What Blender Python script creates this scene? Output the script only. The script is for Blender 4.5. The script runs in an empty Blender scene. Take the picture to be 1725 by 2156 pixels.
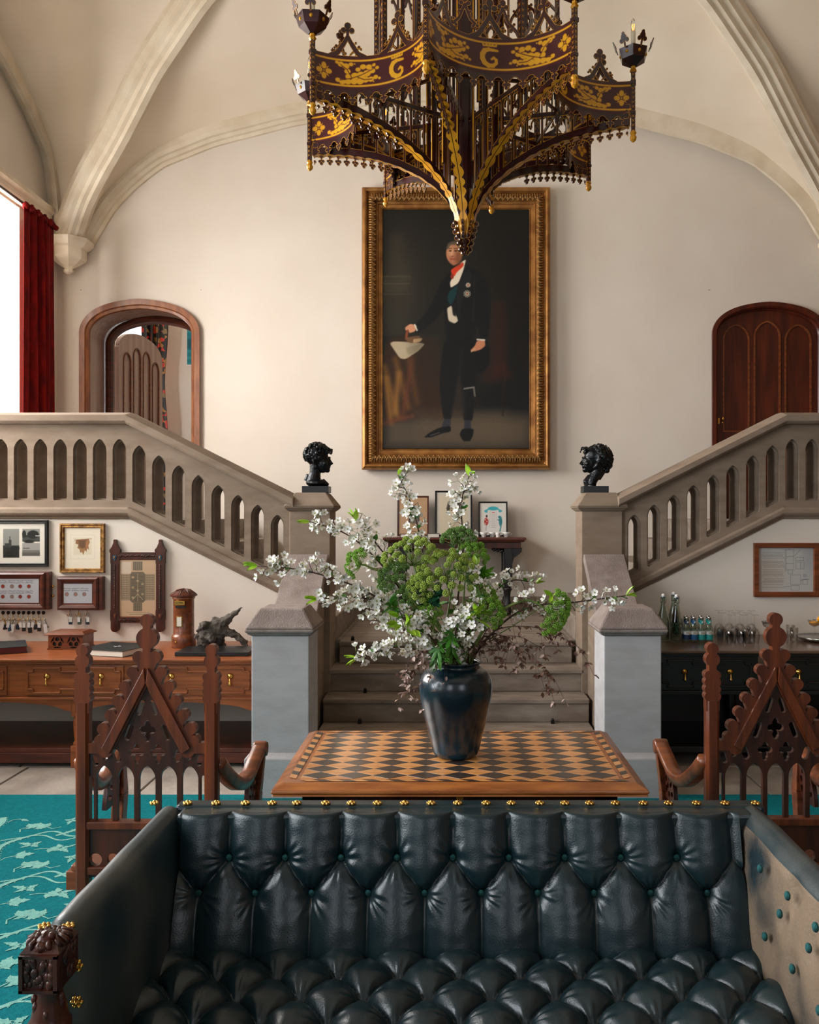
import bpy, bmesh, math, random
import numpy as np
from mathutils import Vector, Matrix, noise as mnoise
random.seed(7); rng = np.random.default_rng(5)
PI = math.pi
SC = bpy.context.scene
COL = SC.collection
# ---------------------------------------------------------------- camera
F, CX, CY, ZC = 1800.0, 950.0, 1086.0, 1.65      # focal length in pixels, principal point, eye height
cam = bpy.data.cameras.new('camera'); camo = bpy.data.objects.new('camera', cam); COL.objects.link(camo)
cam.sensor_fit = 'VERTICAL'; cam.sensor_height = 36.0; cam.lens = F / 2156 * 36.0
cam.shift_x = -(CX - 862.5) / 2156; cam.shift_y = (CY - 1078) / 2156
cam.clip_start = .05; cam.clip_end = 200
camo.location = (0, 0, ZC); camo.rotation_euler = (PI / 2, 0, 0)
SC.camera = camo
def W(px, py, Y): return Vector(((px - CX) * Y / F, Y, ZC + (CY - py) * Y / F))
# ---------------------------------------------------------------- world, lights, exposure
w = bpy.data.worlds.new('sky'); SC.world = w; w.use_nodes = True
bg = w.node_tree.nodes['Background']; bg.inputs[0].default_value = (.80, .88, 1, 1); bg.inputs[1].default_value = 1.6
SC.view_settings.view_transform = 'Standard'; SC.view_settings.look = 'None'
SC.view_settings.gamma = 1; SC.view_settings.use_curve_mapping = False
SC.view_settings.exposure = 0.22
def area(name, loc, rot, sx, sy, power, col, spread=PI):
    l = bpy.data.lights.new(name, 'AREA'); l.shape = 'RECTANGLE'; l.size = sx; l.size_y = sy
    l.energy = power; l.color = col; l.spread = spread
    o = bpy.data.objects.new(name, l); o.location = loc; o.rotation_euler = rot; COL.objects.link(o); return o
# daylight standing in the real window openings (left wall, front wall, window of the room beyond)
area('window_daylight', (-5.05, 6.05, 3.25), (0, -PI / 2 + .30, 0), 2.75, 3.7, 620, (1.0, .965, .92))
area('window_daylight', (-5.15, .75, 2.9), (0, -PI / 2 + .30, 0), 3.5, 3.4, 430, (.90, .955, 1.0))
area('window_daylight', (-1.9, -2.6, 2.45), (PI / 2, 0, 0), 1.5, 2.6, 26, (.86, .93, 1.0))
area('window_daylight', (1.9, -2.6, 2.45), (PI / 2, 0, 0), 1.5, 2.6, 26, (.86, .93, 1.0))
area('window_daylight', (-4.3, 11.95, 3.1), (-PI / 2, 0, 0), 1.0, 2.2, 230, (1.0, .97, .95))
# ---------------------------------------------------------------- helpers
def lin(c):
    return tuple(((x / 255) / 12.92 if x / 255 <= .04045 else ((x / 255 + .055) / 1.055) ** 2.4) for x in c)
def setp(b, k, v):
    if k in b.inputs: b.inputs[k].default_value = v
MATS = {}
def mat(name, c, c2=None, rough=.5, metal=0, scale=6, stretch=(1, 1, 1), bump=0, bscale=40, spec=.5, coat=0, detail=4, lo=.35, hi=.65, sheen=0, sub=0):
    m = bpy.data.materials.new(name); m.use_nodes = True; nt = m.node_tree; N = nt.nodes; L = nt.links
    b = N['Principled BSDF']; b.inputs['Base Color'].default_value = (*lin(c), 1)
    setp(b, 'Roughness', rough); setp(b, 'Metallic', metal); setp(b, 'Specular IOR Level', spec)
    setp(b, 'Coat Weight', coat); setp(b, 'Coat Roughness', .15); setp(b, 'Sheen Weight', sheen)
    if c2 is not None or bump:
        tc = N.new('ShaderNodeTexCoord'); mp = N.new('ShaderNodeMapping'); mp.inputs['Scale'].default_value = stretch
        L.new(tc.outputs['Object'], mp.inputs['Vector'])
    if c2 is not None:
        n = N.new('ShaderNodeTexNoise'); n.inputs['Scale'].default_value = scale; n.inputs['Detail'].default_value = detail
        L.new(mp.outputs[0], n.inputs['Vector'])
        r = N.new('ShaderNodeValToRGB'); r.color_ramp.elements[0].position = lo; r.color_ramp.elements[1].position = hi
        r.color_ramp.elements[0].color = (*lin(c), 1); r.color_ramp.elements[1].color = (*lin(c2), 1)
        L.new(n.outputs['Fac'], r.inputs[0]); L.new(r.outputs[0], b.inputs['Base Color'])
    if bump:
        n2 = N.new('ShaderNodeTexNoise'); n2.inputs['Scale'].default_value = bscale; n2.inputs['Detail'].default_value = 6
        L.new(mp.outputs[0], n2.inputs['Vector'])
        bp = N.new('ShaderNodeBump'); bp.inputs['Strength'].default_value = bump; bp.inputs['Distance'].default_value = .01
        L.new(n2.outputs['Fac'], bp.inputs['Height']); L.new(bp.outputs[0], b.inputs['Normal'])
    MATS[name] = m; return m
def colmat(name, rough=.5, spec=.3, coat=0, metal=0):
    m = bpy.data.materials.new(name); m.use_nodes = True; nt = m.node_tree
    b = nt.nodes['Principled BSDF']; a = nt.nodes.new('ShaderNodeAttribute'); a.attribute_name = 'Col'
    nt.links.new(a.outputs['Color'], b.inputs['Base Color']); setp(b, 'Roughness', rough); setp(b, 'Specular IOR Level', spec)
    setp(b, 'Coat Weight', coat); setp(b, 'Coat Roughness', .12); setp(b, 'Metallic', metal); return m
def glassmat(name, tint=(1, 1, 1), rough=.0, ior=1.45):
    m = bpy.data.materials.new(name); m.use_nodes = True; b = m.node_tree.nodes['Principled BSDF']
    b.inputs['Base Color'].default_value = (*tint, 1); setp(b, 'Transmission Weight', 1.0); setp(b, 'Roughness', rough); setp(b, 'IOR', ior); return m
def emit(name, c, s):
    m = bpy.data.materials.new(name); m.use_nodes = True; b = m.node_tree.nodes['Principled BSDF']
    setp(b, 'Emission Color', (*lin(c), 1)); setp(b, 'Emission Strength', s); b.inputs['Base Color'].default_value = (*lin(c), 1); return m

plaster = mat('plaster', (228, 219, 208), (223, 212, 200), .75, scale=1.5, bump=.12, bscale=5, spec=.2)
bouncem = mat('wall_bounce_tone', (120, 88, 56), (96, 68, 42), .8, scale=2)  # invented dark tone for the unseen walls, to cut and warm the bounced light
vaultm = mat('vault_plaster', (236, 222, 204), (226, 210, 188), .8, scale=1.1, bump=.10, bscale=4, spec=.15)
ribm = mat('rib_stone', (232, 220, 200), (218, 203, 180), .75, scale=5, bump=.15, bscale=20, spec=.2)
stone = mat('brown_stone', (146, 129, 113), (132, 114, 98), .8, scale=5, stretch=(1, 1, 3), bump=.25, bscale=60, spec=.25)
greystone = mat('grey_stone', (184, 181, 183), (172, 168, 169), .75, scale=5, stretch=(1, 1, 2.5), bump=.25, bscale=70, spec=.25)
capstone = mat('cap_stone', (152, 139, 133), (132, 118, 112), .85, scale=9, bump=.5, bscale=120, spec=.2)
flagm = mat('flagstone', (176, 166, 156), (146, 135, 126), .6, scale=4, bump=.4, bscale=22, spec=.35)
floorm = mat('floor_mortar', (120, 112, 104), None, .9)
treadm = mat('worn_tread', (150, 138, 126), (122, 108, 96), .75, scale=4, stretch=(1, 3, 3), bump=.3, bscale=40)
wood = mat('oak', (134, 70, 34), (92, 44, 20), .35, scale=5, stretch=(.6, 6, 6), bump=.08, bscale=30, spec=.5, coat=.25)
woodv = mat('oak_upright', (112, 52, 23), (72, 31, 13), .36, scale=5, stretch=(6, 6, .5), bump=.1, bscale=30, spec=.4, coat=.15)
darkchair = mat('dark_walnut', (76, 32, 16), (44, 18, 9), .36, scale=6, stretch=(4, 4, .6), bump=.12, bscale=40, spec=.4, coat=.18)
consolem = mat('honey_oak', (160, 88, 42), (126, 64, 28), .36, scale=6, stretch=(.5, 5, 7), bump=.06, bscale=30, coat=.2)
blackwood = mat('black_oak', (26, 20, 17), (14, 11, 10), .38, scale=6, stretch=(.5, 5, 7), bump=.06, bscale=30, coat=.15)
sidetop = mat('brown_board', (104, 80, 64), (82, 60, 46), .3, scale=6, stretch=(.5, 7, 7), coat=.3)
mahog = mat('mahogany', (96, 42, 22), (66, 27, 14), .38, scale=6, stretch=(1, 1, 5), coat=.2)
redmahog = mat('door_mahogany', (92, 34, 16), (62, 22, 11), .35, scale=4, stretch=(5, 5, .5), coat=.2)
paledoor = mat('jamb_wood_lit', (182, 158, 148), (158, 130, 118), .3, scale=4, stretch=(5, 5, .4), coat=.5)  # door wood with the window's reflected light put into its pale colour
frameoak = mat('door_frame_oak', (150, 88, 44), (118, 62, 28), .33, scale=5, stretch=(4, 4, 1), coat=.3)
gold = mat('gilt', (176, 130, 70), (96, 62, 28), .45, .6, scale=30, bump=.4, bscale=90)
goldflat = mat('gilt_flat', (178, 126, 66), (132, 86, 42), .42, .6, scale=8, bump=.1, bscale=60)
brass = mat('brass', (214, 168, 88), None, .25, 1)
black = mat('black_paint', (14, 14, 15), None, .4)
bronze = mat('black_bronze', (16, 17, 19), (30, 33, 36), .22, .6, scale=20, bump=.4, bscale=60, spec=.6)
blackstone = mat('black_marble', (8, 8, 9), None, .35)
velvet = mat('red_velvet', (132, 10, 8), (88, 6, 6), .85, scale=20, stretch=(1, 1, .3), spec=.2)
leather = mat('green_leather', (14, 34, 40), (28, 46, 50), .30, scale=5, bump=.10, bscale=230, spec=.55, detail=8, lo=.4, hi=.75)
leatherw = mat('worn_leather', (28, 44, 50), (132, 112, 92), .48, scale=4.5, bump=.3, bscale=120, spec=.4, detail=9, lo=.28, hi=.56)
leathera = mat('arm_leather', (30, 48, 54), (84, 86, 82), .38, scale=4, bump=.1, bscale=200, spec=.5, detail=9, lo=.4, hi=.75)
tealbtn = mat('teal_button', (18, 92, 92), (12, 60, 62), .8, scale=60, bump=.6, bscale=200)
rugm = mat('rug_teal', (16, 122, 130), (12, 108, 116), .95, scale=60, bump=.6, bscale=260, spec=.1)
rugp = mat('rug_pattern', (142, 196, 184), (120, 180, 172), .95, scale=60, bump=.6, bscale=260, spec=.1)
vasem = mat('vase_glaze', (8, 24, 32), (14, 44, 56), .26, scale=6, bump=.1, bscale=20, spec=.6, coat=.3)
maroon = mat('chandelier_maroon', (58, 8, 10), (38, 5, 7), .3, scale=8, spec=.5, coat=.4)
chgold = mat('chandelier_gold', (214, 150, 10), (190, 122, 8), .45, .15, scale=12, coat=.2)
inkd = mat('dark_inlay', (44, 36, 31), (70, 58, 50), .3, scale=14, stretch=(1, 4, 1), coat=.4)
inkl = mat('light_inlay', (214, 150, 88), (190, 118, 58), .3, scale=10, stretch=(1, 5, 1), coat=.4)
edgewood = mat('table_edge', (176, 106, 52), (136, 74, 32), .32, scale=6, stretch=(1, 5, 5), coat=.4)
petal = mat('petal', (246, 244, 238), (238, 230, 222), .6)
petalc = mat('petal_centre', (150, 150, 50), None, .7)
pinkleaf = mat('pale_leaf', (206, 180, 170), (170, 140, 124), .7, scale=20)
twig = mat('twig', (84, 58, 46), (58, 40, 32), .8, scale=30)
gstem = mat('green_stem', (120, 140, 66), (92, 116, 52), .5, scale=20)
leafy = mat('yellow_green_leaf', (160, 196, 40), (126, 172, 34), .45, scale=20, coat=.2)
leafg = mat('green_leaf', (70, 132, 34), (42, 98, 28), .42, scale=20, coat=.2)
leafd = mat('dark_leaf', (26, 74, 42), (18, 52, 34), .35, scale=20, coat=.3)
umb = mat('umbel_green', (164, 182, 76), (132, 158, 60), .8, scale=40)
umbd = mat('umbel_dark_green', (110, 144, 66), (86, 122, 54), .8, scale=40)
brownleaf = mat('brown_leaf', (120, 86, 70), (92, 66, 54), .6, scale=20)
cup = mat('white_china', (226, 224, 220), None, .25)
paperm = mat('paper', (228, 222, 208), None, .8)
bookgreen = mat('book_cloth', (16, 26, 28), None, .45)
bookred = mat('book_red', (90, 22, 16), None, .55)
steel = mat('steel', (190, 190, 188), None, .2, 1)
drift = mat('driftwood', (104, 96, 88), (62, 54, 48), .9, scale=18, bump=.9, bscale=40)
driftdark = mat('driftwood_dark', (48, 38, 34), (30, 24, 22), .8, scale=18, bump=.9, bscale=40)
def thinglass(name, k, tint=(1, 1, 1)):
    m = bpy.data.materials.new(name); m.use_nodes = True; n = m.node_tree; t_ = n.nodes.new('ShaderNodeBsdfTransparent'); t_.inputs[0].default_value = (*tint, 1); g = n.nodes.new('ShaderNodeBsdfGlossy'); g.inputs['Roughness'].default_value = .03
    lw = n.nodes.new('ShaderNodeLayerWeight'); lw.inputs[0].default_value = k; mx = n.nodes.new('ShaderNodeMixShader'); n.links.new(lw.outputs['Facing'], mx.inputs[0]); n.links.new(t_.outputs[0], mx.inputs[1]); n.links.new(g.outputs[0], mx.inputs[2]); n.links.new(mx.outputs[0], n.nodes['Material Output'].inputs[0]); return m
glass = thinglass('clear_glass', .28)
waterglass = thinglass('bottle_glass', .32, (.86, .93, .90))
juice = mat('orange_drink', (236, 158, 10), None, .2)
picm = colmat('painted_canvas', .45, .3)
picg = colmat('print_under_glass', .35, .4, coat=.6)
banm = colmat('banner_paint', .35, .4, coat=.35)
candlem = mat('candle_card', (226, 214, 190), None, .6)
bulbm = glassmat('bulb_glass')

class MB:
    def __init__(s): s.v = []; s.f = []; s.m = []; s.s = []
    def add(s, vs, fs, m=0, smooth=False, M=None):
        o = len(s.v)
        s.v += [tuple(M @ Vector(p)) for p in vs] if M is not None else [tuple(p) for p in vs]
        for f in fs: s.f.append(tuple(i + o for i in f)); s.m.append(m); s.s.append(smooth)
        return s
    def box(s, x0, x1, y0, y1, z0, z1, m=0, M=None):
        return s.add([(x0, y0, z0), (x1, y0, z0), (x1, y1, z0), (x0, y1, z0), (x0, y0, z1), (x1, y0, z1), (x1, y1, z1), (x0, y1, z1)],
                     [(0, 3, 2, 1), (4, 5, 6, 7), (0, 1, 5, 4), (1, 2, 6, 5), (2, 3, 7, 6), (3, 0, 4, 7)], m, False, M)
    def frustum(s, x0, x1, y0, y1, z0, X0, X1, Y0, Y1, z1, m=0, M=None):
        return s.add([(x0, y0, z0), (x1, y0, z0), (x1, y1, z0), (x0, y1, z0), (X0, Y0, z1), (X1, Y0, z1), (X1, Y1, z1), (X0, Y1, z1)],
                     [(0, 3, 2, 1), (4, 5, 6, 7), (0, 1, 5, 4), (1, 2, 6, 5), (2, 3, 7, 6), (3, 0, 4, 7)], m, False, M)
    def lathe(s, prof, c=(0, 0, 0), seg=24, m=0, smooth=True, M=None, cap=True):
        vs = []; fs = []; n = len(prof)
        for r, z in prof:
            for k in range(seg):
                a = 2 * PI * (k + .5) / seg; vs.append((c[0] + r * math.cos(a), c[1] + r * math.sin(a), c[2] + z))
        for i in range(n - 1):
            for k in range(seg):
                k2 = (k + 1) % seg; fs.append((i * seg + k, i * seg + k2, (i + 1) * seg + k2, (i + 1) * seg + k))
        if cap:
            fs.append(tuple(reversed(range(seg)))); fs.append(tuple((n - 1) * seg + k for k in range(seg)))
        return s.add(vs, fs, m, smooth, M)
    def tube(s, pts, rad, seg=6, m=0, smooth=True, M=None, cap=True, flat=1.0):
        pts = [Vector(p) for p in pts]; n = len(pts)
        if not hasattr(rad, '__len__'): rad = [rad] * n
        vs = []; fs = []; ref = None
        for i, p in enumerate(pts):
            t = (pts[min(i + 1, n - 1)] - pts[max(i - 1, 0)]); t = t.normalized() if t.length > 1e-9 else Vector((0, 0, 1))
            if ref is None: ref = t.orthogonal().normalized() if abs(t.z) > .9 or abs(t.x) < 1e-6 and abs(t.y) < 1e-6 else t.cross(Vector((0, 0, 1))).normalized()
            u = (ref - t * ref.dot(t)); u = u.normalized() if u.length > 1e-6 else t.orthogonal().normalized()
            ref = u; v = t.cross(u)
            for k in range(seg):
                a = 2 * PI * k / seg + PI / seg; vs.append(p + (u * math.cos(a) + v * math.sin(a) * flat) * rad[i])
        for i in range(n - 1):
            for k in range(seg):
                k2 = (k + 1) % seg; fs.append((i * seg + k, i * seg + k2, (i + 1) * seg + k2, (i + 1) * seg + k))
        if cap: fs.append(tuple(reversed(range(seg)))); fs.append(tuple((n - 1) * seg + k for k in range(seg)))
        return s.add(vs, fs, m, smooth, M)
    def ball(s, c, r, m=0, seg=10, rings=7, sc=(1, 1, 1), M=None):
        vs = []; fs = []
        for i in range(rings + 1):
            ph = PI * i / rings
            for k in range(seg):
                a = 2 * PI * k / seg; vs.append((c[0] + r * sc[0] * math.sin(ph) * math.cos(a), c[1] + r * sc[1] * math.sin(ph) * math.sin(a), c[2] - r * sc[2] * math.cos(ph)))
        for i in range(rings):
            for k in range(seg):
                k2 = (k + 1) % seg; fs.append((i * seg + k, i * seg + k2, (i + 1) * seg + k2, (i + 1) * seg + k))
        return s.add(vs, fs, m, True, M)
    def prism(s, poly, y0, y1, m=0, M=None, axes='xz', smooth=False):
        n = len(poly)
        def q(a, b, t): return (a, t, b) if axes == 'xz' else ((a, b, t) if axes == 'xy' else (t, a, b))
        vs = [q(a, b, y0) for a, b in poly] + [q(a, b, y1) for a, b in poly]
        fs = [tuple(range(n)), tuple(reversed(range(n, 2 * n)))] + [(i, n + i, n + (i + 1) % n, (i + 1) % n) for i in range(n)]
        return s.add(vs, fs, m, smooth, M)
    def sweep(s, pts, prof, side=None, m=0, smooth=False, closed=True, cap=True):
        # profile (a along side, b along side x tangent); curve lies in the plane perpendicular to side
        pts = [Vector(p) for p in pts]; n = len(pts); k = len(prof); vs = []; fs = []; side = Vector(side).normalized()
        for i, p in enumerate(pts):
            t = (pts[min(i + 1, n - 1)] - pts[max(i - 1, 0)]).normalized(); nn = side.cross(t).normalized()
            for a, b in prof: vs.append(p + side * a + nn * b)
        kk = k if closed else k - 1
        for i in range(n - 1):
            for j in range(kk):
                j2 = (j + 1) % k; fs.append((i * k + j, i * k + j2, (i + 1) * k + j2, (i + 1) * k + j))
        if cap and closed: fs.append(tuple(reversed(range(k)))); fs.append(tuple((n - 1) * k + j for j in range(k)))
        return s.add(vs, fs, m, smooth)
    def mesh(s, name, mats):
        me = bpy.data.meshes.new(name); me.from_pydata(s.v, [], s.f)
        for x in (mats if isinstance(mats, (list, tuple)) else [mats]): me.materials.append(x)
        me.polygons.foreach_set('material_index', s.m); me.polygons.foreach_set('use_smooth', s.s)
        bm = bmesh.new(); bm.from_mesh(me)
        if len(bm.faces) < 60000: bmesh.ops.recalc_face_normals(bm, faces=bm.faces)
        bm.to_mesh(me); bm.free(); me.update(); return me
    def build(s, name, mats, parent=None, bevel=0, loc=None, seg=2):
        return link(name, s.mesh(name, mats), parent, bevel, loc, seg)
def link(name, me, parent=None, bevel=0, loc=None, seg=2):
    o = bpy.data.objects.new(name, me); COL.objects.link(o)
    if parent is not None: o.parent = parent
    if loc is not None: o.location = loc
    if bevel:
        b = o.modifiers.new('bevel', 'BEVEL'); b.width = bevel; b.segments = seg; b.limit_method = 'ANGLE'; b.angle_limit = .6
    return o
def thing(name, label, cat, loc=(0, 0, 0), rz=0, group=None):
    o = bpy.data.objects.new(name, None); COL.objects.link(o); o.location = loc; o.rotation_euler = (0, 0, rz)
    o.empty_display_size = .1
    o['label'] = label; o['category'] = cat
    if group: o['group'] = group
    return o
def tag(o, label, cat, group=None):
    o['label'] = label; o['category'] = cat
    if group: o['group'] = group
    return o
def struct(o): o['kind'] = 'structure'; return o
def clone(root, loc=None, rz=None, label=None, group=None, scale=None):
    r = root.copy(); COL.objects.link(r)
    if loc is not None: r.location = loc
    if rz is not None: r.rotation_euler = (0, 0, rz)
    if scale is not None: r.scale = scale
    if label: r['label'] = label
    if group: r['group'] = group
    for ch in list(root.children):
        c = ch.copy(); COL.objects.link(c); c.parent = r
        for g in list(ch.children):
            d = g.copy(); COL.objects.link(d); d.parent = c
    return r
def dupo(o, parent, M=None, name=None):
    c = bpy.data.objects.new(name or o.name.split('.')[0], o.data); COL.objects.link(c); c.parent = parent
    if M is not None: c.matrix_basis = M
    return c
# ---- 2D signed distances
def circ(x, y, a, b, r): return np.hypot(x - a, y - b) - r
def segd(x, y, a, b, c, d, r):
    dx, dy = c - a, d - b; t = np.clip(((x - a) * dx + (y - b) * dy) / (dx * dx + dy * dy + 1e-12), 0, 1)
    return np.hypot(x - a - t * dx, y - b - t * dy) - r
def boxd(x, y, a0, a1, b0, b1): return np.maximum(np.maximum(a0 - x, x - a1), np.maximum(b0 - y, y - b1))
def lancet(x, y, cx, a, y0, ys, c):
    ax = abs(x - cx); d = np.where(y > ys, np.hypot(ax + c, y - ys) - (a + c), ax - a); return np.maximum(d, y0 - y)
def polyd(x, y, P):
    d = np.full(np.shape(x), 1e9); ins = np.zeros(np.shape(x), bool); n = len(P)
    for i in range(n):
        a, b = P[i], P[(i + 1) % n]; dx, dy = b[0] - a[0], b[1] - a[1]
        t = np.clip(((x - a[0]) * dx + (y - a[1]) * dy) / (dx * dx + dy * dy + 1e-12), 0, 1)
        d = np.minimum(d, np.hypot(x - a[0] - t * dx, y - a[1] - t * dy))
        if dy != 0:
            c = ((a[1] > y) != (b[1] > y)) & (x < dx * (y - a[1]) / dy + a[0]); ins ^= c
    return np.where(ins, -d, d)
def U(*a):
    r = a[0]
    for q in a[1:]: r = np.minimum(r, q)
    return r
def mn(lst): return U(*lst)
def plate(sdf, x0, x1, y0, y1, res, thick, mapf=None, edge=0, mb=None, mi=(0, 1, 2)):
    """extruded plate whose outline is sdf<0 (marching squares); mats: face, edge band, side"""
    mb = mb or MB(); nx = int((x1 - x0) / res) + 2; ny = int((y1 - y0) / res) + 2
    x0 -= res; y0 -= res; nx += 2; ny += 2
    xs = x0 + np.arange(nx) * res; ys = y0 + np.arange(ny) * res
    X, Y = np.meshgrid(xs, ys, indexing='ij'); S = sdf(X, Y) + 1e-7
    S[0, :] = np.maximum(S[0, :], 1e-4); S[-1, :] = np.maximum(S[-1, :], 1e-4); S[:, 0] = np.maximum(S[:, 0], 1e-4); S[:, -1] = np.maximum(S[:, -1], 1e-4)
    mapf = mapf or (lambda a, b, w: (a, w, b)); h = thick / 2; idx = {}; off = len(mb.v); vs = []
    def vi(a, b, sgn):
        k = (round(a * 1e5), round(b * 1e5), sgn); i = idx.get(k)
        if i is None: i = len(vs); idx[k] = i; vs.append(mapf(a, b, sgn * h))
        return i
    fs = []; ms = []
    def poly(p, m):
        if len(p) < 3: return
        fs.append([vi(a, b, -1) for a, b, _ in p]); ms.append(m); fs.append([vi(a, b, 1) for a, b, _ in reversed(p)]); ms.append(m)
    def clip(p, lv, below):
        out = []; n = len(p)
        for i in range(n):
            A, B = p[i], p[(i + 1) % n]; ia = (A[2] < lv) == below; ib = (B[2] < lv) == below
            if ia: out.append(A)
            if ia != ib:
                t = (lv - A[2]) / (B[2] - A[2]); out.append((A[0] + t * (B[0] - A[0]), A[1] + t * (B[1] - A[1]), lv))
        return out
    c4 = np.stack([S[:-1, :-1], S[1:, :-1], S[1:, 1:], S[:-1, 1:]]); mx = c4.max(0); mnn = c4.min(0)
    for i in range(nx - 1):
        j = 0
        while j < ny - 1:
            if mx[i, j] < -edge:
                j2 = j
                while j2 < ny - 1 and mx[i, j2] < -edge and j2 - j < 12: j2 += 1
                poly([(xs[i], ys[j], -1), (xs[i + 1], ys[j], -1), (xs[i + 1], ys[j2], -1), (xs[i], ys[j2], -1)], mi[0]); j = j2; continue
            if mnn[i, j] < 0:
                p = [(xs[i], ys[j], S[i, j]), (xs[i + 1], ys[j], S[i + 1, j]), (xs[i + 1], ys[j + 1], S[i + 1, j + 1]), (xs[i], ys[j + 1], S[i, j + 1])]
                p = clip(p, 0.0, True)
                if edge > 0: poly(clip(p, -edge, True), mi[0]); poly(clip(p, -edge, False), mi[1])
                else: poly(p, mi[0])
                n = len(p)
                for q in range(n):
                    A, B = p[q], p[(q + 1) % n]
                    if A[2] == 0.0 and B[2] == 0.0:
                        fs.append([vi(A[0], A[1], -1), vi(A[0], A[1], 1), vi(B[0], B[1], 1), vi(B[0], B[1], -1)]); ms.append(mi[2])
            j += 1
    mb.v += [tuple(p) for p in vs]
    for f, m in zip(fs, ms):
        g = []
        for q in f:
            if q + off not in g: g.append(q + off)
        if len(g) > 2: mb.f.append(tuple(g)); mb.m.append(m); mb.s.append(False)
    return mb
# ---- painted pictures: flat prints as a colour attribute on a fine grid
class Paint:
    def __init__(s, w, h, bg):
        s.w, s.h = w, h; s.a = np.zeros((h, w, 3)); s.a[:] = bg
        s.y, s.x = np.mgrid[0:h, 0:w].astype(float)
    def mask(s, d, c, soft=.7, op=1):
        k = (np.clip(.5 - d / (2 * soft), 0, 1) * op)[..., None]; s.a = s.a * (1 - k) + np.array(c, float) * k; return s
    def poly(s, P, c, soft=.7, op=1): return s.mask(polyd(s.x, s.y, P), c, soft, op)
    def ell(s, cx, cy, rx, ry, c, soft=.7, op=1):
        return s.mask((np.hypot((s.x - cx) / rx, (s.y - cy) / ry) - 1) * min(rx, ry), c, soft, op)
    def line(s, x0, y0, x1, y1, r, c, op=1, soft=.6): return s.mask(segd(s.x, s.y, x0, y0, x1, y1, r), c, soft, op)
    def rect(s, x0, y0, x1, y1, c, op=1, soft=.5): return s.mask(boxd(s.x, s.y, x0, x1, y0, y1), c, soft, op)
    def grain(s, amp): s.a += rng.normal(0, amp, s.a.shape[:2])[..., None]; return s
    def mesh(s, name, W_, H_, material, mapf=None):
        h, w = s.h, s.w; me = bpy.data.meshes.new(name)
        u = (s.x / (w - 1) - .5) * W_; v = (.5 - s.y / (h - 1)) * H_
        if mapf is None: co = np.stack([u, np.zeros_like(u), v], -1).reshape(-1, 3)
        else: co = mapf(u, v).reshape(-1, 3)
        i = np.arange((h - 1) * (w - 1)); r, c = i // (w - 1), i % (w - 1); b = r * w + c
        q = np.stack([b + w, b + w + 1, b + 1, b], -1)
        me.vertices.add(len(co)); me.vertices.foreach_set('co', co.ravel())
        me.loops.add(q.size); me.loops.foreach_set('vertex_index', q.ravel())
        me.polygons.add(len(q)); me.polygons.foreach_set('loop_start', np.arange(len(q)) * 4)
        try: me.polygons.foreach_set('loop_total', np.full(len(q), 4))
        except Exception: pass
        me.update(calc_edges=True)
        at = me.color_attributes.new('Col', 'FLOAT_COLOR', 'POINT')
        a = np.clip(s.a / 255, 0, 1); l = np.where(a <= .04045, a / 12.92, ((a + .055) / 1.055) ** 2.4)
        at.data.foreach_set('color', np.concatenate([l.reshape(-1, 3), np.ones((h * w, 1))], 1).ravel())
        me.materials.append(material); return me
def chaikin(P, n=2):
    for _ in range(n):
        Q = []
        for i in range(len(P)):
            a, b = P[i], P[(i + 1) % len(P)]; Q += [(a[0] * .86 + b[0] * .14, a[1] * .86 + b[1] * .14), (a[0] * .14 + b[0] * .86, a[1] * .14 + b[1] * .86)]
        P = Q
    return P
def surf(name, P, material, parent=None, smooth=True, mi=None, m2=None):
    """grid of points P[h,w,3] -> object"""
    h, w = P.shape[:2]; co = P.reshape(-1, 3); i = np.arange((h - 1) * (w - 1)); r, c = i // (w - 1), i % (w - 1); b = r * w + c
    q = np.stack([b, b + 1, b + w + 1, b + w], -1); me = bpy.data.meshes.new(name)
    me.vertices.add(len(co)); me.vertices.foreach_set('co', np.ascontiguousarray(co, float).ravel())
    me.loops.add(q.size); me.loops.foreach_set('vertex_index', q.ravel()); me.polygons.add(len(q)); me.polygons.foreach_set('loop_start', np.arange(len(q)) * 4)
    me.update(calc_edges=True); me.polygons.foreach_set('use_smooth', np.full(len(q), smooth)); me.materials.append(material)
    if m2: me.materials.append(m2); me.polygons.foreach_set('material_index', mi.ravel().astype(np.int32))
    return link(name, me, parent)
def solid(mb_me, voxel, name, materials, parent=None, smooth=2, disp=None):
    """fuse a rough mesh into one continuous surface"""
    o = bpy.data.objects.new('tmp', mb_me); COL.objects.link(o)
    r = o.modifiers.new('r', 'REMESH'); r.mode = 'VOXEL'; r.voxel_size = voxel; r.use_smooth_shade = True
    if smooth: s_ = o.modifiers.new('s', 'SMOOTH'); s_.iterations = smooth; s_.factor = .5
    dg = bpy.context.evaluated_depsgraph_get(); dg.update(); me = bpy.data.meshes.new_from_object(o.evaluated_get(dg)); me.name = name
    bpy.data.objects.remove(o)
    if disp:
        for v in me.vertices: v.co = v.co + v.normal * disp(v.co)
    me.materials.clear(); me.materials.append(materials)
    me.polygons.foreach_set('use_smooth', [True] * len(me.polygons)); me.update()
    return link(name, me, parent)
def curve(P, n=28):
    P = [Vector(p) for p in P]; P = [P[0] * 2 - P[1]] + P + [P[-1] * 2 - P[-2]]; out = []; m_ = len(P) - 3
    for i in range(n + 1):
        f_ = min(i / n * m_, m_ - 1e-6); k = int(f_); u = f_ - k; p0, p1, p2, p3 = P[k:k + 4]
        out.append(.5 * (2 * p1 + (p2 - p0) * u + (2 * p0 - 5 * p1 + 4 * p2 - p3) * u * u + (3 * p1 - p0 - 3 * p2 + p3) * u ** 3))
    return out
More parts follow.
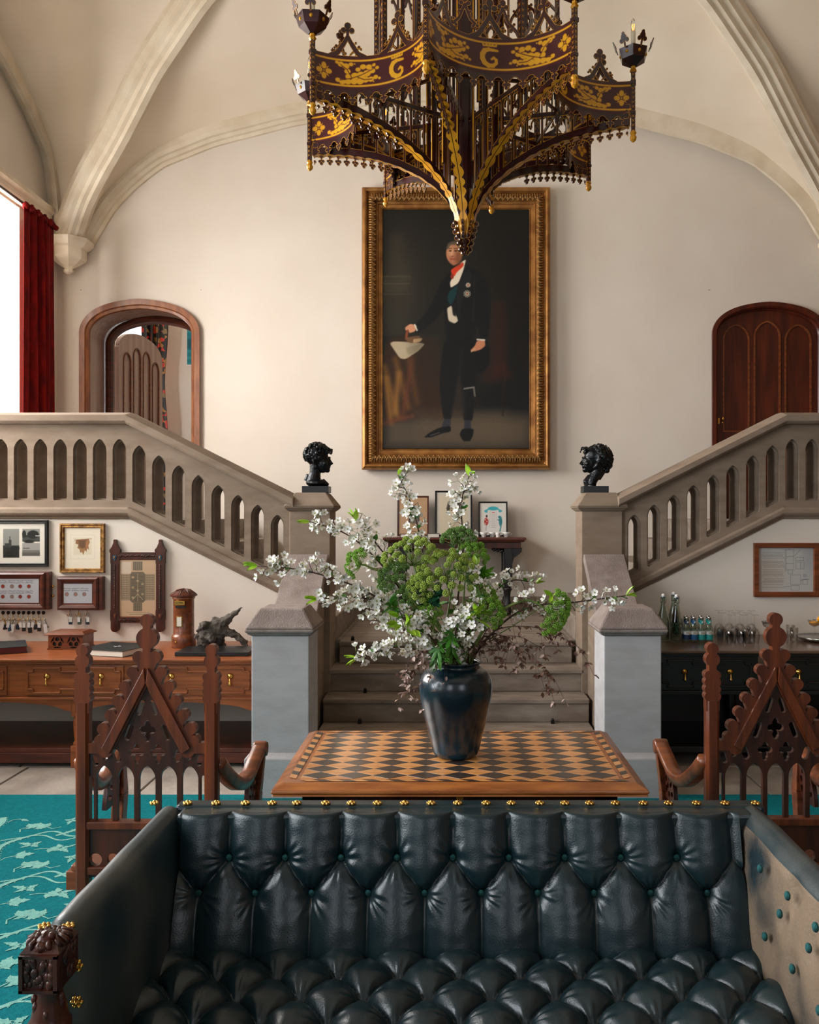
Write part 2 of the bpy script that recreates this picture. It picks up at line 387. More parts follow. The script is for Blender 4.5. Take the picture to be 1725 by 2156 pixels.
# ================================================================ ROOM SHELL
XL, XR, YB, YF = -4.0, 4.10, 8.69, -2.11
XM = .05                                               # axis of the room
HZ = 7.4
def holed_wall(name, axis, c0, c1, a0, a1, z0, z1, holes, m):
    """solid wall with rectangular openings; axis 'x' -> wall plane at x=c0..c1 running along y"""
    mb = MB(); cur = a0
    def bx(p0, p1, q0, q1):
        if p1 - p0 < 1e-4 or q1 - q0 < 1e-4: return
        if axis == 'x': mb.box(c0, c1, p0, p1, q0, q1)
        else: mb.box(p0, p1, c0, c1, q0, q1)
    for (h0, h1, k0, k1) in sorted(holes):
        bx(cur, h0, z0, z1); bx(h0, h1, z0, k0); bx(h0, h1, k1, z1); cur = h1
    bx(cur, a1, z0, z1); return struct(mb.build(name, m))
LW = [(-.95, 2.45, 1.0, 4.5), (4.2, 7.92, 1.75, 4.50)]
holed_wall('wall_left', 'x', XL - .45, XL, YF, YB + .5, 0, HZ, LW, plaster)
holed_wall('wall_right', 'x', XR, XR + .45, YF, YB + .5, 0, HZ, [], bouncem)
FW = [(-2.65, -1.15, 1.15, 3.75), (1.15, 2.65, 1.15, 3.75)]
holed_wall('wall_front', 'y', YF - .4, YF, XL - .45, XR + .45, 0, HZ, FW, bouncem)
# back wall with two four-centred door openings
def tudor(x, y, cx, a, y0, ys, rise):                   # flat four-centred head
    ax = np.clip(abs(x - cx) / a, 0, 1); top = ys + rise * (1 - (1 - np.sqrt(np.clip(1 - ax ** 6, 0, 1)))) * 1.0
    top = ys + rise * (.62 * np.sqrt(np.clip(1 - ax ** 5, 0, 1)) + .38 * (1 - ax ** 1.6))
    return np.maximum(np.maximum((abs(x - cx) - a), y0 - y), (y - top) * .8)
DLc, DRc, DA, DZS, DRI, UFZ = -3.155, 3.235, .565, 3.50, .30, 1.62
def backsdf(x, y):
    d = boxd(x, y, XL - .45, XR + .45, 0, HZ)
    d = np.maximum(d, -tudor(x, y, DLc, DA, UFZ, DZS, DRI)); return np.maximum(d, -tudor(x, y, DRc, DA, UFZ, DZS, DRI))
mb = MB(); x0, x1 = DLc - DA - .05, DLc + DA + .05; X0, X1 = DRc - DA - .05, DRc + DA + .05
for a, b in ((XL - .45, x0), (x1, X0), (X1, XR + .45)): mb.box(a, b, YB, YB + .5, 0, HZ)
for a, b in ((x0, x1), (X0, X1)):
    mb.box(a, b, YB, YB + .5, 0, 1.6); mb.box(a, b, YB, YB + .5, 3.95, HZ)
    plate(lambda x, y: np.maximum(backsdf(x, y), boxd(x, y, a, b, 1.6, 3.95)), a, b, 1.6, 3.95, .02, .5, lambda p, q, r: (p, YB + .25 + r, q), mb=mb, mi=(0, 0, 0))
struct(mb.build('wall_back', plaster))
# windows: stone mullions and glass
def window(name, axis, c, a0, a1, z0, z1, nm, tr):
    fr = struct(MB().build(name, ribm)); mb = MB(); t = .05
    def bx(p0, p1, q0, q1, d=.06):
        if axis == 'x': mb.box(c - d, c + d, p0, p1, q0, q1)
        else: mb.box(p0, p1, c - d, c + d, q0, q1)
    bx(a0, a0 + .07, z0, z1); bx(a1 - .07, a1, z0, z1); bx(a0, a1, z0, z0 + .07); bx(a0, a1, z1 - .07, z1)
    for k in range(1, nm):
        p = a0 + (a1 - a0) * k / nm; bx(p - .04, p + .04, z0, z1)
    for q in tr: bx(a0, a1, q - .035, q + .035)
    me = mb.mesh(name, ribm); fr.data = me; g = MB()
    if axis == 'x': g.box(c - .003, c + .003, a0, a1, z0, z1)
    else: g.box(a0, a1, c - .003, c + .003, z0, z1)
    go = g.build('pane', glassthin, fr)
glassthin = bpy.data.materials.new('window_glass'); glassthin.use_nodes = True
_n = glassthin.node_tree; _b = _n.nodes['Principled BSDF']; _t = _n.nodes.new('ShaderNodeBsdfTransparent'); _g = _n.nodes.new('ShaderNodeBsdfGlossy'); _g.inputs['Roughness'].default_value = .02
_mx = _n.nodes.new('ShaderNodeMixShader'); _mx.inputs[0].default_value = .06; _n.links.new(_t.outputs[0], _mx.inputs[1]); _n.links.new(_g.outputs[0], _mx.inputs[2]); _n.links.new(_mx.outputs[0], _n.nodes['Material Output'].inputs[0])
window('window_1', 'x', XL - .33, 4.2, 7.92, 1.75, 4.5, 4, (3.3,))
window('window_2', 'x', XL - .33, -.95, 2.45, 1.0, 4.5, 4, (2.6,))
window('window_3', 'y', YF - .3, -2.65, -1.15, 1.15, 3.75, 2, (2.6,))
window('window_4', 'y', YF - .3, 1.15, 2.65, 1.15, 3.75, 2, (2.6,))
# moulding over the tall left windows
struct(MB().prism([(XL, 4.52), (XL + .05, 4.52), (XL + .07, 4.56), (XL + .07, 4.60), (XL + .10, 4.63), (XL + .10, 4.67), (XL, 4.69)], 3.7, 8.42, axes='xz').build('trim_1', ribm))
struct(MB().box(XL, XL + .05, 8.27, 8.34, 1.62, 4.52).build('trim_2', ribm))
# ---- vault
def interp(tab, t):
    return float(np.interp(t, [a for a, _ in tab], [b for _, b in tab]))
def smoothtab(tab):
    # monotone resample through Catmull style smoothing
    ts = np.linspace(0, 1, 161); v = np.array([interp(tab, t) for t in ts])
    for _ in range(10): v[1:-1] = (v[:-2] + 2 * v[1:-1] + v[2:]) / 4
    return list(zip(ts, v))
ZS = 4.40; HL = 2.70
Wt = smoothtab([(0, 0), (.035, .02), (.05, .17), (.09, .42), (.145, .64), (.22, .87), (.36, 1.09), (.58, 1.31), (.8, 1.42), (1, 1.47)])
Dt = smoothtab([(0, 0), (.02, .15), (.05, .37), (.10, .60), (.169, .87), (.28, 1.37), (.417, 1.80), (.6, 2.18), (.8, 2.42), (1, 2.55)])
Ft = smoothtab([(0, 0), (.02, .42), (.05, .66), (.08, .82), (.22, 1.06), (.41, 1.30), (.7, 1.5), (1, 1.58)])
SX, SY = .17, .13                                        # springing point inset from the corner
def pathW(sx, yw, dy):     # along a transverse wall/arch, t from springing to crown
    xc = XL if sx < 0 else XR
    return lambda t: np.array([(xc - sx * SX) * (1 - t) + XM * t, yw + dy * .06, ZS + interp(Wt, t)])
def pathD(sx, yw, dy):
    xc = XL if sx < 0 else XR
    return lambda t: np.array([(xc - sx * SX) * (1 - t) + XM * t, (yw + dy * SY) * (1 - t) + (yw + dy * HL) * t, ZS + interp(Dt, t)])
def pathF(sx, yw, dy):
    xc = XL if sx < 0 else XR
    return lambda t: np.array([xc - sx * .05, (yw + dy * SY) * (1 - t) + (yw + dy * HL) * t, ZS + interp(Ft, t)])
ceil = MB(); NT = 40; NV = 10
ts = [(i / NT) ** 1.5 for i in range(NT + 1)]
def cell(A, B):
    vs = []; fs = []
    for t in ts:
        a, b = A(t), B(t)
        for j in range(NV + 1):
            v = j / NV; p = a * (1 - v) + b * v; p = p + np.array([0, 0, .10 * math.sin(PI * v) * t * (1 - .3 * t)]); vs.append(tuple(p))
    for i in range(NT):
        for j in range(NV): k = i * (NV + 1) + j; fs.append((k, k + 1, k + NV + 2, k + NV + 1))
    ceil.add(vs, fs, 0, True)
ribs = []
def half(yw, dy):
    for sx in (-1, 1):
        Wp, Dp, Fp = pathW(sx, yw, dy), pathD(sx, yw, dy), pathF(sx, yw, dy)
        Wo = lambda t, q=Wp: q(t) - np.array([0, dy * .06, 0]); Fo = lambda t, q=Fp: q(t) + np.array([sx * .05, 0, 0])
        cell(Wo, Dp); cell(Dp, Fo)
        ribs.append((sx, yw, dy, Wp, Dp, Fp))
half(YB, -1); half(YB - 2 * HL, 1); half(YB - 2 * HL, -1); half(YB - 4 * HL, 1)
co = ceil.build('ceiling', vaultm); struct(co)
b = co.modifiers.new('weld', 'WELD'); b.merge_threshold = .002
PD = [(-.15, -.07), (-.15, -.01), (-.125, .015), (-.12, .05), (-.085, .065), (-.075, .105), (-.04, .115), (-.03, .15), (.03, .15), (.04, .115), (.075, .105), (.085, .065), (.12, .05), (.125, .015), (.15, -.01), (.15, -.07)]
PW = [(-.07, -.10), (-.07, .0), (-.05, .03), (-.02, .035), (-.01, .065), (.02, .07), (.03, .10), (.07, .10), (.07, -.10)]
rm = MB()
def ribsweep(path, horiz, prof, flip=1):
    pts = [path(t) for t in [(i / 60) ** 1.7 for i in range(61)]]
    side = Vector((horiz[1], -horiz[0], 0)).normalized()
    t0 = Vector(pts[30]) - Vector(pts[20]); nn = side.cross(t0)
    if nn.z > 0: side = -side
    rm.sweep(pts, [(a * flip, b) for a, b in prof], side, 0, False)
seen = set()
for sx, yw, dy, Wp, Dp, Fp in ribs:
    ribsweep(Dp, (Dp(1) - Dp(0))[:2], PD)
    ribsweep(Wp, (1, 0), [(a, b) for a, b in PW] if yw == YB else PD)
    ribsweep(Fp, (0, 1), [(a * 1.1, b) for a, b in PW])
ro = rm.build('trim_3', ribm); struct(ro)
def corbel(x, y, sx, name):
    mb = MB(); prof = [(.02, -.30), (.045, -.285), (.05, -.265), (.035, -.25), (.05, -.235), (.10, -.21), (.155, -.17), (.17, -.15), (.17, -.06), (.20, -.045), (.235, -.01), (.235, .03), (.17, .045)]
    mb.lathe(prof, (x, y, 4.37), 8, smooth=False); return struct(mb.build(name, ribm))
corbel(XL + .17, YB - .13, -1, 'trim_4'); corbel(XR - .17, YB - .13, 1, 'trim_5')
corbel(XL + .12, YB - 2 * HL, -1, 'trim_6'); corbel(XR - .12, YB - 2 * HL, 1, 'trim_7')
# skirting on the half landing
struct(MB().box(-1.3, 1.4, YB - .03, YB, .68, .83).build('baseboard_back', stone))
# ---- floor
struct(MB().box(XL - .4, XR + .4, YF - .4, YB + .5, -.12, -.012).build('floor', floorm))
fl = bpy.data.objects['floor']
r2 = random.Random(3)
y = 4.55
while y < 6.4:
    d = r2.uniform(.42, .62); x = XL + .01 - r2.uniform(0, .3)
    while x < XR:
        wd = r2.uniform(.55, 1.0); sk = r2.uniform(-.05, .05)
        z = r2.uniform(-.003, 0); a = max(x, XL + .01) + .006; b_ = min(x + wd, XR - .01) - .006
        if b_ - a > .1:
            mbf = MB(); t1 = r2.uniform(-.02, .02)
            mbf.add([(a, y + .006, -.02), (b_, y + .006 + t1 * .2, -.02), (b_, y + d - .006, -.02), (a, y + d - .006, -.02),
                     (a + .003, y + .009, z), (b_ - .003, y + .009, z + r2.uniform(-.002, .002)), (b_ - .003, y + d - .009, z), (a + .003, y + d - .009, z)],
                    [(4, 5, 6, 7), (0, 1, 5, 4), (1, 2, 6, 5), (2, 3, 7, 6), (3, 0, 4, 7)])
            mbf.build('flagstone', flagm, fl, bevel=.003)
        x += wd
    y += d
# ================================================================ STAIRCASE
AX = .036
st = thing('staircase', 'grey stone double stair rising behind the flower table to a half landing', 'staircase')
RZ = .17; LY = 6.59; TR = .24
for k in range(4):
    z = RZ * (k + 1); y0 = LY - TR * (3 - k)
    dx = .955 if k < 3 else .90
    mb = MB().box(AX - dx, AX + dx, y0 + .018, LY + .1 if k < 3 else YB, z - RZ if k else 0, z - .035)
    mb.box(AX - dx, AX + dx, y0, LY + .1 if k < 3 else YB, z - .035, z)
    if k == 3:
        mb.box(AX - 1.30, AX - .90, LY + .12, YB, 0, z); mb.box(AX + .90, AX + 1.30, LY + .12, YB, 0, z)
    mb.build('step', treadm, st, bevel=.008)
for s in (-1, 1):                                         # side flights up to the gallery landings
    for k in range(5):
        d0 = .93 + .30 * k; z = .68 + .188 * (k + 1); a, b_ = AX + s * d0, AX + s * 2.46
        MB().box(min(a, b_), max(a, b_), 6.66, YB - .002, z - .19, z).build('step', treadm, st, bevel=.008)
    a, b_ = AX + s * 2.44, (XL + .002 if s < 0 else XR - .002)
    MB().box(min(a, b_), max(a, b_), 6.58, YB, 1.42, UFZ).build('landing', treadm, st)
for sx, sy, sz in ((742, 1347, 6.62), (760, 1291, 8.6), (769, 1450, 6.32), (1155, 1450, 6.32), (757, 1517, 6.06), (1165, 1517, 6.06), (882, 1345, 6.6)):   # brass stair-rod eyes
    p = W(sx, sy, sz); k = min(3, max(0, round(p.z / RZ) - 0)); zz = RZ * k
    yy = {0: LY - 3 * TR, 1: LY - 2 * TR, 2: LY - TR, 3: LY, 4: YB - .03}.get(4 if sz > 8 else k) ; zz = .68 if sz > 6.6 else zz
    if sz > 6.6 and sz < 8: yy = LY + .08
    MB().box(p.x - .012, p.x + .012, yy - .035, yy, zz, zz + .02).ball((p.x, yy - .02, zz + .025), .012).build('rod_eye', brass if False else blackstone, st)
# lower pillars
def pillar(cx, lab):
    t = thing('stone_pillar', lab, 'pillar', (cx, 5.168, 0), group='squared stone pillars of the stair'); h = .168
    MB().box(-h, h, -h, h, .2, .955).build('shaft', greystone, t, bevel=.006)
    MB().frustum(-h - .035, h + .035, -h - .035, h + .035, 0, -h - .035, h + .035, -h - .035, h + .035, .235).frustum(-h - .035, h + .035, -h - .035, h + .035, .235, -h, h, -h, h, .265).build('plinth', greystone, t, bevel=.004)
    mb = MB().frustum(-h, h, -h, h, .945, -.20, .20, -.20, .20, .965); mb.frustum(-.20, .20, -.20, .20, .965, -.205, .205, -.205, .205, .99); mb.frustum(-.205, .205, -.205, .205, .99, -.13, .13, -.13, .13, 1.105)
    mb.build('cap', capstone, t, bevel=.012); return t
pillar(-1.0, 'left grey stone pillar with pyramid cap beside the oak sideboard')
pillar(1.063, 'right grey stone pillar with pyramid cap beside the black sideboard')
def newel(cx, lab, s):
    t = thing('stone_newel', lab, 'newel post', (cx, 6.502, 0), group='upper newel posts of the stair'); h = .152
    MB().box(-h, h, -h, h, 0, 1.69).build('shaft', stone, t, bevel=.006)
    mb = MB().frustum(-h, h, -h, h, 1.68, -.185, .185, -.185, .185, 1.705); mb.frustum(-.185, .185, -.185, .185, 1.705, -.192, .192, -.192, .192, 1.72); mb.frustum(-.192, .192, -.192, .192, 1.72, -.115, .115, -.115, .115, 1.824)
    mb.build('cap', stone, t, bevel=.01); return t
ND = 1.086
newel(AX - ND, 'upper stone newel on the left, under the bust facing right', -1)
newel(AX + ND, 'upper stone newel on the right, under the bust facing left', 1)
for s, lab in ((-1, 'sloping stone parapet running up behind the left pillar'), (1, 'sloping stone parapet running up behind the right pillar')):
    t = thing('stair_parapet', lab, 'parapet', (AX + s * 1.095, 5.34, 0)); L_ = 1.008
    zt = lambda y: 1.335 - .70 * (L_ - y)
    MB().prism([(0, 0), (L_, 0), (L_, zt(L_) - .06), (0, zt(0) - .06)], -.115, .115, axes='yz').build('parapet_wall', stone, t)
    MB().sweep([(0, -.0, zt(0)), (0, L_, zt(L_))], [(-.15, .04), (-.15, -.02), (-.065, -.11), (.065, -.11), (.15, -.02), (.15, .04)], (1, 0, 0)).build('coping', capstone, t, bevel=.006)
    for k in range(4): pass
# balustrades
KD = 2.44
def balustrade(s, lab):
    xe = (AX - XL) if s < 0 else (XR - AX)
    t = thing('stone_balustrade', lab, 'balustrade', (AX, 6.36, 0), group='pierced stone balustrades')
    top = lambda d: 2.34 - .5 * np.clip(KD - d, 0, None)
    bot = lambda d: 1.70 - .5 * np.clip(KD + .01 - d, 0, None)
    ks = [(2.364 - .1475 * k) for k in range(8)] + [2.364 + .1475 * (k + 1) for k in range(int((xe - 2.5) / .1475))]
    def sd(ex):
        def f(x, y):
            d = np.maximum(np.maximum(1.236 - x, x - xe), np.maximum(y - top(x), bot(x) - y))
            for c in ks:
                ap = 2.203 if c > KD else 2.153 - .5 * (2.364 - c)
                b0 = 1.78 if c > KD else (1.745 - .5 * (2.364 - c)); b1 = b0 + (0 if c > KD else .5 * (x - c))
                a = .038 + ex; h = lancet(x, y, c, a, -9, ap - .065 + .0, .05)
                h = np.maximum(h, b1 - ex - y); d = np.maximum(d, -h)
            return d
        return f
    mp = lambda y0: (lambda a, b_, w_: (s * a, y0 + w_, b_))
    mb = plate(sd(.0), 1.22, xe + .02, .95, 2.4, .013, .18, mp(.14), mi=(0, 0, 0)); plate(sd(.013), 1.22, xe + .02, .95, 2.4, .013, .022, mp(.03), mb=mb, mi=(0, 0, 0))
    mb.build('pierced_panel', stone, t)
    prof = [(-.04, -.095), (-.065, -.075), (-.065, -.03), (.055, .0), (.165, .0), (.255, -.03), (.255, -.095)]
    def rail(z0, prof, name, m_):
        mb2 = MB(); vs = []; fs = []; ds = [1.20 if name == 'coping' else 1.236, KD, xe]; n = len(prof)
        for d in ds:
            zz = z0 - .5 * max(KD - d, 0)
            for a, b_ in prof: vs.append((s * d, a, zz + b_))
        for i in range(2):
            for j in range(n): j2 = (j + 1) % n; fs.append((i * n + j, i * n + j2, (i + 1) * n + j2, (i + 1) * n + j))
        fs += [tuple(range(n)), tuple(2 * n + j for j in reversed(range(n)))]
        mb2.add(vs, fs); return mb2.build(name, m_, t, bevel=.004)
    rail(2.425, prof, 'coping', stone)
    rail(1.70, [(-.0, .015), (-.012, .0), (-.012, -.03), (.0, -.045), (.02, -.06), (.03, -.075), (.23, -.075), (.23, .015)], 'base_moulding', stone)
balustrade(-1, 'stone balustrade with pointed openings climbing left above the oak sideboard')
balustrade(1, 'stone balustrade with pointed openings climbing right above the black sideboard')
# walls below the balustrades
WY = 6.40
for s in (-1, 1):
    xe = (AX - XL) if s < 0 else (XR - AX)
    P = [(1.239, 0), (xe, 0), (xe, 1.63), (KD, 1.63), (1.239, 1.63 - .5 * (KD - 1.239))]
    mb = MB().prism([(AX + s * a, b_) for a, b_ in P], WY, WY + .17, axes='xz')
    struct(mb.build('wall_stair_left' if s < 0 else 'wall_stair_right', plaster))
# ================================================================ DOORS
def archframe(name, cx, prof, y, a, m_, parent=None, z0=UFZ, zs=DZS, rise=DRI):
    xs = [1 - 2 * i / 60 for i in range(61)]; f = lambda q: zs + rise * (.62 * math.sqrt(max(0, 1 - abs(q) ** 5)) + .38 * (1 - abs(q) ** 1.6))
    pts = [(cx - a, y, z0)] + [(cx - a * q, y, f(q)) for q in xs] + [(cx + a, y, z0)]
    # densify ends of the arch
    pts = [pts[0]] + [(cx - a * math.cos(PI * i / 50), y, f(math.cos(PI * i / 50))) for i in range(51)] + [pts[-1]]
    return MB().sweep(pts, prof, (0, 1, 0), smooth=False).build(name, m_, parent)
d1 = archframe('door_1', DLc, [(-.045, -.045), (-.045, .01), (-.03, .02), (-.02, .045), (.01, .05), (.012, .012), (.5, .012), (.5, -.02), (0, -.02)], YB, DA, frameoak); struct(d1)
archframe('inner_frame', DLc, [(-.02, .0), (-.03, .03), (-.01, .05), (.0, .07), (.05, .07), (.05, -.01), (0, -.01)], YB + .46, DA - .03, mahog, d1, zs=DZS - .02)
archframe('panel_lining', DLc, [(.06, .013), (.06, .018), (.42, .018), (.42, .013)], YB, DA, paledoor, d1)
def doorleaf(parent, W_, H_, M, name, m_, npan, rise=.22, dm=None):
    def sdf(x, y):
        ax = np.clip(abs(x - W_ / 2) / (W_ / 2), 0, 1); top = H_ - rise * (1 - (.62 * np.sqrt(np.clip(1 - ax ** 5, 0, 1)) + .38 * (1 - ax ** 1.6)))
        return np.maximum(boxd(x, y, 0, W_, 0, 99), y - top)
    pw = (W_ - .12) / npan
    cs = [.06 + pw * (k + .5) for k in range(npan)]
    def pan(ex):
        def f(x, y):
            ds = []
            for c in cs:
                hh = H_ - .17 - (.035 if abs(c - W_ / 2) > pw * .6 else 0) - (.05 if abs(c - W_ / 2) > pw * 1.2 else 0)
                ds.append(lancet(x, y, c, pw / 2 - .035 + ex, (.9 if npan < 5 else .2) - ex, hh - .10, .03))
            return mn(ds)
        return f
    f1 = lambda x, y: np.maximum(sdf(x, y), -pan(0)(x, y))
    mb = plate(f1, -.02, W_ + .02, -.02, H_ + .05, .02, .05, None); mb.m = [0] * len(mb.m)
    mbp = plate(lambda x, y: sdf(x, y) + .03, 0, W_, 0, H_, .03, .034); mbp.m = [0] * len(mbp.m)
    lf = mb.build(name, m_, parent); lf.matrix_basis = M
    pp = mbp.build('panel_field', dm or m_, lf)
    f2 = lambda x, y: abs(pan(.006)(x, y)) - .008
    mm = plate(f2, 0, W_, 0, H_, .012, .066, None); mm.m = [0] * len(mm.m); mm.build('panel_moulding', wood, lf)
    return lf
a_ = math.atan2(.86, .10)
doorleaf(d1, .96, 2.08, Matrix.Translation((-3.62, 9.26, UFZ)) @ Matrix.Rotation(math.atan2(.83, .13), 4, 'Z'), 'door_leaf', paledoor, 4, dm=paledoor)
d2 = archframe('door_2', DRc, [(-.03, -.02), (-.03, .02), (-.012, .035), (.03, .035), (.05, .05), (.12, .05), (.12, -.02)], YB, DA, redmahog); struct(d2)
dl = doorleaf(d2, 2 * DA - .06, 2.13, Matrix.Translation((DRc - DA + .03, YB + .085, UFZ)), 'door_leaf', redmahog, 3, rise=.26, dm=redmahog)
MB().ball((.075, -.05, 1.02), .02).box(.03, .05, -.03, -.025, .97, 1.03).lathe([(.012, -.02), (.012, .0)], (.075, -.04, .99), 8).build('door_knob', brass, dl)
# ---- room seen through the open door
rb = MB(); rb.box(-5.2, -2.3, 11.5, 11.6, 0, 5.2); rb.box(-2.4, -2.3, YB + .5, 11.5, 0, 5.2); rb.box(-5.3, -5.2, YB + .5, 11.6, 0, 5.2)
rb = MB(); rb.box(-5.2, -4.6, 11.5, 11.65, 0, 5.2); rb.box(-4.05, -2.3, 11.5, 11.65, 0, 5.2); rb.box(-4.6, -4.05, 11.5, 11.65, 0, 2.0); rb.box(-4.6, -4.05, 11.5, 11.65, 4.4, 5.2)
rb.box(-2.4, -2.3, YB + .5, 11.5, 0, 5.2); rb.box(-5.3, -5.2, YB + .5, 11.65, 0, 5.2)
struct(rb.build('wall_far_room', plaster)); struct(MB().box(-5.2, -2.3, YB + .5, 11.6, 1.5, UFZ).build('floor_far_room', treadm)); struct(MB().box(-5.2, -2.3, YB + .5, 11.6, 4.9, 5.0).build('ceiling_far_room', vaultm))
window('window_5', 'y', 11.6, -4.6, -4.05, 2.0, 4.4, 1, (3.2,))
pt = Paint(24, 40, (24, 128, 140))
for k in range(6): pt.line(0, 4 + k * 7, 24, 8 + k * 6, 1.2, (70, 170, 170), .6)
pt.poly([(0, 12), (24, 8), (24, 20), (0, 22)], (10, 96, 112), 2)
t = thing('teal_picture', 'teal abstract picture on the wall of the room beyond the open door', 'picture', (-3.40, 11.49, 3.93))
MB().box(-.16, .16, -.012, .01, -.27, .27).build('frame', paperm, t); o = link('print', pt.mesh('teal_print', .29, .5, picm), t); o.location = (0, -.014, 0)
# curtains
def curtain(name, M, width, height, folds, amp, m_, lab, cat, taper=0.0, seed=1, tie=None, mats2=None):
    r = random.Random(seed); t = thing(name, lab, cat); nu, nv = folds * 12, 40; P = np.zeros((nv + 1, nu + 1, 3))
    ph = [r.uniform(-.5, .5) for _ in range(folds * 2 + 2)]
    for j in range(nv + 1):
        v = j / nv
        for i in range(nu + 1):
            u = i / nu; wv = u * folds * 2 * PI + .7 * math.sin(v * 2.2 + u * 9) * v
            A = amp * (.55 + .45 * math.sin(u * 7 + ph[0] * 5)) * (.8 + .5 * v)
            wd = width * (1 + taper * v)
            if tie: wd *= 1 - tie[1] * math.exp(-((v - tie[0]) / .16) ** 2)
            P[j, i] = tuple(M @ Vector(((u - .5) * wd, A * math.sin(wv) + .25 * A * math.sin(2.3 * wv + ph[1] * 6), -v * height)))
    o = surf('fabric', P, m_, t); so = o.modifiers.new('s', 'SOLIDIFY'); so.thickness = .004; return t
Mc = Matrix.Translation((-3.80, 7.885, 4.40)) @ Matrix.Rotation(PI / 2, 4, 'Z')
cu = curtain('red_curtain', Mc, .56, 2.77, 6, .055, velvet, 'dark red velvet curtain drawn beside the tall left window', 'curtain', .08)
mb = MB()
for k in range(14): mb.tube([(-3.80 + .045 * math.sin(k * 2.1), 7.63 + k * .041, 4.39), (-3.80 - .02 * math.sin(k * 2.1), 7.635 + k * .041, 4.43), (-3.79, 7.64 + k * .041, 4.45)], [.024, .028, .02], 6)
mb.build('gathered_heading', velvet, cu)
t = thing('curtain_rod', 'thin dark curtain rod running along the top of the left window', 'curtain rod')
MB().tube([(-3.84, 4.0, 4.455), (-3.84, 8.3, 4.455)], .011, 8).build('rod', black, t)
for y_ in (4.3, 6.2, 8.22): MB().box(XL, -3.85, y_ - .01, y_ + .01, 4.44, 4.47).build('bracket', black, t)
pcm = bpy.data.materials.new('patterned_curtain'); pcm.use_nodes = True; nt = pcm.node_tree; tcn = nt.nodes.new('ShaderNodeTexCoord'); vo = nt.nodes.new('ShaderNodeTexVoronoi'); vo.inputs['Scale'].default_value = 20
vo.feature = 'F1'; nt.links.new(tcn.outputs['Object'], vo.inputs['Vector']); rr = nt.nodes.new('ShaderNodeValToRGB'); rr.color_ramp.interpolation = 'CONSTANT'
els = rr.color_ramp.elements; els[0].position = 0; els[0].color = (*lin((28, 22, 16)), 1); els[1].position = .42; els[1].color = (*lin((150, 104, 46)), 1)
for p_, c_ in ((.52, (176, 40, 24)), (.66, (24, 20, 16)), (.8, (120, 96, 60)), (.88, (36, 40, 24))): e = els.new(p_); e.color = (*lin(c_), 1)
nt.links.new(vo.outputs['Color'], rr.inputs[0]); nt.links.new(rr.outputs[0], nt.nodes['Principled BSDF'].inputs['Base Color'])
curtain('patterned_curtain', Matrix.Translation((-3.90, 11.25, 4.35)), .36, 2.7, 4, .05, pcm, 'dark floral curtain beyond the open door, tied in at the middle', 'curtain', .0, 4, (.35, .25))
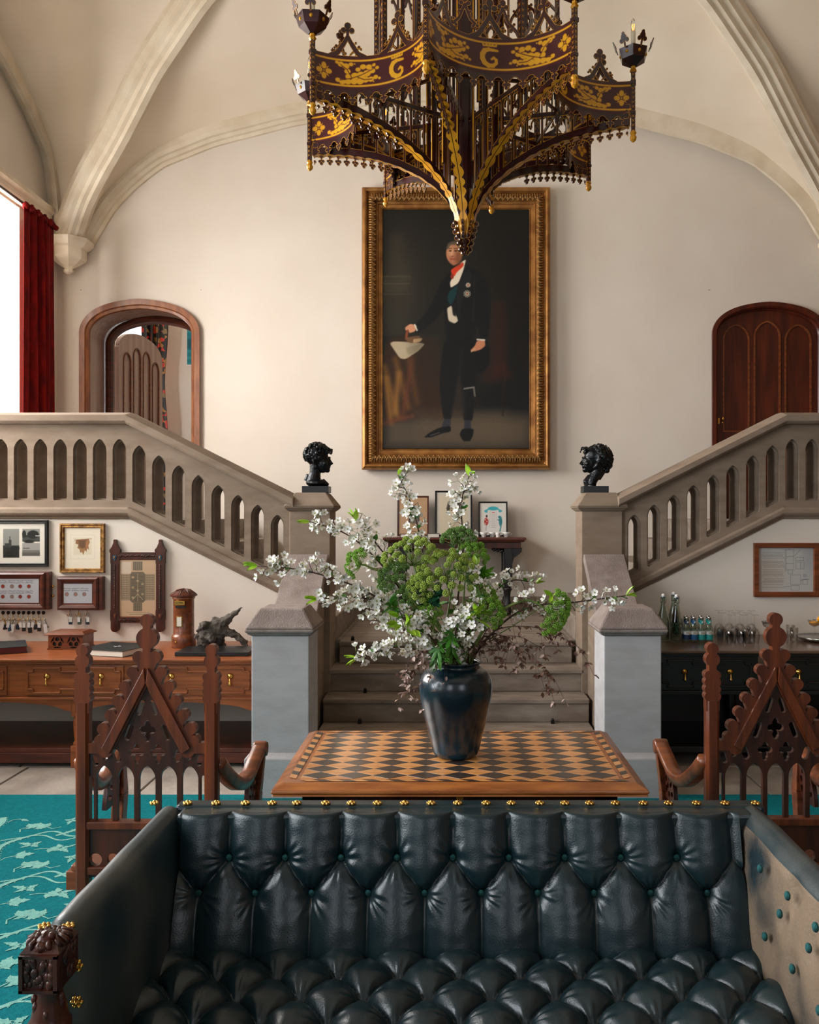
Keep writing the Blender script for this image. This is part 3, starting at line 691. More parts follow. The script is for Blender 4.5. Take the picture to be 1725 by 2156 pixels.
# ================================================================ RUG
t = thing('patterned_rug', 'large teal rug woven with pale leafy branches under the table and sofa', 'rug', (0, 0, 0))
MB().box(XL + .25, XR - .25, -.6, 5.03, -.001, .010).build('pile', rugm, t)
def rugpattern():
    mb = MB(); rz_ = random.Random(8)
    def strip(pts, wd):
        vs = []; n = len(pts); Z = .0112 + rz_.random() * .0012
        for i, p in enumerate(pts):
            a, b = pts[max(i - 1, 0)], pts[min(i + 1, n - 1)]; dx, dy = b[0] - a[0], b[1] - a[1]; l = math.hypot(dx, dy) + 1e-9
            w_ = wd(i / (n - 1)) if callable(wd) else wd
            vs += [(p[0] - dy / l * w_, p[1] + dx / l * w_, Z), (p[0] + dy / l * w_, p[1] - dx / l * w_, Z)]
        mb.add(vs, [(2 * i, 2 * i + 1, 2 * i + 3, 2 * i + 2) for i in range(n - 1)])
    LH = [(0, 0), (.10, .05), (.16, .16), (.06, .36), (.22, .30), (.30, .26), (.34, .40), (.46, .52), (.50, .34), (.60, .22), (.70, .30), (.78, .16), (.88, .10), (1, 0)]
    def leafpoly(x, y, a, L_, wd=1.0):
        pts = LH + [(p, -q) for p, q in LH[-2:0:-1]]; Z = .0112 + rz_.random() * .0012; ca, sa = math.cos(a), math.sin(a)
        mb.add([(x + L_ * (p * ca - q * wd * sa), y + L_ * (p * sa + q * wd * ca), Z) for p, q in pts], [tuple(range(len(pts)))])
    def slim(x, y, a, L_): leafpoly(x, y, a, L_, .45)
    def sprig(x, y, a, s_):
        leafpoly(x, y, a, s_, .9); slim(x, y, a + .9, s_ * .8); slim(x, y, a - .9, s_ * .8)
        strip([(x, y), (x - .04 * math.cos(a) , y - .03 * math.sin(a) - .01), (x - .07 * math.cos(a + .5), y - .07 * math.sin(a + .5))], .0035)
    def flower(x, y, a, s_):
        for k in (-1, 1): leafpoly(x, y, a + k * .75, s_ * .7, .7)
        slim(x, y, a + PI * .85, s_ * 1.1); slim(x, y, a + PI * 1.2, s_ * .8)
    PX, PY = .45, .50
    for ix in range(-9, 10):
        for iy in range(-1, 11):
            ox = ix * PX + (iy % 2) * PX / 2; oy = iy * PY - .12
            if oy > 4.66: continue
            main = [(ox + .055 * math.sin(2 * PI * u) + .10 * u, oy + PY * u) for u in np.linspace(0, 1, 18)]
            strip(main, lambda u: .009 + .007 * math.sin(PI * u))
            for k in range(1, 17):
                for sg in (-1, 1): mb.add([(main[k][0] + sg * .019, main[k][1], .0119), (main[k][0] + sg * .026, main[k][1] - .005, .0119), (main[k][0] + sg * .024, main[k][1] + .009, .0119)], [(0, 1, 2)])
            e = main[-1]
            for sg in (1, -1):       # lens-shaped loop between neighbouring stems
                strip([(e[0] + .26 * u, e[1] + sg * .040 * math.sin(PI * u) + .03 * math.sin(2 * PI * u)) for u in np.linspace(0, 1, 16)], .0075 if sg > 0 else .006)
            strip([(e[0] - .20 * u, e[1] - .02 - .13 * u + .03 * math.sin(PI * u)) for u in np.linspace(0, 1, 12)], .006)
            sprig(ox + .15, oy + .24, .4, .085); flower(ox + .16, oy + .38, .2, .075); sprig(ox - .10, oy + .12, 2.7, .085); flower(ox - .13, oy + .34, 2.9, .08); sprig(ox + .02, oy + .62, 1.0, .07); flower(ox + .30, oy + .14, 1.2, .07); flower(ox - .02, oy + .22, 2.2, .06); sprig(ox + .27, oy + .33, -.3, .07)
    # clip to the field of the rug
    keep = [i for i, f in enumerate(mb.f) if all(-.2 < mb.v[k][1] < 4.66 and XL + .45 < mb.v[k][0] < XR - .45 for k in f)]
    mb.f = [mb.f[i] for i in keep]; mb.m = [0] * len(keep); mb.s = [False] * len(keep)
    return mb
rugpattern().build('woven_branches', rugp, t)
# ================================================================ INLAID TABLE
def table():
    t = thing('inlaid_table', 'low table with a harlequin diamond inlaid top holding the flower vase', 'table', (.03, 3.235, 0))
    x, y, z = .632, .385, .75
    MB().frustum(-x, x, -y, y, z - .038, -x + .006, x - .006, -y + .006, y - .006, z - .03).frustum(-x, x, -y, y, z - .03, -x, x, -y, y, z - .018).frustum(-x, x, -y, y, z - .018, -x + .035, x - .035, -y + .035, y - .035, z - .001).build('top', edgewood, t, bevel=.004)
    fx, fy = x - .085, y - .075
    MB().box(-fx, fx, -fy, fy, z - .006, z).build('inlay_field', inkl, t)
    nx = 9; px = 2 * fx / nx; ny = 8; py = 2 * fy / ny
    def dia(nm, m, s_=.5):
        return MB().add([(-px * s_, 0, .0), (0, -py * s_, .0), (px * s_, 0, .0), (0, py * s_, .0), (-px * s_ * .985, 0, .0008), (0, -py * s_ * .985, .0008), (px * s_ * .985, 0, .0008), (0, py * s_ * .985, .0008)], [(4, 5, 6, 7), (0, 1, 5, 4), (1, 2, 6, 5), (2, 3, 7, 6), (3, 0, 4, 7)]).mesh(nm, m)
    dk = [dia('inlay_diamond', inkd)]; lt = dia('inlay_diamond', inkl2)
    for i in range(nx):
        for j in range(ny): o = link('inlay_diamond', dk[0], t); o.location = (-fx + px * (i + .5), -fy + py * (j + .5), z)
    for i in range(1, nx):
        for j in range(1, ny): o = link('inlay_diamond', lt, t); o.location = (-fx + px * i, -fy + py * j, z)
    # striped stringing round the field
    mbd = MB(); mbl = MB()
    for sx in (-1, 1):
        n = 16
        for k in range(n):
            y0 = -fy + 2 * fy * k / n; (mbd if k % 2 else mbl).add([(sx * (fx + .014), y0, z + .0008), (sx * (fx + .014), y0 + 2 * fy / n, z + .0008), (sx * (fx + .040), y0 + 2 * fy / n + .018, z + .0008), (sx * (fx + .040), y0 + .018, z + .0008)], [(0, 1, 2, 3)])
    for sy in (-1, 1):
        n = 26
        for k in range(n):
            x0 = -fx + 2 * fx * k / n; (mbd if k % 2 else mbl).add([(x0, sy * (fy + .008), z + .0008), (x0 + 2 * fx / n, sy * (fy + .008), z + .0008), (x0 + 2 * fx / n + .03, sy * (fy + .028), z + .0008), (x0 + .03, sy * (fy + .028), z + .0008)], [(0, 1, 2, 3)])
    mbd.build('stringing', inkd, t); mbl.build('stringing', inkl2, t)
    ax, ay = .54, .31
    MB().box(-ax, ax, -ay, -ay + .025, z - .14, z - .038).box(-ax, ax, ay - .025, ay, z - .14, z - .038).box(-ax, -ax + .025, -ay, ay, z - .14, z - .038).box(ax - .025, ax, -ay, ay, z - .14, z - .038).frustum(-ax - .01, ax + .01, -ay - .01, ay + .01, z - .05, -ax - .03, ax + .03, -ay - .03, ay + .03, z - .038).build('apron', darkchair, t, bevel=.002)
    em = MB()
    for k in range(4):
        a = PI / 2 * k; em.add([(.0 + .024 * math.cos(a) + .013 * math.cos(q), -ay - .001, z - .088 + .024 * math.sin(a) + .013 * math.sin(q)) for q in np.linspace(0, 2 * PI, 10)[:-1]], [tuple(range(9))])
    em.build('painted_flower', chgold, t)
    for sx in (-1, 1):
        for sy in (-1, 1):
            cx, cy = sx * (ax - .04), sy * (ay - .04)
            mb = MB().box(cx - .04, cx + .04, cy - .04, cy + .04, z - .20, z - .04)
            mb.lathe([(.038, .55), (.03, .53), (.042, .50), (.046, .46), (.03, .36), (.024, .22), (.034, .16), (.04, .12)], (cx, cy, 0), 12)
            mb.box(cx - .04, cx + .04, cy - .04, cy + .04, .0105, .12); mb.build('leg', darkchair, t, bevel=.003)
    MB().box(-ax + .06, ax - .06, -.03, .03, .06, .10).build('stretcher', darkchair, t, bevel=.003)
    return t
inkl2 = mat('light_inlay_b', (222, 160, 98), (200, 130, 68), .3, scale=10, stretch=(1, 5, 1), coat=.4)
table()
# ================================================================ VASE
VY = 3.21; VX = (960 - CX) * VY / F
vt = thing('vase', 'tall dark blue glazed jar holding blossom branches on the inlaid table', 'vase', (VX, VY, .7512)); vt.scale = (1.02, 1.02, .93)
pv = [(.0, .004), (.06, .0), (.074, .003), (.082, .012), (.088, .03), (.098, .08), (.110, .13), (.121, .18), (.130, .23), (.134, .265), (.134, .29), (.129, .315), (.116, .338), (.099, .352), (.091, .358), (.088, .365), (.090, .372), (.097, .377), (.098, .381), (.094, .383), (.088, .380), (.083, .37), (.09, .33), (.07, .10), (.0, .09)]
def smoothprof(p, n=4):
    out = []
    for i in range(len(p) - 1):
        for k in range(n):
            u = k / n; p0, p1, p2, p3 = p[max(i - 1, 0)], p[i], p[i + 1], p[min(i + 2, len(p) - 1)]
            out.append(tuple(.5 * (2 * p1[j] + (p2[j] - p0[j]) * u + (2 * p0[j] - 5 * p1[j] + 4 * p2[j] - p3[j]) * u * u + (3 * p1[j] - p0[j] - 3 * p2[j] + p3[j]) * u ** 3) for j in (0, 1)))
    return [(max(a, 0), b) for a, b in out] + [p[-1]]
MB().lathe(smoothprof(pv, 3), seg=64, cap=False).build('body', vasem, vt)
MB().lathe([(.0, .34), (.08, .34)], seg=24, cap=False).build('water', blackstone, vt)
# ================================================================ LEATHER SOFA
def studmb():
    mb = MB().lathe([(.007, 0), (.007, .004), (.004, .008)], seg=8).ball((0, 0, .007), .005, seg=6, rings=4)
    for k in range(6): mb.ball((.0095 * math.cos(k * PI / 3), .0095 * math.sin(k * PI / 3), .003), .0052, seg=6, rings=4)
    return mb
def sofa():
    t = thing('leather_sofa', 'buttoned dark green leather sofa with carved wooden front posts', 'sofa', (.02, 0, 0))
    ox = .02
    # tufting height field from crease segments
    def creases(P, segs, depth, wide, btn):
        x, y = P; d = np.full(x.shape, 9.)
        for (a, b, c, e) in segs: d = np.minimum(d, segd(x, y, a, b, c, e, 0))
        h = depth * np.sqrt(1 - (1 - np.clip(d / wide, 0, 1)) ** 2)
        db = np.full(x.shape, 9.)
        for a, b in btn: db = np.minimum(db, np.hypot(x - a, y - b))
        return h - .016 * np.exp(-(db / .022) ** 2)
    # ---- back: u across, v from top (0) to seat (1)
    zt, zb, yt, yb_ = .80, .44, 2.455, 2.36
    U0, U1 = -.785, .80; P_ = .1585; uc = [(-.015) + P_ * k for k in range(-4, 5)]
    segs = []; btn = []
    lo = [c + P_ / 2 for c in uc] + [uc[0] - P_ / 2]
    for c in uc: segs.append((c, -.2, c, .118)); btn.append((c, .122))
    for c in lo: segs.append((c, .215, c, .7)); btn.append((c, .212))
    for c in uc: segs += [(c, .122, c + P_ / 2, .212), (c, .122, c - P_ / 2, .212)]
    nu, nv = 400, 110; u = np.linspace(U0, U1, nu); v = np.linspace(-.03, .40, nv); X, V = np.meshgrid(u, v)
    pp = (X - uc[0]) / P_; qq = np.clip((V - .122) / .09, 0, 1) / 2; h = .036 * (np.abs(np.sin(PI * (pp + qq))) * np.abs(np.sin(PI * (pp - qq)))) ** .33
    def wrinkle(x, y, bts, h):
        for k, (a, b) in enumerate(bts):
            r_ = np.hypot(x - a, y - b); th_ = np.arctan2(y - b, x - a); h = h - .015 * np.exp(-(r_ / .018) ** 2) + .0020 * np.exp(-((r_ - .035) / .022) ** 2) * np.sin(9 * th_ + k * 1.7 + 3 * np.sin(2 * th_ + k)) * (r_ < .1)
        return h
    h = wrinkle(X, V, btn, h)
    h += .010 * np.sin(np.clip((V - .2) / .2, 0, 1) * PI)
    nzv = np.array([[mnoise.noise((a * 16, b * 30, 3)) for a in u] for b in v]) * .0016; h = h + nzv
    edge = np.clip((V + .03) / .045, 0, 1); roll = np.sqrt(1 - (1 - edge) ** 2)
    tt = np.clip(V / .36, 0, 1.2)
    Yp = yt + (yb_ - yt) * tt - (h * roll) + .05 * (1 - roll); Zp = zt - np.clip(V, 0, None) * 1.0 + (-.012 + .012 * roll); Zp = Zp + .003
    b = surf('back_cushion', np.stack([X, Yp, Zp], -1), leather, t)
    MB().box(U0 - .045, U1 + .10, 2.50, 2.56, .14, .802).build('back_frame', leather, t, bevel=.012, seg=3)
    MB().box(U0 - .02, U1 + .05, 2.44, 2.51, .30, .797).build('back_padding', leather, t, bevel=.01)
    sm = studmb().mesh('brass_stud', brass)
    for k in range(6): pass
    for px_ in (325, 395, 455, 517, 573, 625, 686, 740, 795, 852, 908, 964, 1024, 1077, 1296, 1355, 1408, 1467, 1527, 1591, 1137, 1190, 1242):
        o = link('brass_stud', sm, t); o.location = ((px_ - CX) * 2.515 / F - ox, 2.515, .802)
    # teal buttons on the back
    bmh = MB().ball((0, 0, 0), .0095, seg=8, rings=5, sc=(1, .5, 1)).mesh('button', tealbtn)
    for a, v_ in btn:
        if U0 < a < U1: o = link('button', bmh, t); o.location = (a, yt + (yb_ - yt) * v_ / .36 - .001, zt - v_ + .004)
    # ---- seat: diamonds
    SP, SQ = .16, .100; bt = []; sg = []
    y1, y0 = 2.385, 1.74; rows = [y1 - .045 - SQ * k for k in range(7)]
    for r_, yy in enumerate(rows):
        for k in range(-6, 7):
            c = .08 + SP * k + (SP / 2 if r_ % 2 else 0); bt.append((c, yy)); sg += [(c, yy, c + SP / 2, yy - SQ), (c, yy, c - SP / 2, yy - SQ)]
            if r_ == 0: sg.append((c, yy, c, yy + .2))
    nu, nv = 440, 200; X, Yv = np.meshgrid(np.linspace(-.79, .835, nu), np.linspace(y1, y0, nv))
    h = np.full(X.shape, 9.)
    # fast lattice distance
    pp = (X - .08) / SP; qq = np.clip(rows[0] - Yv, 0, None) / (2 * SQ); q = .050 * (np.abs(np.sin(PI * (pp + qq))) * np.abs(np.sin(PI * (pp - qq)))) ** .36
    q = wrinkle(X, Yv, bt, q)
    nz2 = np.array([[mnoise.noise((a * 14, b_ * 14, 7)) for a in X[0]] for b_ in Yv[:, 0]]) * .0018
    Zs = .425 + q + nz2; fr = np.clip((Yv - y0) / .06, 0, 1); Zs = Zs - .10 * (1 - np.sqrt(1 - (1 - fr) ** 2)); Zs = Zs - .03 * np.clip((Yv - 2.33) / .055, 0, 1) ** 2
    surf('seat_cushion', np.stack([X, Yv, Zs], -1), leather, t)
    for a, b_ in bt:
        if -.78 < a < .83 and y0 + .05 < b_ < y1 - .03: o = link('button', bmh, t); o.location = (a, b_, .4135); o.rotation_euler = (PI / 2, 0, 0)
    MB().box(-.80, .845, 1.745, 2.50, .20, .40).build('seat_frame', leather, t, bevel=.02, seg=3)
    # ---- arms
    def arm(s, x0, x1, m_, nm):
        # cross-section in (x,z), lofted along y with rounded front
        nrow, ncol = 60, 40; Pp = np.zeros((nrow, ncol, 3)); cx = (x0 + x1) / 2; hw = abs(x1 - x0) / 2
        ys = np.linspace(2.50, 1.775, nrow)
        for i, y_ in enumerate(ys):
            f = 1 - (max(0, (1.83 - y_) / .055)) ** 2; f = math.sqrt(max(f, 0.0))
            for j in range(ncol):
                q_ = j / (ncol - 1); A = -s * (-1.0 + 2 * q_)     # inner -> outer
                if q_ < .3: xx, zz = -1.0, .36 + (q_ / .3) * .38
                elif q_ > .7: xx, zz = 1.0, .36 + ((1 - q_) / .3) * .38
                else:
                    a = PI * (q_ - .3) / .4; xx, zz = -math.cos(a), .74 + .062 * math.sin(a)
                bul = .014 * math.sin(min(1, (zz - .3) / .45) * PI) if xx < 0 else 0
                bul += .004 * mnoise.noise((y_ * 7, zz * 7, s * 3.0)) + (.008 * mnoise.noise((y_ * 14, zz * 14, 5.)) if s > 0 and q_ < .35 else 0)
                if s > 0 and q_ < .4:
                    for (by, bz) in ABT: bul -= .020 * math.exp(-((y_ - by) ** 2 + (zz - bz) ** 2) / .0009)
                Pp[i, j] = (cx + s * (xx * hw * (.25 + .75 * f) - bul * f), y_, .33 + (zz - .33) * (.90 + .10 * f))
        mi_ = np.zeros((nrow - 1, ncol - 1)); mi_[:, 14:] = 1; o = surf(nm, Pp, m_, t, mi=mi_, m2=leathera); cp = MB(); n = ncol; front = [tuple(p) for p in Pp[-1]]; cp.add(front, [tuple(range(n))]); c2 = cp.build('arm_front_panel', leather, t)
        MB().box(min(x0, x1) + .006, max(x0, x1) - .006, 1.79, 2.50, .14, .40).build('arm_base', m_, t, bevel=.008)
        return o
    ABT = []
    bpx = [(1591, 1829, .80), (1648, 1886, .80), (1632, 1924, .8), (1706, 1952, .8), (1601, 1972, .8), (1692, 1996, .8), (1658, 2040, .8), (1714, 2128, .8), (1760, 2060, .8), (1780, 2150, .8)]
    for a, b_, _ in bpx:
        Y_ = .808 * F / (a - CX); ABT.append((Y_, ZC + (CY - b_) * Y_ / F))
    arm(-1, -.80, -.885, leathera, 'arm'); arm(1, .815, .905, leatherw, 'arm')
    for by, bz in ABT:
        if bz > .42: o = link('button', bmh, t); o.location = (.80, by, bz); o.rotation_euler = (0, 0, PI / 2); o.scale = (1.1, 1.6, 1.25)
    for k in range(4):
        o = link('brass_stud', sm, t); o.location = (-.794, 1.77, .72 - k * .075); o.rotation_euler = (PI / 2, 0, 0)
    o = link('brass_stud', sm, t); o.location = (-.815, 1.775, .795); o = link('brass_stud', sm, t); o.location = (-.865, 1.775, .795)
    # ---- carved front posts
    for s, cx in ((-1, -.83), (1, .862)):
        y_ = 1.725; hb = .039
        mb = MB(); mb.box(cx - hb, cx + hb, y_ - .045, y_ + .045, .712, .788)
        pst = mb.build('front_post', darkchair, t, bevel=.003)
        lion = MB(); lion.frustum(cx - hb, cx + hb, y_ - .045, y_ + .045, .788, cx - hb * .75, cx + hb * .75, y_ - .03, y_ + .04, .80)
        rr_ = random.Random(5)
        lion.ball((cx, y_ - .012, .802), .022, sc=(1, 1.1, .8)); lion.ball((cx, y_ - .034, .797), .011, sc=(1.2, 1, .9)); lion.ball((cx - .013, y_ - .02, .812), .008); lion.ball((cx + .013, y_ - .02, .812), .008); lion.ball((cx, y_ - .02, .815), .007, sc=(.7, 1.5, .8))
        for k in range(26):
            a = 2 * PI * k / 26; R_ = .024 + .012 * (k % 2); lion.tube([(cx + R_ * .6 * math.cos(a), y_ + R_ * .6 * math.sin(a), .808), (cx + R_ * math.cos(a) * 1.1, y_ + R_ * math.sin(a) * 1.1, .800), (cx + 1.02 * hb * math.cos(a + .15), y_ + hb * 1.05 * math.sin(a + .15), .791)], [.006, .006, .004], 5)
        lion.build('lion_mask', darkchair, pst)
        cv = MB()
        for fx, fy, ax_ in ((0, -.045, 0), (s * -hb, 0, 1)):
            for k in range(34):
                a, b_ = rr_.uniform(-.028, .028), rr_.uniform(-.026, .026)
                p = (cx + a, y_ + fy, .75 + b_) if ax_ == 0 else (cx + fx, y_ + a, .75 + b_)
                cv.ball(p, rr_.uniform(.004, .009), seg=6, rings=4, sc=(1, .6, 1.4) if ax_ == 0 else (.6, 1, 1.4))
            if ax_ == 0:
                for q_ in (-1, 1): cv.box(cx + q_ * .034 - .004, cx + q_ * .034 + .004, y_ - .051, y_ - .044, .714, .786); cv.box(cx - .038, cx + .038, y_ - .051, y_ - .044, .75 + q_ * .034 - .003, .75 + q_ * .034 + .003)
        cv.build('carved_panel', darkchair, pst)
        tl = MB().lathe([(.020, .715), (.024, .705), (.028, .70), (.024, .69), (.03, .67), (.034, .65), (.036, .64), (.042, .63), (.042, .615), (.03, .60), (.026, .55), (.032, .48), (.036, .42), (.03, .38), (.04, .36)], (cx, y_, 0), 16)
        for k in range(40):
            a = rr_.uniform(0, 2 * PI); z_ = rr_.uniform(.5, .69); tl.ball((cx + .028 * math.cos(a), y_ + .028 * math.sin(a), z_), .007, seg=6, rings=4, sc=(1, 1, 1.6))
        tl.box(cx - .036, cx + .036, y_ - .036, y_ + .036, .22, .37); tl.lathe([(.02, .0107), (.03, .03), (.034, .08), (.028, .18), (.034, .22)], (cx, y_, 0), 12)
        tl.build('turned_shaft', darkchair, t)
        tl2 = MB().box(cx - .03, cx + .03, 2.47, 2.55, .0107, .16).build('rear_leg', darkchair, t)
    MB().box(-.80, .83, 1.70, 1.76, .20, .33).build('front_rail', darkchair, t, bevel=.004)
    return t
sofa()
# ================================================================ GOTHIC CHAIRS
def chair():
    t = thing('gothic_armchair', 'x', 'chair', (-1.17, 3.30, 0), group='carved gothic armchairs')
    S = .001833; Z0 = lambda py: ZC + (CY - py) * 3.3 / F
    mp = lambda y0: (lambda a, b, w_: (a * S, y0 + w_, (1986 - b) * S))
    # plate works with b as px row measured downwards: flip through mapf
    def crest(x, y):
        ds = []; ax = abs(x)
        ds.append(segd(ax, y, 0, 1412, 86, 1578, 15)); ds.append(segd(x, y, 0, 1304, 0, 1420, 8)); ds.append(circ(x, y, 0, 1343, 22)); ds.append(circ(x, y, 0, 1306, 14))
        for a, b, r in ((17, 1382, 13), (30, 1414, 12), (46, 1444, 12), (61, 1474, 12), (76, 1504, 12), (91, 1533, 13)):
            ds.append(circ(ax, y, a, b, r)); ds.append(segd(ax, y, a, b, a - 8, b + 22, 8))
        ds.append(boxd(ax, y, 82, 138, 1562, 1584)); ds.append(segd(ax, y, 100, 1556, 92, 1572, 10))
        return mn(ds)
    tri = lambda x, y: np.maximum(polyd(x, y, [(0, 1415), (98, 1590), (-98, 1590)]), 0 * x - 99)
    def tracery(x, y):
        ax = abs(x); body = U(tri(x, y), boxd(x, y, -132, 132, 1578, 1742))
        holes = []
        for c in (-90, -45, 0, 45, 90): holes.append(lancet(x, -y, c, 17.5, -1733, -1640, 16))
        for c in (-118,): holes.append(lancet(ax, -y, 118, 6, -1733, -1640, 4))
        for c, r_ in ((0, 1536),):
            for dx, dy in ((0, -10), (0, 14), (-10, 0), (10, 0)): holes.append(circ(x, y, c + dx, r_ + dy, 7.5)); 
            holes.append(segd(x, y, 0, 1520, 0, 1556, 5))
        for c in (-22.5, 22.5):
            for dx, dy in ((0, -8), (0, 12), (-9, 0), (9, 0)): holes.append(circ(x, y, c + dx, 1583 + dy, 7))
            holes.append(segd(x, y, c, 1570, c, 1603, 4.5))
        holes.append(segd(ax, y, 67, 1583, 62, 1597, 7)); holes.append(segd(ax, y, 10, 1478, 17, 1500, 5)); holes.append(segd(ax, y, 34, 1530, 42, 1552, 6)); holes.append(circ(ax, y, 88, 1594, 5))
        holes.append(segd(ax, y, 112, 1594, 108, 1606, 6))
        return np.maximum(body, -mn(holes))
    pl = lambda f, a, b, c, d, th, y0, r=2.2: plate(f, a, b, c, d, r, th, mp(y0), mi=(0, 0, 0))
    pl(crest, -140, 140, 1288, 1605, .034, 0, 2.0).build('gable_crest', woodv, t)
    g = MB()
    for s in (-1, 1):
        g.prism([(s * 4 * S, (1986 - 1404) * S), (s * 93 * S, (1986 - 1572) * S), (s * 76 * S, (1986 - 1584) * S), (0, (1986 - 1436) * S)], -.03, -.012)
    g.build('gable_rib', woodv, t, bevel=.003)
    pl(tracery, -134, 134, 1412, 1742, .020, 0, 1.8).build('tracery_panel', darkchair, t)
    MB().box(-.245, .245, -.022, .022, .445, .475).box(-.245, .245, -.02, .02, .27, .30).build('back_rail', woodv, t, bevel=.004)
    lat = lambda x, y: np.maximum(boxd(x, y, -130, 130, 1800, 1845), -mn([segd(np.mod(x + 15, 30) - 15, y, 0, 1808, 0, 1838, 8)]))
    pl(lambda x, y: np.maximum(boxd(x, y, -132, 132, 1745, 1845), -circ(np.mod(x + 18, 36) - 18, y, 0, 1808, 13)), -134, 134, 1740, 1850, .018, 0, 3).build('lower_panel', darkchair, t)
    def post(x, y):
        ds = [circ(x, y, 0, 1368, 12.5), circ(x, y, 0, 1391, 15), boxd(x, y, -8, 8, 1370, 1425), boxd(x, y, -14, 14, 1425, 1500)]
        for k in range(4): ds.append(circ(abs(x), y, 8, 1424 + 15 * k, 9.5))
        return mn(ds)
    for s in (-1, 1):
        mb = plate(post, -20, 20, 1350, 1500, 1.5, .040, lambda a, b, w_: (s * .2475 + a * S, w_, (1986 - b) * S), mi=(0, 0, 0))
        z1 = (1986 - 1478) * S; mb.add([], [])
        h = .0255; c_ = .010; oct_ = [(-h + c_, -h), (h - c_, -h), (h, -h + c_), (h, h - c_), (h - c_, h), (-h + c_, h), (-h, h - c_), (-h, -h + c_)]
        mb.prism([(s * .2475 + a, b) for a, b in oct_], .0107, z1, axes='xy'); mb.prism([(s * .2475 + a * .8, b * .8) for a, b in oct_], z1, z1 + .01, axes='xy')
        mb.build('back_post', woodv, t)
        # arm: swoops down then up to a scroll, broad and flat
        pts = curve([(s * .262, .02, .70), (s * .276, .11, .62), (s * .292, .22, .555), (s * .304, .33, .545), (s * .312, .43, .585), (s * .317, .52, .622)], 30)
        arm_ = MB(); arm_.sweep(pts, [(-.028, -.014), (-.034, .0), (-.026, .016), (.026, .016), (.034, .0), (.028, -.014), (.020, -.034), (-.020, -.034)], (1, 0, 0), smooth=True)
        ex, ey, ez = pts[-1]
        vs = MB().lathe([(.030, -.030), (.034, -.022), (.034, .022), (.030, .030)], seg=16, M=Matrix.Translation((ex, ey + .005, ez - .014)) @ Matrix.Rotation(PI / 2, 4, 'Y'))
        arm_.add(vs.v, vs.f, 0, True); arm_.build('arm', wood, t)
        # front leg and pierced bracket below the arm
        fl_ = MB().prism([(s * .317 - .026, 0), (s * .317 + .026, 0), (s * .317 + .026, 0), (s * .317 - .026, 0)], 0, 0)
        fl_ = MB(); x_ = s * .300
        fl_.frustum(x_ - .026, x_ + .026, .47, .53, .0107, x_ - .026, x_ + .026, .44, .50, .25); fl_.frustum(x_ - .026, x_ + .026, .44, .50, .25, x_ - .026, x_ + .026, .47, .53, .42); fl_.frustum(x_ - .026, x_ + .026, .47, .53, .42, x_ + s * .015 - .026, x_ + s * .015 + .026, .50, .535, .59)
        fl_.build('front_leg', wood, t, bevel=.004)
        def br(x, y):
            q_ = circ(x, y, .0, .0, .17); d = np.maximum(np.maximum(q_, -x), -y); hs = []
            for a in (.32, .62, .92, 1.22): hs.append(segd(x, y, .125 * math.cos(a), .125 * math.sin(a), .145 * math.cos(a), .145 * math.sin(a), .010))
            for a in (.35, .78, 1.2): hs.append(circ(x, y, .09 * math.cos(a), .09 * math.sin(a), .014))
            hs.append(circ(x, y, .042, .042, .017)); return np.maximum(d, -mn(hs))
        plate(br, -.01, .18, -.01, .18, .004, .018, lambda a, b, w_: (x_ + w_, .49 - a, .40 + b), mi=(0, 0, 0)).build('pierced_bracket', darkchair, t)
        MB().box(x_ - .022, x_ + .022, .01, .47, .20, .272).build('side_rail', wood, t, bevel=.003)
        MB().box(x_ - .018, x_ + .018, .01, .46, .10, .14).build('stretcher', wood, t, bevel=.003)
    MB().box(-.30, .30, .0, .50, .275, .30).build('seat', wood, t, bevel=.006)
    MB().box(-.28, .28, .45, .49, .20, .275).build('front_rail', wood, t, bevel=.004)
    return t
ch = chair(); ch['label'] = 'left carved gothic chair with a pointed gable back in front of the oak sideboard'
ch.location = (-1.17, 3.30, 0)
ch2 = clone(ch, (1.265, 3.34, 0), label='right carved gothic chair with a pointed gable back in front of the black sideboard')
# ================================================================ SIDEBOARDS
def drawer_mould(mb, x0, x1, z0, z1, y, d=.012, w_=.012):
    """raised geometric moulding: frame with stepped corners and notched middle"""
    xm = (x0 + x1) / 2; n = .035; g = .09
    P = [(x0 + n, z0), (xm - g, z0), (xm - g, z0 + n * .7), (xm + g, z0 + n * .7), (xm + g, z0), (x1 - n, z0), (x1 - n, z0 + n * .7), (x1, z0 + n * .7), (x1, z1 - n * .7), (x1 - n, z1 - n * .7), (x1 - n, z1), (xm + g, z1), (xm + g, z1 - n * .7), (xm - g, z1 - n * .7), (xm - g, z1), (x0 + n, z1), (x0 + n, z1 - n * .7), (x0, z1 - n * .7), (x0, z0 + n * .7), (x0 + n, z0 + n * .7)]
    for i in range(len(P)):
        (a, b), (c, e) = P[i], P[(i + 1) % len(P)]; h = w_ / 2
        mb.box(min(a, c) - h, max(a, c) + h, y - d, y + .001, min(b, e) - h, max(b, e) + h)
def handle(parent, x, y, z):
    mb = MB(); mb.lathe([(.019, 0), (.021, .003), (.012, .008), (.006, .012), (.004, .016)], seg=12, M=Matrix.Translation((x, y, z)) @ Matrix.Rotation(PI / 2, 4, 'X'))
    mb.lathe([(.003, -.012), (.005, -.03), (.008, -.045), (.011, -.052), (.007, -.056), (.003, -.062)], (x, y - .016, z), 10); return mb.build('drop_handle', brass, parent)
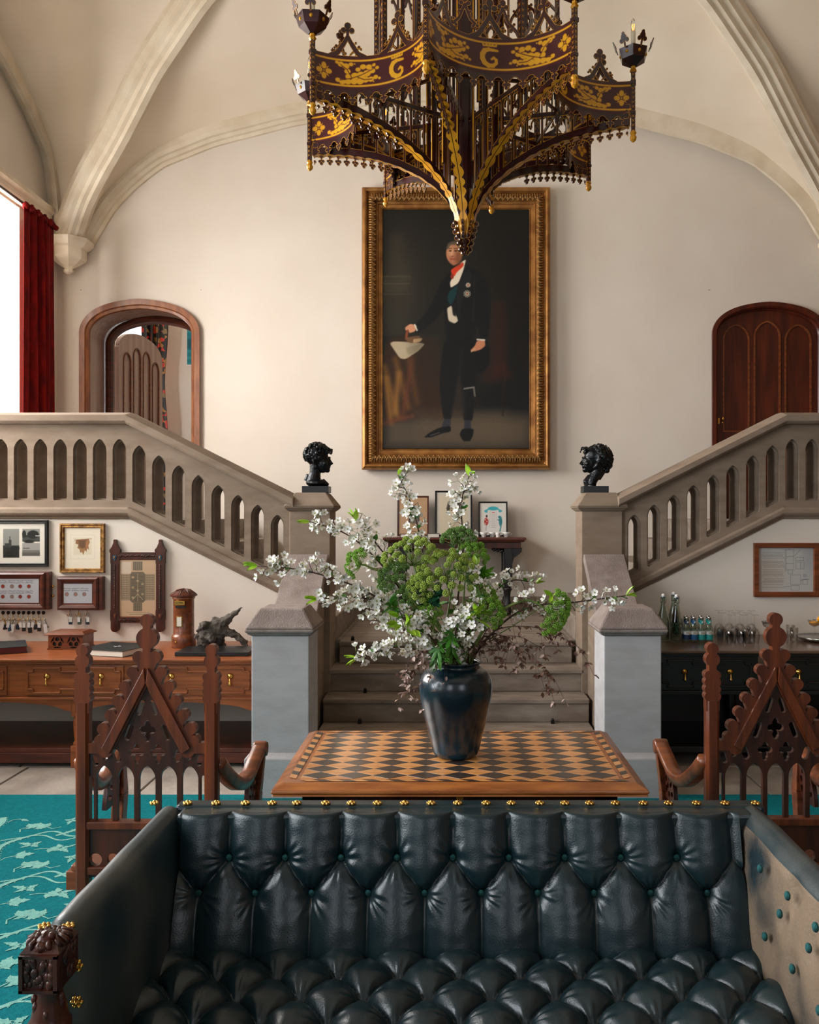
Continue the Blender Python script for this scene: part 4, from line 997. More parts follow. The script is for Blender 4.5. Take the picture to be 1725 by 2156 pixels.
def sideboard_left():
    t = thing('oak_sideboard', 'honey oak sideboard with panelled drawers below the hanging pictures', 'sideboard', (0, 0, 0))
    x0, x1, y0, y1, zt = -3.6, -1.205, 5.60, 6.385, .715
    MB().box(x0, x1, y0 - .03, y1, zt - .018, zt).box(x0, x1, y0 - .018, y1, zt - .034, zt - .018).build('top', consolem, t, bevel=.005)
    MB().box(x0 + .02, x1 - .01, y0 + .006, y1 - .02, .46, zt - .034).build('carcass', consolem, t, bevel=.002)
    MB().box(x0 + .015, x1 - .005, y0 - .01, y0 + .02, .445, .462).build('moulding', consolem, t, bevel=.004)
    for a, b in ((-3.50, -2.90), (-2.80, -2.135), (-1.985, -1.29)):
        d = MB().box(a + .01, b - .01, y0 - .006, y0 + .01, .478, .668); dr = d.build('drawer', consolem, t, bevel=.002)
        mb = MB(); drawer_mould(mb, a + .03, b - .03, .492, .655, y0 - .006, .010, .010); xm = (a + b) / 2
        mb.build('drawer_moulding', consolem, dr, bevel=.003)
        handle(dr, a + .155, y0 - .006, .60); handle(dr, b - .155, y0 - .006, .60)
    def apron(a, b):
        P = [(a, .446), (b, .446), (b, .37)] + [(b - .04 - (b - a - .08) * u, .375 + .055 * math.sin(PI * u) ** .5) for u in np.linspace(0, 1, 17)] + [(a, .37)]
        return MB().prism([(p, q) for p, q in P], y0, y0 + .02).build('apron', consolem, t)
    lx = [-3.55, -2.46, -1.25]
    apron(-3.52, -2.49); apron(-2.43, -1.28)
    for x in lx:
        for y in (y0 + .035, y1 - .06):
            mb = MB().box(x - .032, x + .032, y - .032, y + .032, .335, .447)
            mb.lathe([(.026, .335), (.03, .325), (.022, .315), (.028, .30), (.030, .28), (.024, .20), (.021, .17), (.028, .16), (.03, .15), (.026, .14)], (x, y, 0), 14)
            mb.box(x - .034, x + .034, y - .034, y + .034, .0, .142); mb.build('leg', consolem, t, bevel=.003)
    MB().box(x0 + .03, x1 - .02, y0 + .01, y1 - .03, .095, .125).build('pot_board', mahog, t, bevel=.003)
    MB().box(x0 + .03, x1 - .02, y0 + .002, y0 + .05, .03, .095).build('plinth_rail', mahog, t, bevel=.003)
    return t
sideboard_left()
def sideboard_right():
    t = thing('black_sideboard', 'near black carved oak sideboard with brass drops below the framed plan', 'sideboard')
    x0, x1, y0, y1, zt = 1.29, 3.3, 5.62, 6.385, .765
    MB().box(x0, x1, y0 - .02, y1, zt - .02, zt).build('top', sidetop, t, bevel=.006)
    MB().box(x0, x1, y0 - .008, y1, zt - .036, zt - .02).build('top_moulding', blackwood, t, bevel=.004)
    MB().box(x0 + .02, x1 - .02, y0 + .012, y1 - .01, .50, zt - .036).build('carcass', blackwood, t, bevel=.002)
    MB().box(x0 + .01, x1 - .01, y0 - .005, y0 + .03, .475, .50).build('moulding', blackwood, t, bevel=.004)
    for a, b in ((1.36, 2.00), (2.11, 2.75)):
        dr = MB().box(a, b, y0 + .0, y0 + .02, .515, .715).build('drawer', blackwood, t, bevel=.002)
        mb = MB(); drawer_mould(mb, a + .03, b - .03, .53, .70, y0, .014, .012); mb.build('drawer_moulding', blackwood, dr, bevel=.003)
        handle(dr, a + .175, y0 - .002, .625); handle(dr, b - .165, y0 - .002, .625)
    MB().box(2.02, 2.09, y0 + .0, y0 + .02, .50, .729).build('stile', sidetop, t, bevel=.002)
    MB().box(x0 + .02, x1 - .02, y1 - .05, y1 - .03, .05, .50).build('back_board', blackwood, t)
    for x in (x0 + .04, 2.055, x1 - .06):
        for y in (y0 + .045, y1 - .1):
            mb = MB().box(x - .035, x + .035, y - .035, y + .035, .0, .12).box(x - .035, x + .035, y - .035, y + .035, .43, .5); mb.lathe([(.022, .12), (.034, .14), (.024, .16), (.038, .24), (.040, .30), (.024, .38), (.034, .41), (.026, .43)], (x, y, 0), 14); mb.build('leg', blackwood, t, bevel=.003)
    MB().box(x0 + .01, x1 - .01, y0 + .01, y1 - .03, .09, .13).build('pot_board', blackwood, t, bevel=.003)
    return t
sideboard_right()
# ================================================================ PICTURES
def frame_obj(name, lab, w_, h_, loc, fw, fd, fm, prof=None, tilt=0, group=None, cat='picture', glassy=True, m2=None):
    """mitred frame standing proud of the wall; loc = centre of the back; returns the thing"""
    t = thing(name, lab, cat, loc, group=group); t.rotation_euler = (tilt, 0, 0)
    prof = prof or [(0, 0), (fw * .1, fd), (fw * .35, fd * 1.0), (fw * .5, fd * .75), (fw * .8, fd * .8), (fw, fd * .45), (fw, 0)]
    mb = MB(); cs = [(-w_ / 2, -h_ / 2, 1, 1), (w_ / 2, -h_ / 2, -1, 1), (w_ / 2, h_ / 2, -1, -1), (-w_ / 2, h_ / 2, 1, -1)]; n = len(prof); vs = []
    for x, z, sx, sz in cs:
        for a, d in prof: vs.append((x + sx * a, -d, z + sz * a))
    fs = [(i * n + j, i * n + (j + 1) % n, ((i + 1) % 4) * n + (j + 1) % n, ((i + 1) % 4) * n + j) for i in range(4) for j in range(n)]
    mb.add(vs, fs); mb.build('frame', fm, t); MB().box(-w_ / 2 + .004, w_ / 2 - .004, -.006, -.001, -h_ / 2 + .004, h_ / 2 - .004).build('backing', black, t)
    return t
def put(t, p, w_, h_, m_=None, y=-.009, x=0, z=0, name='print'):
    o = link(name, p.mesh(name, w_, h_, m_ or picg), t); o.location = (x, y, z); return o
KW = YB / F
# ---- large portrait
pc = W(960.5, 696, YB); pw_, ph_ = 393 * KW, 588 * KW
big = [(0, 0), (.0, .05), (.012, .10), (.035, .12), (.05, .115), (.055, .095), (.065, .09)]
t = frame_obj('portrait', 'full length painting of a standing man in a wide gilt frame, far wall', pw_, ph_, (pc.x, YB - .03, pc.z), .21, .10, goldflat,
    prof=[(0, 0), (0, .055), (.012, .10), (.034, .115), (.050, .108), (.058, .082), (.066, .076), (.080, .082), (.110, .086), (.135, .074), (.142, .058), (.150, .055), (.154, .062), (.162, .060), (.168, .045), (.195, .040), (.205, .045), (.213, .030), (.213, 0)], cat='painting')
# carved leaf ornament running round the frame
def orn():
    mb = MB()
    for k in range(3):
        s_ = (k - 1); mb.tube([(0, -.0, -.026), (s_ * .012, -.010, -.008), (s_ * .020, -.006, .016), (s_ * .016, 0, .028)], [.004, .008, .007, .002], 5)
    mb.ball((0, -.004, -.022), .007, seg=6, rings=4); return mb.mesh('carved_leaf', gold)
om = orn()
def row(n, p0, p1, rot):
    for k in range(n):
        u = (k + .5) / n; o = link('carved_leaf', om, t); o.location = (p0[0] + (p1[0] - p0[0]) * u, -.094, p0[1] + (p1[1] - p0[1]) * u); o.rotation_euler = (0, rot, 0); o.scale = (1.35, 1.2, 1.35)
a_, b_ = pw_ / 2 - .108, ph_ / 2 - .108
row(34, (-a_, b_), (a_, b_), 0); row(34, (-a_, -b_), (a_, -b_), PI); row(52, (-a_, -b_), (-a_, b_), -PI / 2); row(52, (a_, -b_), (a_, b_), PI / 2)
# canvas painted procedurally, in photo pixels (x 809..1113, y 450..945)
p = Paint(229, 372, (19, 18, 17)); K = .75
def X(x): return (x - 809) * K
def Y(y): return (y - 450) * K
def PP(pts): return chaikin([(X(a), Y(b)) for a, b in pts], 2)
yy = p.y / p.h; xx = p.x / p.w
p.a += (np.exp(-((p.x - X(850)) / 45) ** 2 - ((p.y - Y(610)) / 90) ** 2) * 1)[..., None] * np.array([32, 29, 22])
p.rect(X(809), Y(880), X(1113), Y(945), (82, 70, 56), .9, 14); p.ell(X(1040), Y(905), 60, 22, (96, 82, 64), 14, .7)
p.poly(PP([(809, 585), (868, 585), (868, 600), (862, 604), (862, 622), (809, 622)]), (58, 53, 41), 2, .8); p.rect(X(822), Y(500), X(852), Y(588), (56, 51, 40), .6, 6)
p.rect(X(809), Y(622), X(860), Y(710), (46, 42, 33), .8, 3); p.line(X(809), Y(603), X(866), Y(603), 1, (84, 76, 60), .6); p.line(X(809), Y(625), X(862), Y(625), 1, (76, 70, 56), .6); p.line(X(809), Y(588), X(866), Y(588), 1.4, (70, 62, 48), .7)
p.poly(PP([(1030, 640), (1062, 636), (1068, 700), (1064, 780), (1040, 800), (1026, 740)]), (56, 22, 14), 6, .75); p.poly(PP([(1010, 775), (1064, 765), (1080, 800), (1016, 812)]), (62, 26, 18), 5, .6)
p.line(X(1058), Y(800), X(1058), Y(876), 1.6, (26, 18, 14)); p.rect(X(1060), Y(760), X(1062), Y(830), (70, 50, 30), .3, 1)
p.poly(PP([(809, 716), (995 - 65, 708), (930, 735), (950, 800), (955, 870), (935, 888), (860, 882), (809, 900)]), (50, 32, 20), 3, .95)
for x0, y0, x1, y1, c in ((812, 775, 840, 880, (124, 84, 34)), (835, 760, 862, 860, (104, 70, 30)), (860, 740, 880, 850, (86, 56, 28)), (815, 800, 826, 890, (150, 104, 44)), (870, 760, 850, 880, (92, 50, 28)), (893, 760, 905, 870, (44, 28, 20)), (842, 790, 834, 870, (146, 100, 46))): p.line(X(x0), Y(y0), X(x1), Y(y1), 4, c, .75, 4)
p.line(X(812), Y(893), X(870), Y(878), 3, (96, 54, 32), .8, 3); p.ell(X(945), Y(872), 12, 10, (60, 38, 26), 3, .8)
p.poly(PP([(820, 722), (898, 726), (884, 742), (856, 760), (844, 758)]), (176, 160, 132), .9); p.poly(PP([(856, 736), (890, 728), (880, 742), (862, 752)]), (150, 136, 110), 1.2, .7)
p.poly(PP([(852, 716), (884, 710), (892, 722), (866, 727)]), (120, 84, 56), 1); p.poly(PP([(872, 718), (892, 716), (886, 724), (872, 726)]), (214, 176, 126), .8)
p.poly(PP([(857, 700), (863, 696), (860, 716), (855, 716)]), (144, 70, 40), .7)
p.ell(X(968), Y(660), 62, 110, (34, 32, 27), 30, .8); p.rect(X(880), Y(870), X(1060), Y(935), (92, 79, 62), .5, 12)
B_ = (17, 19, 22)
p.poly(PP([(945, 582), (975, 565), (1008, 576), (1026, 600), (1032, 640), (1031, 690), (1024, 724), (1010, 722), (1008, 700), (1002, 690), (1000, 720), (942, 722), (938, 690), (936, 650), (925, 672), (902, 694), (878, 706), (872, 692), (896, 668), (915, 636), (928, 602)]), B_, 1.3)
p.poly(PP([(940, 715), (1006, 715), (1004, 760), (1000, 820), (996, 888), (976, 888), (972, 830), (968, 790), (960, 830), (952, 884), (934, 884), (926, 810), (932, 750)]), (16, 17, 18), 1.3)
p.line(X(972), Y(740), X(968), Y(800), 1.2, (34, 36, 38), .7, 2); p.line(X(1000), Y(590), X(996), Y(680), 1.0, (36, 38, 42), .7, 1.5); p.poly(PP([(966, 600), (986, 572), (996, 586), (972, 640), (966, 676), (962, 640)]), (30, 32, 36), 1.2, .8); p.poly(PP([(948, 880), (980, 880), (978, 830), (966, 790), (960, 830)]), (60, 46, 36), 3, .5)
p.poly(PP([(1000, 726), (1030, 722), (1030, 770), (1018, 790), (1002, 785)]), (15, 16, 18), 2)
p.poly(PP([(948, 600), (970, 560), (982, 552), (976, 576), (966, 602), (950, 612)]), (226, 212, 190), .8)
p.poly(PP([(942, 654), (952, 648), (966, 680), (958, 686), (945, 680)]), (206, 192, 168), .9); p.poly(PP([(952, 648), (958, 648), (961, 672), (954, 668)]), (28, 26, 26), 1)
p.poly(PP([(944, 622), (966, 604), (960, 632), (950, 648), (944, 640)]), (16, 52, 56), 1.2)
p.poly(PP([(950, 574), (976, 558), (977, 566), (962, 580), (958, 588), (952, 584)]), (206, 62, 34), .7); p.ell(X(953), Y(588), 2.6, 4, (140, 46, 26), .7)
p.ell(X(957), Y(540), 12.5, 17, (186, 126, 92), 1); p.poly(PP([(946, 545), (966, 550), (966, 560), (956, 566), (947, 558)]), (176, 112, 80), 1.2); p.ell(X(950), Y(537), 4, 6, (212, 156, 118), 2, .8); p.ell(X(966), Y(548), 5, 12, (120, 72, 48), 2.5, .8)
p.poly(PP([(941, 530), (944, 519), (955, 514), (972, 516), (976, 530), (973, 548), (969, 536), (966, 523), (950, 522), (944, 532)]), (88, 76, 62), 1.2)
for ex in (949, 960): p.ell(X(ex), Y(535), 2.4, 1.1, (52, 34, 26), .5); p.line(X(ex - 3), Y(530), X(ex + 3), Y(530), .7, (80, 54, 38), .8)
p.line(X(953.5), Y(534), X(951.5), Y(544), .9, (220, 166, 128), .8); p.line(X(951), Y(546), X(956), Y(546), .6, (110, 60, 44), .8); p.line(X(949), Y(552), X(959), Y(552), .8, (132, 58, 46), .9)
p.poly(PP([(855, 694), (866, 686), (880, 690), (876, 702), (864, 706), (862, 698), (856, 700)]), (206, 144, 108), .8); p.line(X(875), Y(688), X(880), Y(700), 1, (220, 214, 200))
p.poly(PP([(1004, 722), (1020, 718), (1022, 732), (1012, 740), (998, 744), (990, 742), (1000, 732)]), (190, 124, 90), .8); p.line(X(1005), Y(719), X(1020), Y(720), 1.2, (214, 206, 190)); p.line(X(1000), Y(738), X(993), Y(744), .9, (190, 160, 120))
for cx_, cy_, r_ in ((986, 606, 3.4), (984, 624, 5.2)):
    for k in range(6): p.line(X(cx_) - r_ * math.cos(k * PI / 6), Y(cy_) - r_ * math.sin(k * PI / 6), X(cx_) + r_ * math.cos(k * PI / 6), Y(cy_) + r_ * math.sin(k * PI / 6), .5, (226, 212, 184), .9)
    p.ell(X(cx_), Y(cy_), 1.4, 1.4, (150, 60, 40), .5)
p.line(X(978), Y(821), X(998), Y(818), 1.2, (120, 116, 104)); p.line(X(998), Y(820), X(1000), Y(836), 1.3, (120, 116, 104), .8)
p.poly(PP([(936, 884), (950, 884), (950, 898), (930, 904)]), (46, 46, 52), 1); p.poly(PP([(978, 886), (992, 886), (992, 908), (978, 908)]), (46, 46, 52), 1)
p.poly(PP([(950, 898), (950, 910), (930, 914), (910, 922), (894, 922), (906, 912), (926, 902)]), (10, 10, 11), .9); p.poly(PP([(974, 904), (998, 904), (996, 918), (990, 930), (976, 930), (968, 916)]), (10, 10, 11), .9); p.line(X(908), Y(918), X(926), Y(912), .7, (120, 120, 120), .6)
p.line(X(1000), Y(840), X(1010), Y(860), 2, (60, 34, 22), .3, 3)
p.grain(1.6)
put(t, p, 306 * KW, 498 * KW, picm, y=-.038, name='canvas')
# ---- pictures under the left flight (wall at WY)
KS = WY / F
def wp(x0, y0, x1, y1, Y_=WY): 
    c = W((x0 + x1) / 2, (y0 + y1) / 2, Y_); return (c.x, Y_ - .001, c.z), (x1 - x0) * Y_ / F, (y1 - y0) * Y_ / F
loc, w_, h_ = wp(-46, 1095, 103, 1193)
t = frame_obj('framed_photographs', 'black framed mount holding several black and white castle photographs', w_, h_, loc, .026, .028, black)
p = Paint(288, 176, (214, 208, 196))
def castle(x0, y0, x1, y1, kind):
    p.rect(x0, y0, x1, y1, (134, 134, 128)); q = y0 + (y1 - y0) * .55
    if kind == 0:
        p.rect(x0, y1 - (y1 - y0) * .42, x1, y1, (34, 35, 34), 1, 2); p.rect(x0 + (x1 - x0) * .35, y0 + (y1 - y0) * .38, x0 + (x1 - x0) * .52, q + 14, (60, 60, 56)); p.rect(x0 + (x1 - x0) * .1, q - 6, x0 + (x1 - x0) * .36, q + 12, (52, 52, 50)); p.rect(x0 + (x1 - x0) * .40, y0 + (y1 - y0) * .26, x0 + (x1 - x0) * .45, q, (48, 48, 46)); p.ell(x0 + (x1 - x0) * .7, q + 16, 22, 10, (28, 29, 28), 2); p.ell(x0 + (x1 - x0) * .4, q + 40, 18, 14, (22, 23, 22), 2)
    elif kind == 1:
        p.rect(x0, q, x1, y1, (62, 64, 62)); p.ell(x0 + 48, q - 6, 26, 18, (24, 26, 24), 2); p.ell(x0 + 8, q - 8, 9, 16, (26, 28, 26), 1); p.rect(x0, q - 3, x0 + 46, q + 3, (28, 30, 28)); p.rect(x1 - 20, q - 3, x1, q + 2, (170, 170, 166)); p.ell(x0 + 30, y1, 22, 8, (24, 25, 24), 2)
    else:
        p.rect(x0, y0, x1, q, (150, 148, 144)); p.rect(x0, q, x1, y1, (110, 108, 104)); p.line(x0 + 4, q - 8, x0 + 32, q - 8, 1.6, (54, 54, 52)); p.rect(x0, y1 - 14, x1, y1, (82, 78, 72), .8, 3)
    p.a[:, :int(max(0, x0))] = p.a[:, :int(max(0, x0))]
castle(18, 24, 84, 150, 2); castle(100, 24, 172, 150, 0); castle(186, 24, 264, 80, 1); castle(186, 86, 264, 142, 2)
p.rect(0, 0, 288, 10, (214, 208, 196)); p.rect(0, 166, 288, 176, (214, 208, 196))
put(t, p, w_ - .05, h_ - .05)
loc, w_, h_ = wp(128, 1102, 222, 1206)
t = frame_obj('gilt_picture', 'mottled gilt frame around a small brown torn-leaf collage on cream mount', w_, h_, loc, .034, .026, gold)
p = Paint(150, 170, (226, 216, 196)); p.rect(24, 28, 126, 130, (218, 208, 188)); p.rect(28, 32, 122, 126, (224, 215, 196)); r4 = random.Random(2)
p.rect(38, 42, 112, 112, (214, 203, 180))
hide = [(48, 50), (100, 46), (104, 60), (98, 74), (101, 92), (94, 84), (90, 100), (84, 92), (78, 112), (72, 98), (66, 104), (62, 88), (54, 84), (58, 70), (46, 66)]
p.poly(hide, (140, 98, 66), .8); p.poly([(60, 54), (90, 52), (88, 80), (72, 88), (60, 74)], (96, 70, 50), 3, .8); p.poly([(88, 56), (100, 54), (94, 84), (86, 80)], (168, 112, 66), 2, .7); p.line(42, 52, 112, 46, .7, (120, 80, 60)); p.poly([(60, 84), (84, 86), (78, 108), (66, 98)], (170, 124, 80), 2, .6)
p.grain(1.5); put(t, p, w_ - .06, h_ - .06)
# ---- wooden cases with dials
def dialcase(lab, x0, y0, x1, y1, cols, rows_, knobs, blank):
    loc, w_, h_ = wp(x0, y0, x1, y1); t = thing('dial_case', lab, 'case', loc)
    MB().box(-w_ / 2, w_ / 2, -.055, 0, -h_ / 2, h_ / 2).build('box', mahog, t, bevel=.004)
    q = MB(); fw = .046; pr = [(0, .056), (0, .064), (.012, .072), (.03, .066), (.036, .058), (fw, .058), (fw, .05)]; cs = [(-w_ / 2 + .006, -h_ / 2 + .006, 1, 1), (w_ / 2 - .03, -h_ / 2 + .006, -1, 1), (w_ / 2 - .03, h_ / 2 - .006, -1, -1), (-w_ / 2 + .006, h_ / 2 - .006, 1, -1)]; n = len(pr); vs = []
    for x, z, sx, sz in cs:
        for a, d in pr: vs.append((x + sx * a, -d, z + sz * a))
    q.add(vs, [(i * n + j, i * n + (j + 1) % n, ((i + 1) % 4) * n + (j + 1) % n, ((i + 1) % 4) * n + j) for i in range(4) for j in range(n)]); q.build('lid_moulding', mahog, t)
    iw, ih = w_ - .036 - 2 * fw, h_ - .012 - 2 * fw; sc_ = 420; p = Paint(max(20, int(iw * sc_)), int(ih * sc_), (172, 174, 180)); r5 = random.Random(int(x1))
    for cx_ in cols:
        for k, cy_ in enumerate(rows_):
            u = (cx_ - (x0 + (x1 - x0) * ((.006 + fw) / w_))) * KS * sc_; v = (cy_ - (y0 + (y1 - y0) * ((.006 + fw) / h_))) * KS * sc_
            col = (150, 108, 100) if blank else ((122, 30, 26), (132, 44, 26), (136, 108, 100))[(cols.index(cx_) + len(cols)) % 3]
            p.ell(u, v, 6, 6, (90, 80, 80), .8); p.ell(u, v, 4.8, 4.8, col, .8)
            for ln in range(2):
                x_ = u - 12
                for g in range(8): p.line(x_, v - 17 + ln * 6 + r5.uniform(-1.5, 1.5), x_ + r5.uniform(1.5, 3.4), v - 17 + ln * 6 + r5.uniform(-1.5, 1.5), .5, (46, 44, 50), .8); x_ += 3.1
    o = put(t, p, iw, ih, y=-.057, x=-.012); 
    for kx, kz in knobs: MB().lathe([(.004, 0), (.004, .012), (.009, .016), (.009, .022), (.003, .026)], seg=10, M=Matrix.Translation((w_ / 2, -.03, kz)) @ Matrix.Rotation(PI / 2, 4, 'Y')).build('knob', brass, t)
    return t
dialcase('long mahogany dial case with two side knobs above the row of hanging keys', -58, 1203, 111, 1282, [-40, -22, -4, 14, 33, 50, 68], [1233, 1254], [(0, .03), (0, -.04)], False)
dialcase('short mahogany dial case with three dials above three hanging keys', 127, 1213, 222, 1283, [148, 166, 184], [1249], [], True)
# ---- hooks and keys
hk = mat('hook_dark', (40, 26, 20), None, .4, .3); tagm = [mat('tag_navy', (20, 32, 48), None, .5), mat('tag_teal', (20, 70, 92), None, .5), mat('tag_white', (206, 204, 200), None, .6), mat('tag_black', (22, 22, 24), None, .5), mat('tag_green', (52, 70, 50), None, .5)]
def hook(px_, py_, rose, lab, grp):
    p0 = W(px_, py_, WY); t = thing('wall_hook', lab, 'hook', (p0.x, WY - .001, p0.z), group=grp)
    mb = MB()
    if rose: mb.lathe([(.013, 0), (.013, .006), (.006, .012)], seg=12, M=Matrix.Rotation(PI / 2, 4, 'X')); mb.build('rose', hk, t)
    MB().tube([(0, -.008, 0), (0, -.014, -.03), (0, -.016, -.05), (-.004, -.03, -.058), (-.01, -.036, -.05), (-.012, -.036, -.042)], .0022, 5).build('hook', brass, t); return (p0.x, WY, p0.z)
kc = [3, 1, 2, 0, 3, 3, 3, 3, 2, 1]; dsc = {0: 'navy', 1: 'blue', 2: 'white', 3: 'black', 4: 'green'}
def keyset(i, px_, py_, c, long_, lab, grp=None):
    x, y, z = W(px_, py_, WY - .03); r6 = random.Random(i * 7 + 1)
    t = thing('hanging_keys', lab, 'keys', (x, WY - .032, z), group=grp)
    MB().tube([(.011 * math.cos(a), .0, -.011 + .011 * math.sin(a)) for a in np.linspace(0, 2 * PI, 11)], .0015, 4, cap=False).build('ring', steel, t)
    a = r6.uniform(-.18, .18); M_ = Matrix.Rotation(a, 4, 'Y')
    MB().box(-.014, .014, -.004, .004, -.022 - long_, -.045, M=M_).build('fob', tagm[c], t, bevel=.002)
    if c != 2: MB().box(-.010, .012, -.006, -.003, -.068, -.03, M=Matrix.Rotation(-a * 1.2, 4, 'Y')).build('paper_tag', tagm[2], t)
    MB().box(-.004, .004, .004, .007, -.075, -.012, M=Matrix.Rotation(a * 2.2, 4, 'Y')).box(-.004, .010, .004, .007, -.075, -.066, M=Matrix.Rotation(a * 2.2, 4, 'Y')).lathe([(.008, -.012), (.009, -.008), (.008, -.004)], (0, .005, 0), 8, M=Matrix.Rotation(a * 2.2, 4, 'Y')).build('key', brass if i % 3 == 0 else steel, t)
hx = [7, 18, 29, 40, 50, 61, 71, 82, 92]; od = ['first', 'second', 'third', 'fourth', 'fifth', 'sixth', 'seventh', 'eighth', 'ninth']
for i, x_ in enumerate(hx):
    hook(x_, 1290, True, 'brass wall hook, %s from the left under the long dial case' % od[i], 'hooks under the long dial case')
    keyset(i, x_ + 1, 1302, kc[i], .062 + .012 * (i % 3), 'keys with %s fob on the %s hook from the left, long dial case' % (dsc[kc[i]], od[i]), 'keys under the long dial case')
for i, (x_, c, nm) in enumerate(((149, 0, 'left'), (167, 4, 'middle'), (185, 0, 'right'))):
    hook(x_, 1280, False, 'tiny brass hook, %s of three under the short dial case' % nm, 'hooks under the short dial case'); keyset(20 + i, x_, 1290, c, .066, 'keys on a %s fob, %s of three under the short dial case' % (dsc[c], nm), 'keys under the short dial case')
# ---- gothic carved frame
loc, w_, h_ = wp(235, 1135, 350, 1332); t = thing('gothic_picture', 'dark carved gothic frame with four pointed posts around a printed plan', 'picture', loc)
S = KS
for s in (-1, 1):
    f = lambda x, y: U(boxd(x, y, -8.5, 8.5, -88, 65), circ(x, y, 0, -88, 8.5), boxd(x, y, -9.5, 9.5, 48, 70), circ(x, y, 0, 78, 8), circ(abs(x), y, 5, 74, 6.5), segd(x, y, 0, 82, 0, 95, 3), polyd(x, y, [(-6, 84), (6, 84), (0, 97)]), boxd(x, y, -9.5, 9.5, -72, -50))
    plate(f, -12, 12, -98, 98, 1.2, .03, lambda a, b, w__: (s * 47.5 * S + a * S, -.015 + w__, b * S), mi=(0, 0, 0)).build('post', darkchair, t)
    for zz in (60, -62):
        MB().prism([(s * 47.5 * S - .013, zz * S + .016), (s * 47.5 * S + .013, zz * S + .016), (s * 47.5 * S + .013, zz * S - .006), (s * 47.5 * S, zz * S - .024), (s * 47.5 * S - .013, zz * S - .006)], -.034, -.03).build('shield', tagm[1] if zz > 0 else mahog, t); MB().ball((s * 47.5 * S, -.035, zz * S), .007, sc=(.6, .5, 1.5), seg=8, rings=5).build('emblem', goldflat, t)
MB().box(-45 * S, 45 * S, -.028, -.004, 56 * S, 71 * S).box(-45 * S, 45 * S, -.028, -.004, -77 * S, -65 * S).build('rail', darkchair, t, bevel=.003)
cm = MB(); r7 = random.Random(4)
for k in range(34): cm.ball((-40 * S + k * 2.4 * S, -.029, (63.5 + r7.uniform(-1.5, 1.5)) * S), .006, seg=6, rings=3, sc=(1, .5, 1.5)); cm.ball((-40 * S + k * 2.4 * S, -.029, (-71 + r7.uniform(-1.5, 1.5)) * S), .006, seg=6, rings=3, sc=(1, .5, 1.5))
for s in (-1, 1):
    for k in range(28): cm.ball((s * 47.5 * S, -.031, (44 - k * 3.3) * S), .007, seg=6, rings=3, sc=(1.2, .4, .8))
cm.build('carving', darkchair, t)['kind'] = 'stuff'
MB().box(-39 * S, 39 * S, -.02, -.004, -65 * S, 56 * S).build('slip', consolem, t)
p = Paint(160, 250, (190, 160, 128)); ln = (70, 60, 50)
p.rect(6, 8, 50, 60, (202, 188, 170), .8); p.rect(58, 6, 100, 46, (120, 106, 86)); p.rect(60, 188, 98, 226, (120, 106, 86)); p.rect(6, 62, 154, 178, (142, 122, 98)); p.poly([(54, 52), (104, 52), (112, 62), (112, 178), (104, 188), (54, 188), (46, 178), (46, 62)], (106, 92, 74), .8)
for k in range(11): p.line(8, 68 + k * 10, 42, 68 + k * 10, 1.0, ln, .8); p.line(116, 68 + k * 10, 152, 68 + k * 10, 1.0, ln, .8)
for k in range(5): p.line(60 + k * 9, 8, 60 + k * 9, 44, 1, ln, .8); p.line(62 + k * 8.5, 190, 62 + k * 8.5, 224, 1, ln, .8); p.line(12 + k * 7, 64, 12 + k * 7, 176, .8, (190, 168, 136), .5); p.line(120 + k * 7, 64, 120 + k * 7, 176, .8, (190, 168, 136), .5)
for k in range(7): p.ell(58 + (k % 3) * 21, 76 + k * 15, 6, 5, (176, 156, 126), .8, .8); p.line(56, 66 + k * 18, 102, 74 + k * 16, .8, ln, .7)
p.line(79, 60, 79, 182, 1, (180, 160, 130), .8); p.line(56, 176, 79, 150, 1, (200, 180, 150), .8); p.line(102, 176, 79, 150, 1, (200, 180, 150), .8); p.line(30, 232, 130, 232, .6, ln, .6)
for k in range(9): p.line(46 + k * 8, 240, 50 + k * 8, 240, 1.0, ln, .8)
put(t, p, 76 * S, 118 * S, y=-.021, z=-4.5 * S)
# ---- plan in a brown frame on the right
loc, w_, h_ = wp(1586, 1143, 1722, 1256); t = frame_obj('framed_plan', 'brown wooden frame holding an old handwritten plan above the glasses', w_, h_, loc, .038, .03, wood, prof=[(0, 0), (0, .03), (.034, .03), (.038, .02), (.038, 0)])
p = Paint(230, 184, (196, 196, 192)); r8 = random.Random(9); p.rect(4, 4, 224, 178, (186, 186, 182)); p.ell(40, 110, 60, 60, (190, 168, 148), 30, .5); p.ell(215, 40, 30, 60, (150, 152, 158), 20, .6)
for k in range(26):
    x_ = 14 + r8.uniform(0, 10)
    if k % 6 == 0: continue
    while x_ < 104: l = r8.uniform(2, 7); p.line(x_, 14 + k * 6, x_ + l, 14 + k * 6 + r8.uniform(-1, 1), .7, (104, 98, 96), .75); x_ += l + 2.4
for x0, y0, x1, y1 in ((116, 8, 148, 38), (116, 38, 148, 66), (116, 66, 148, 92), (124, 92, 142, 108), (156, 40, 188, 54), (156, 60, 176, 88), (176, 60, 190, 88), (134, 112, 176, 152), (136, 156, 170, 176), (184, 130, 204, 152)):
    for a in ((x0, y0, x1, y0), (x1, y0, x1, y1), (x1, y1, x0, y1), (x0, y1, x0, y0)): p.line(*a, .6, (96, 98, 106), .8)
p.line(112, 8, 112, 100, .6, (110, 110, 116)); p.line(150, 34, 176, 8, .6, (110, 110, 116)); p.ell(194, 116, 10, 8, (160, 160, 166), 1); p.line(176, 134, 212, 130, .8, (96, 98, 106)); p.line(106, 162, 132, 160, .7, (96, 98, 106))
put(t, p, w_ - .07, h_ - .07)
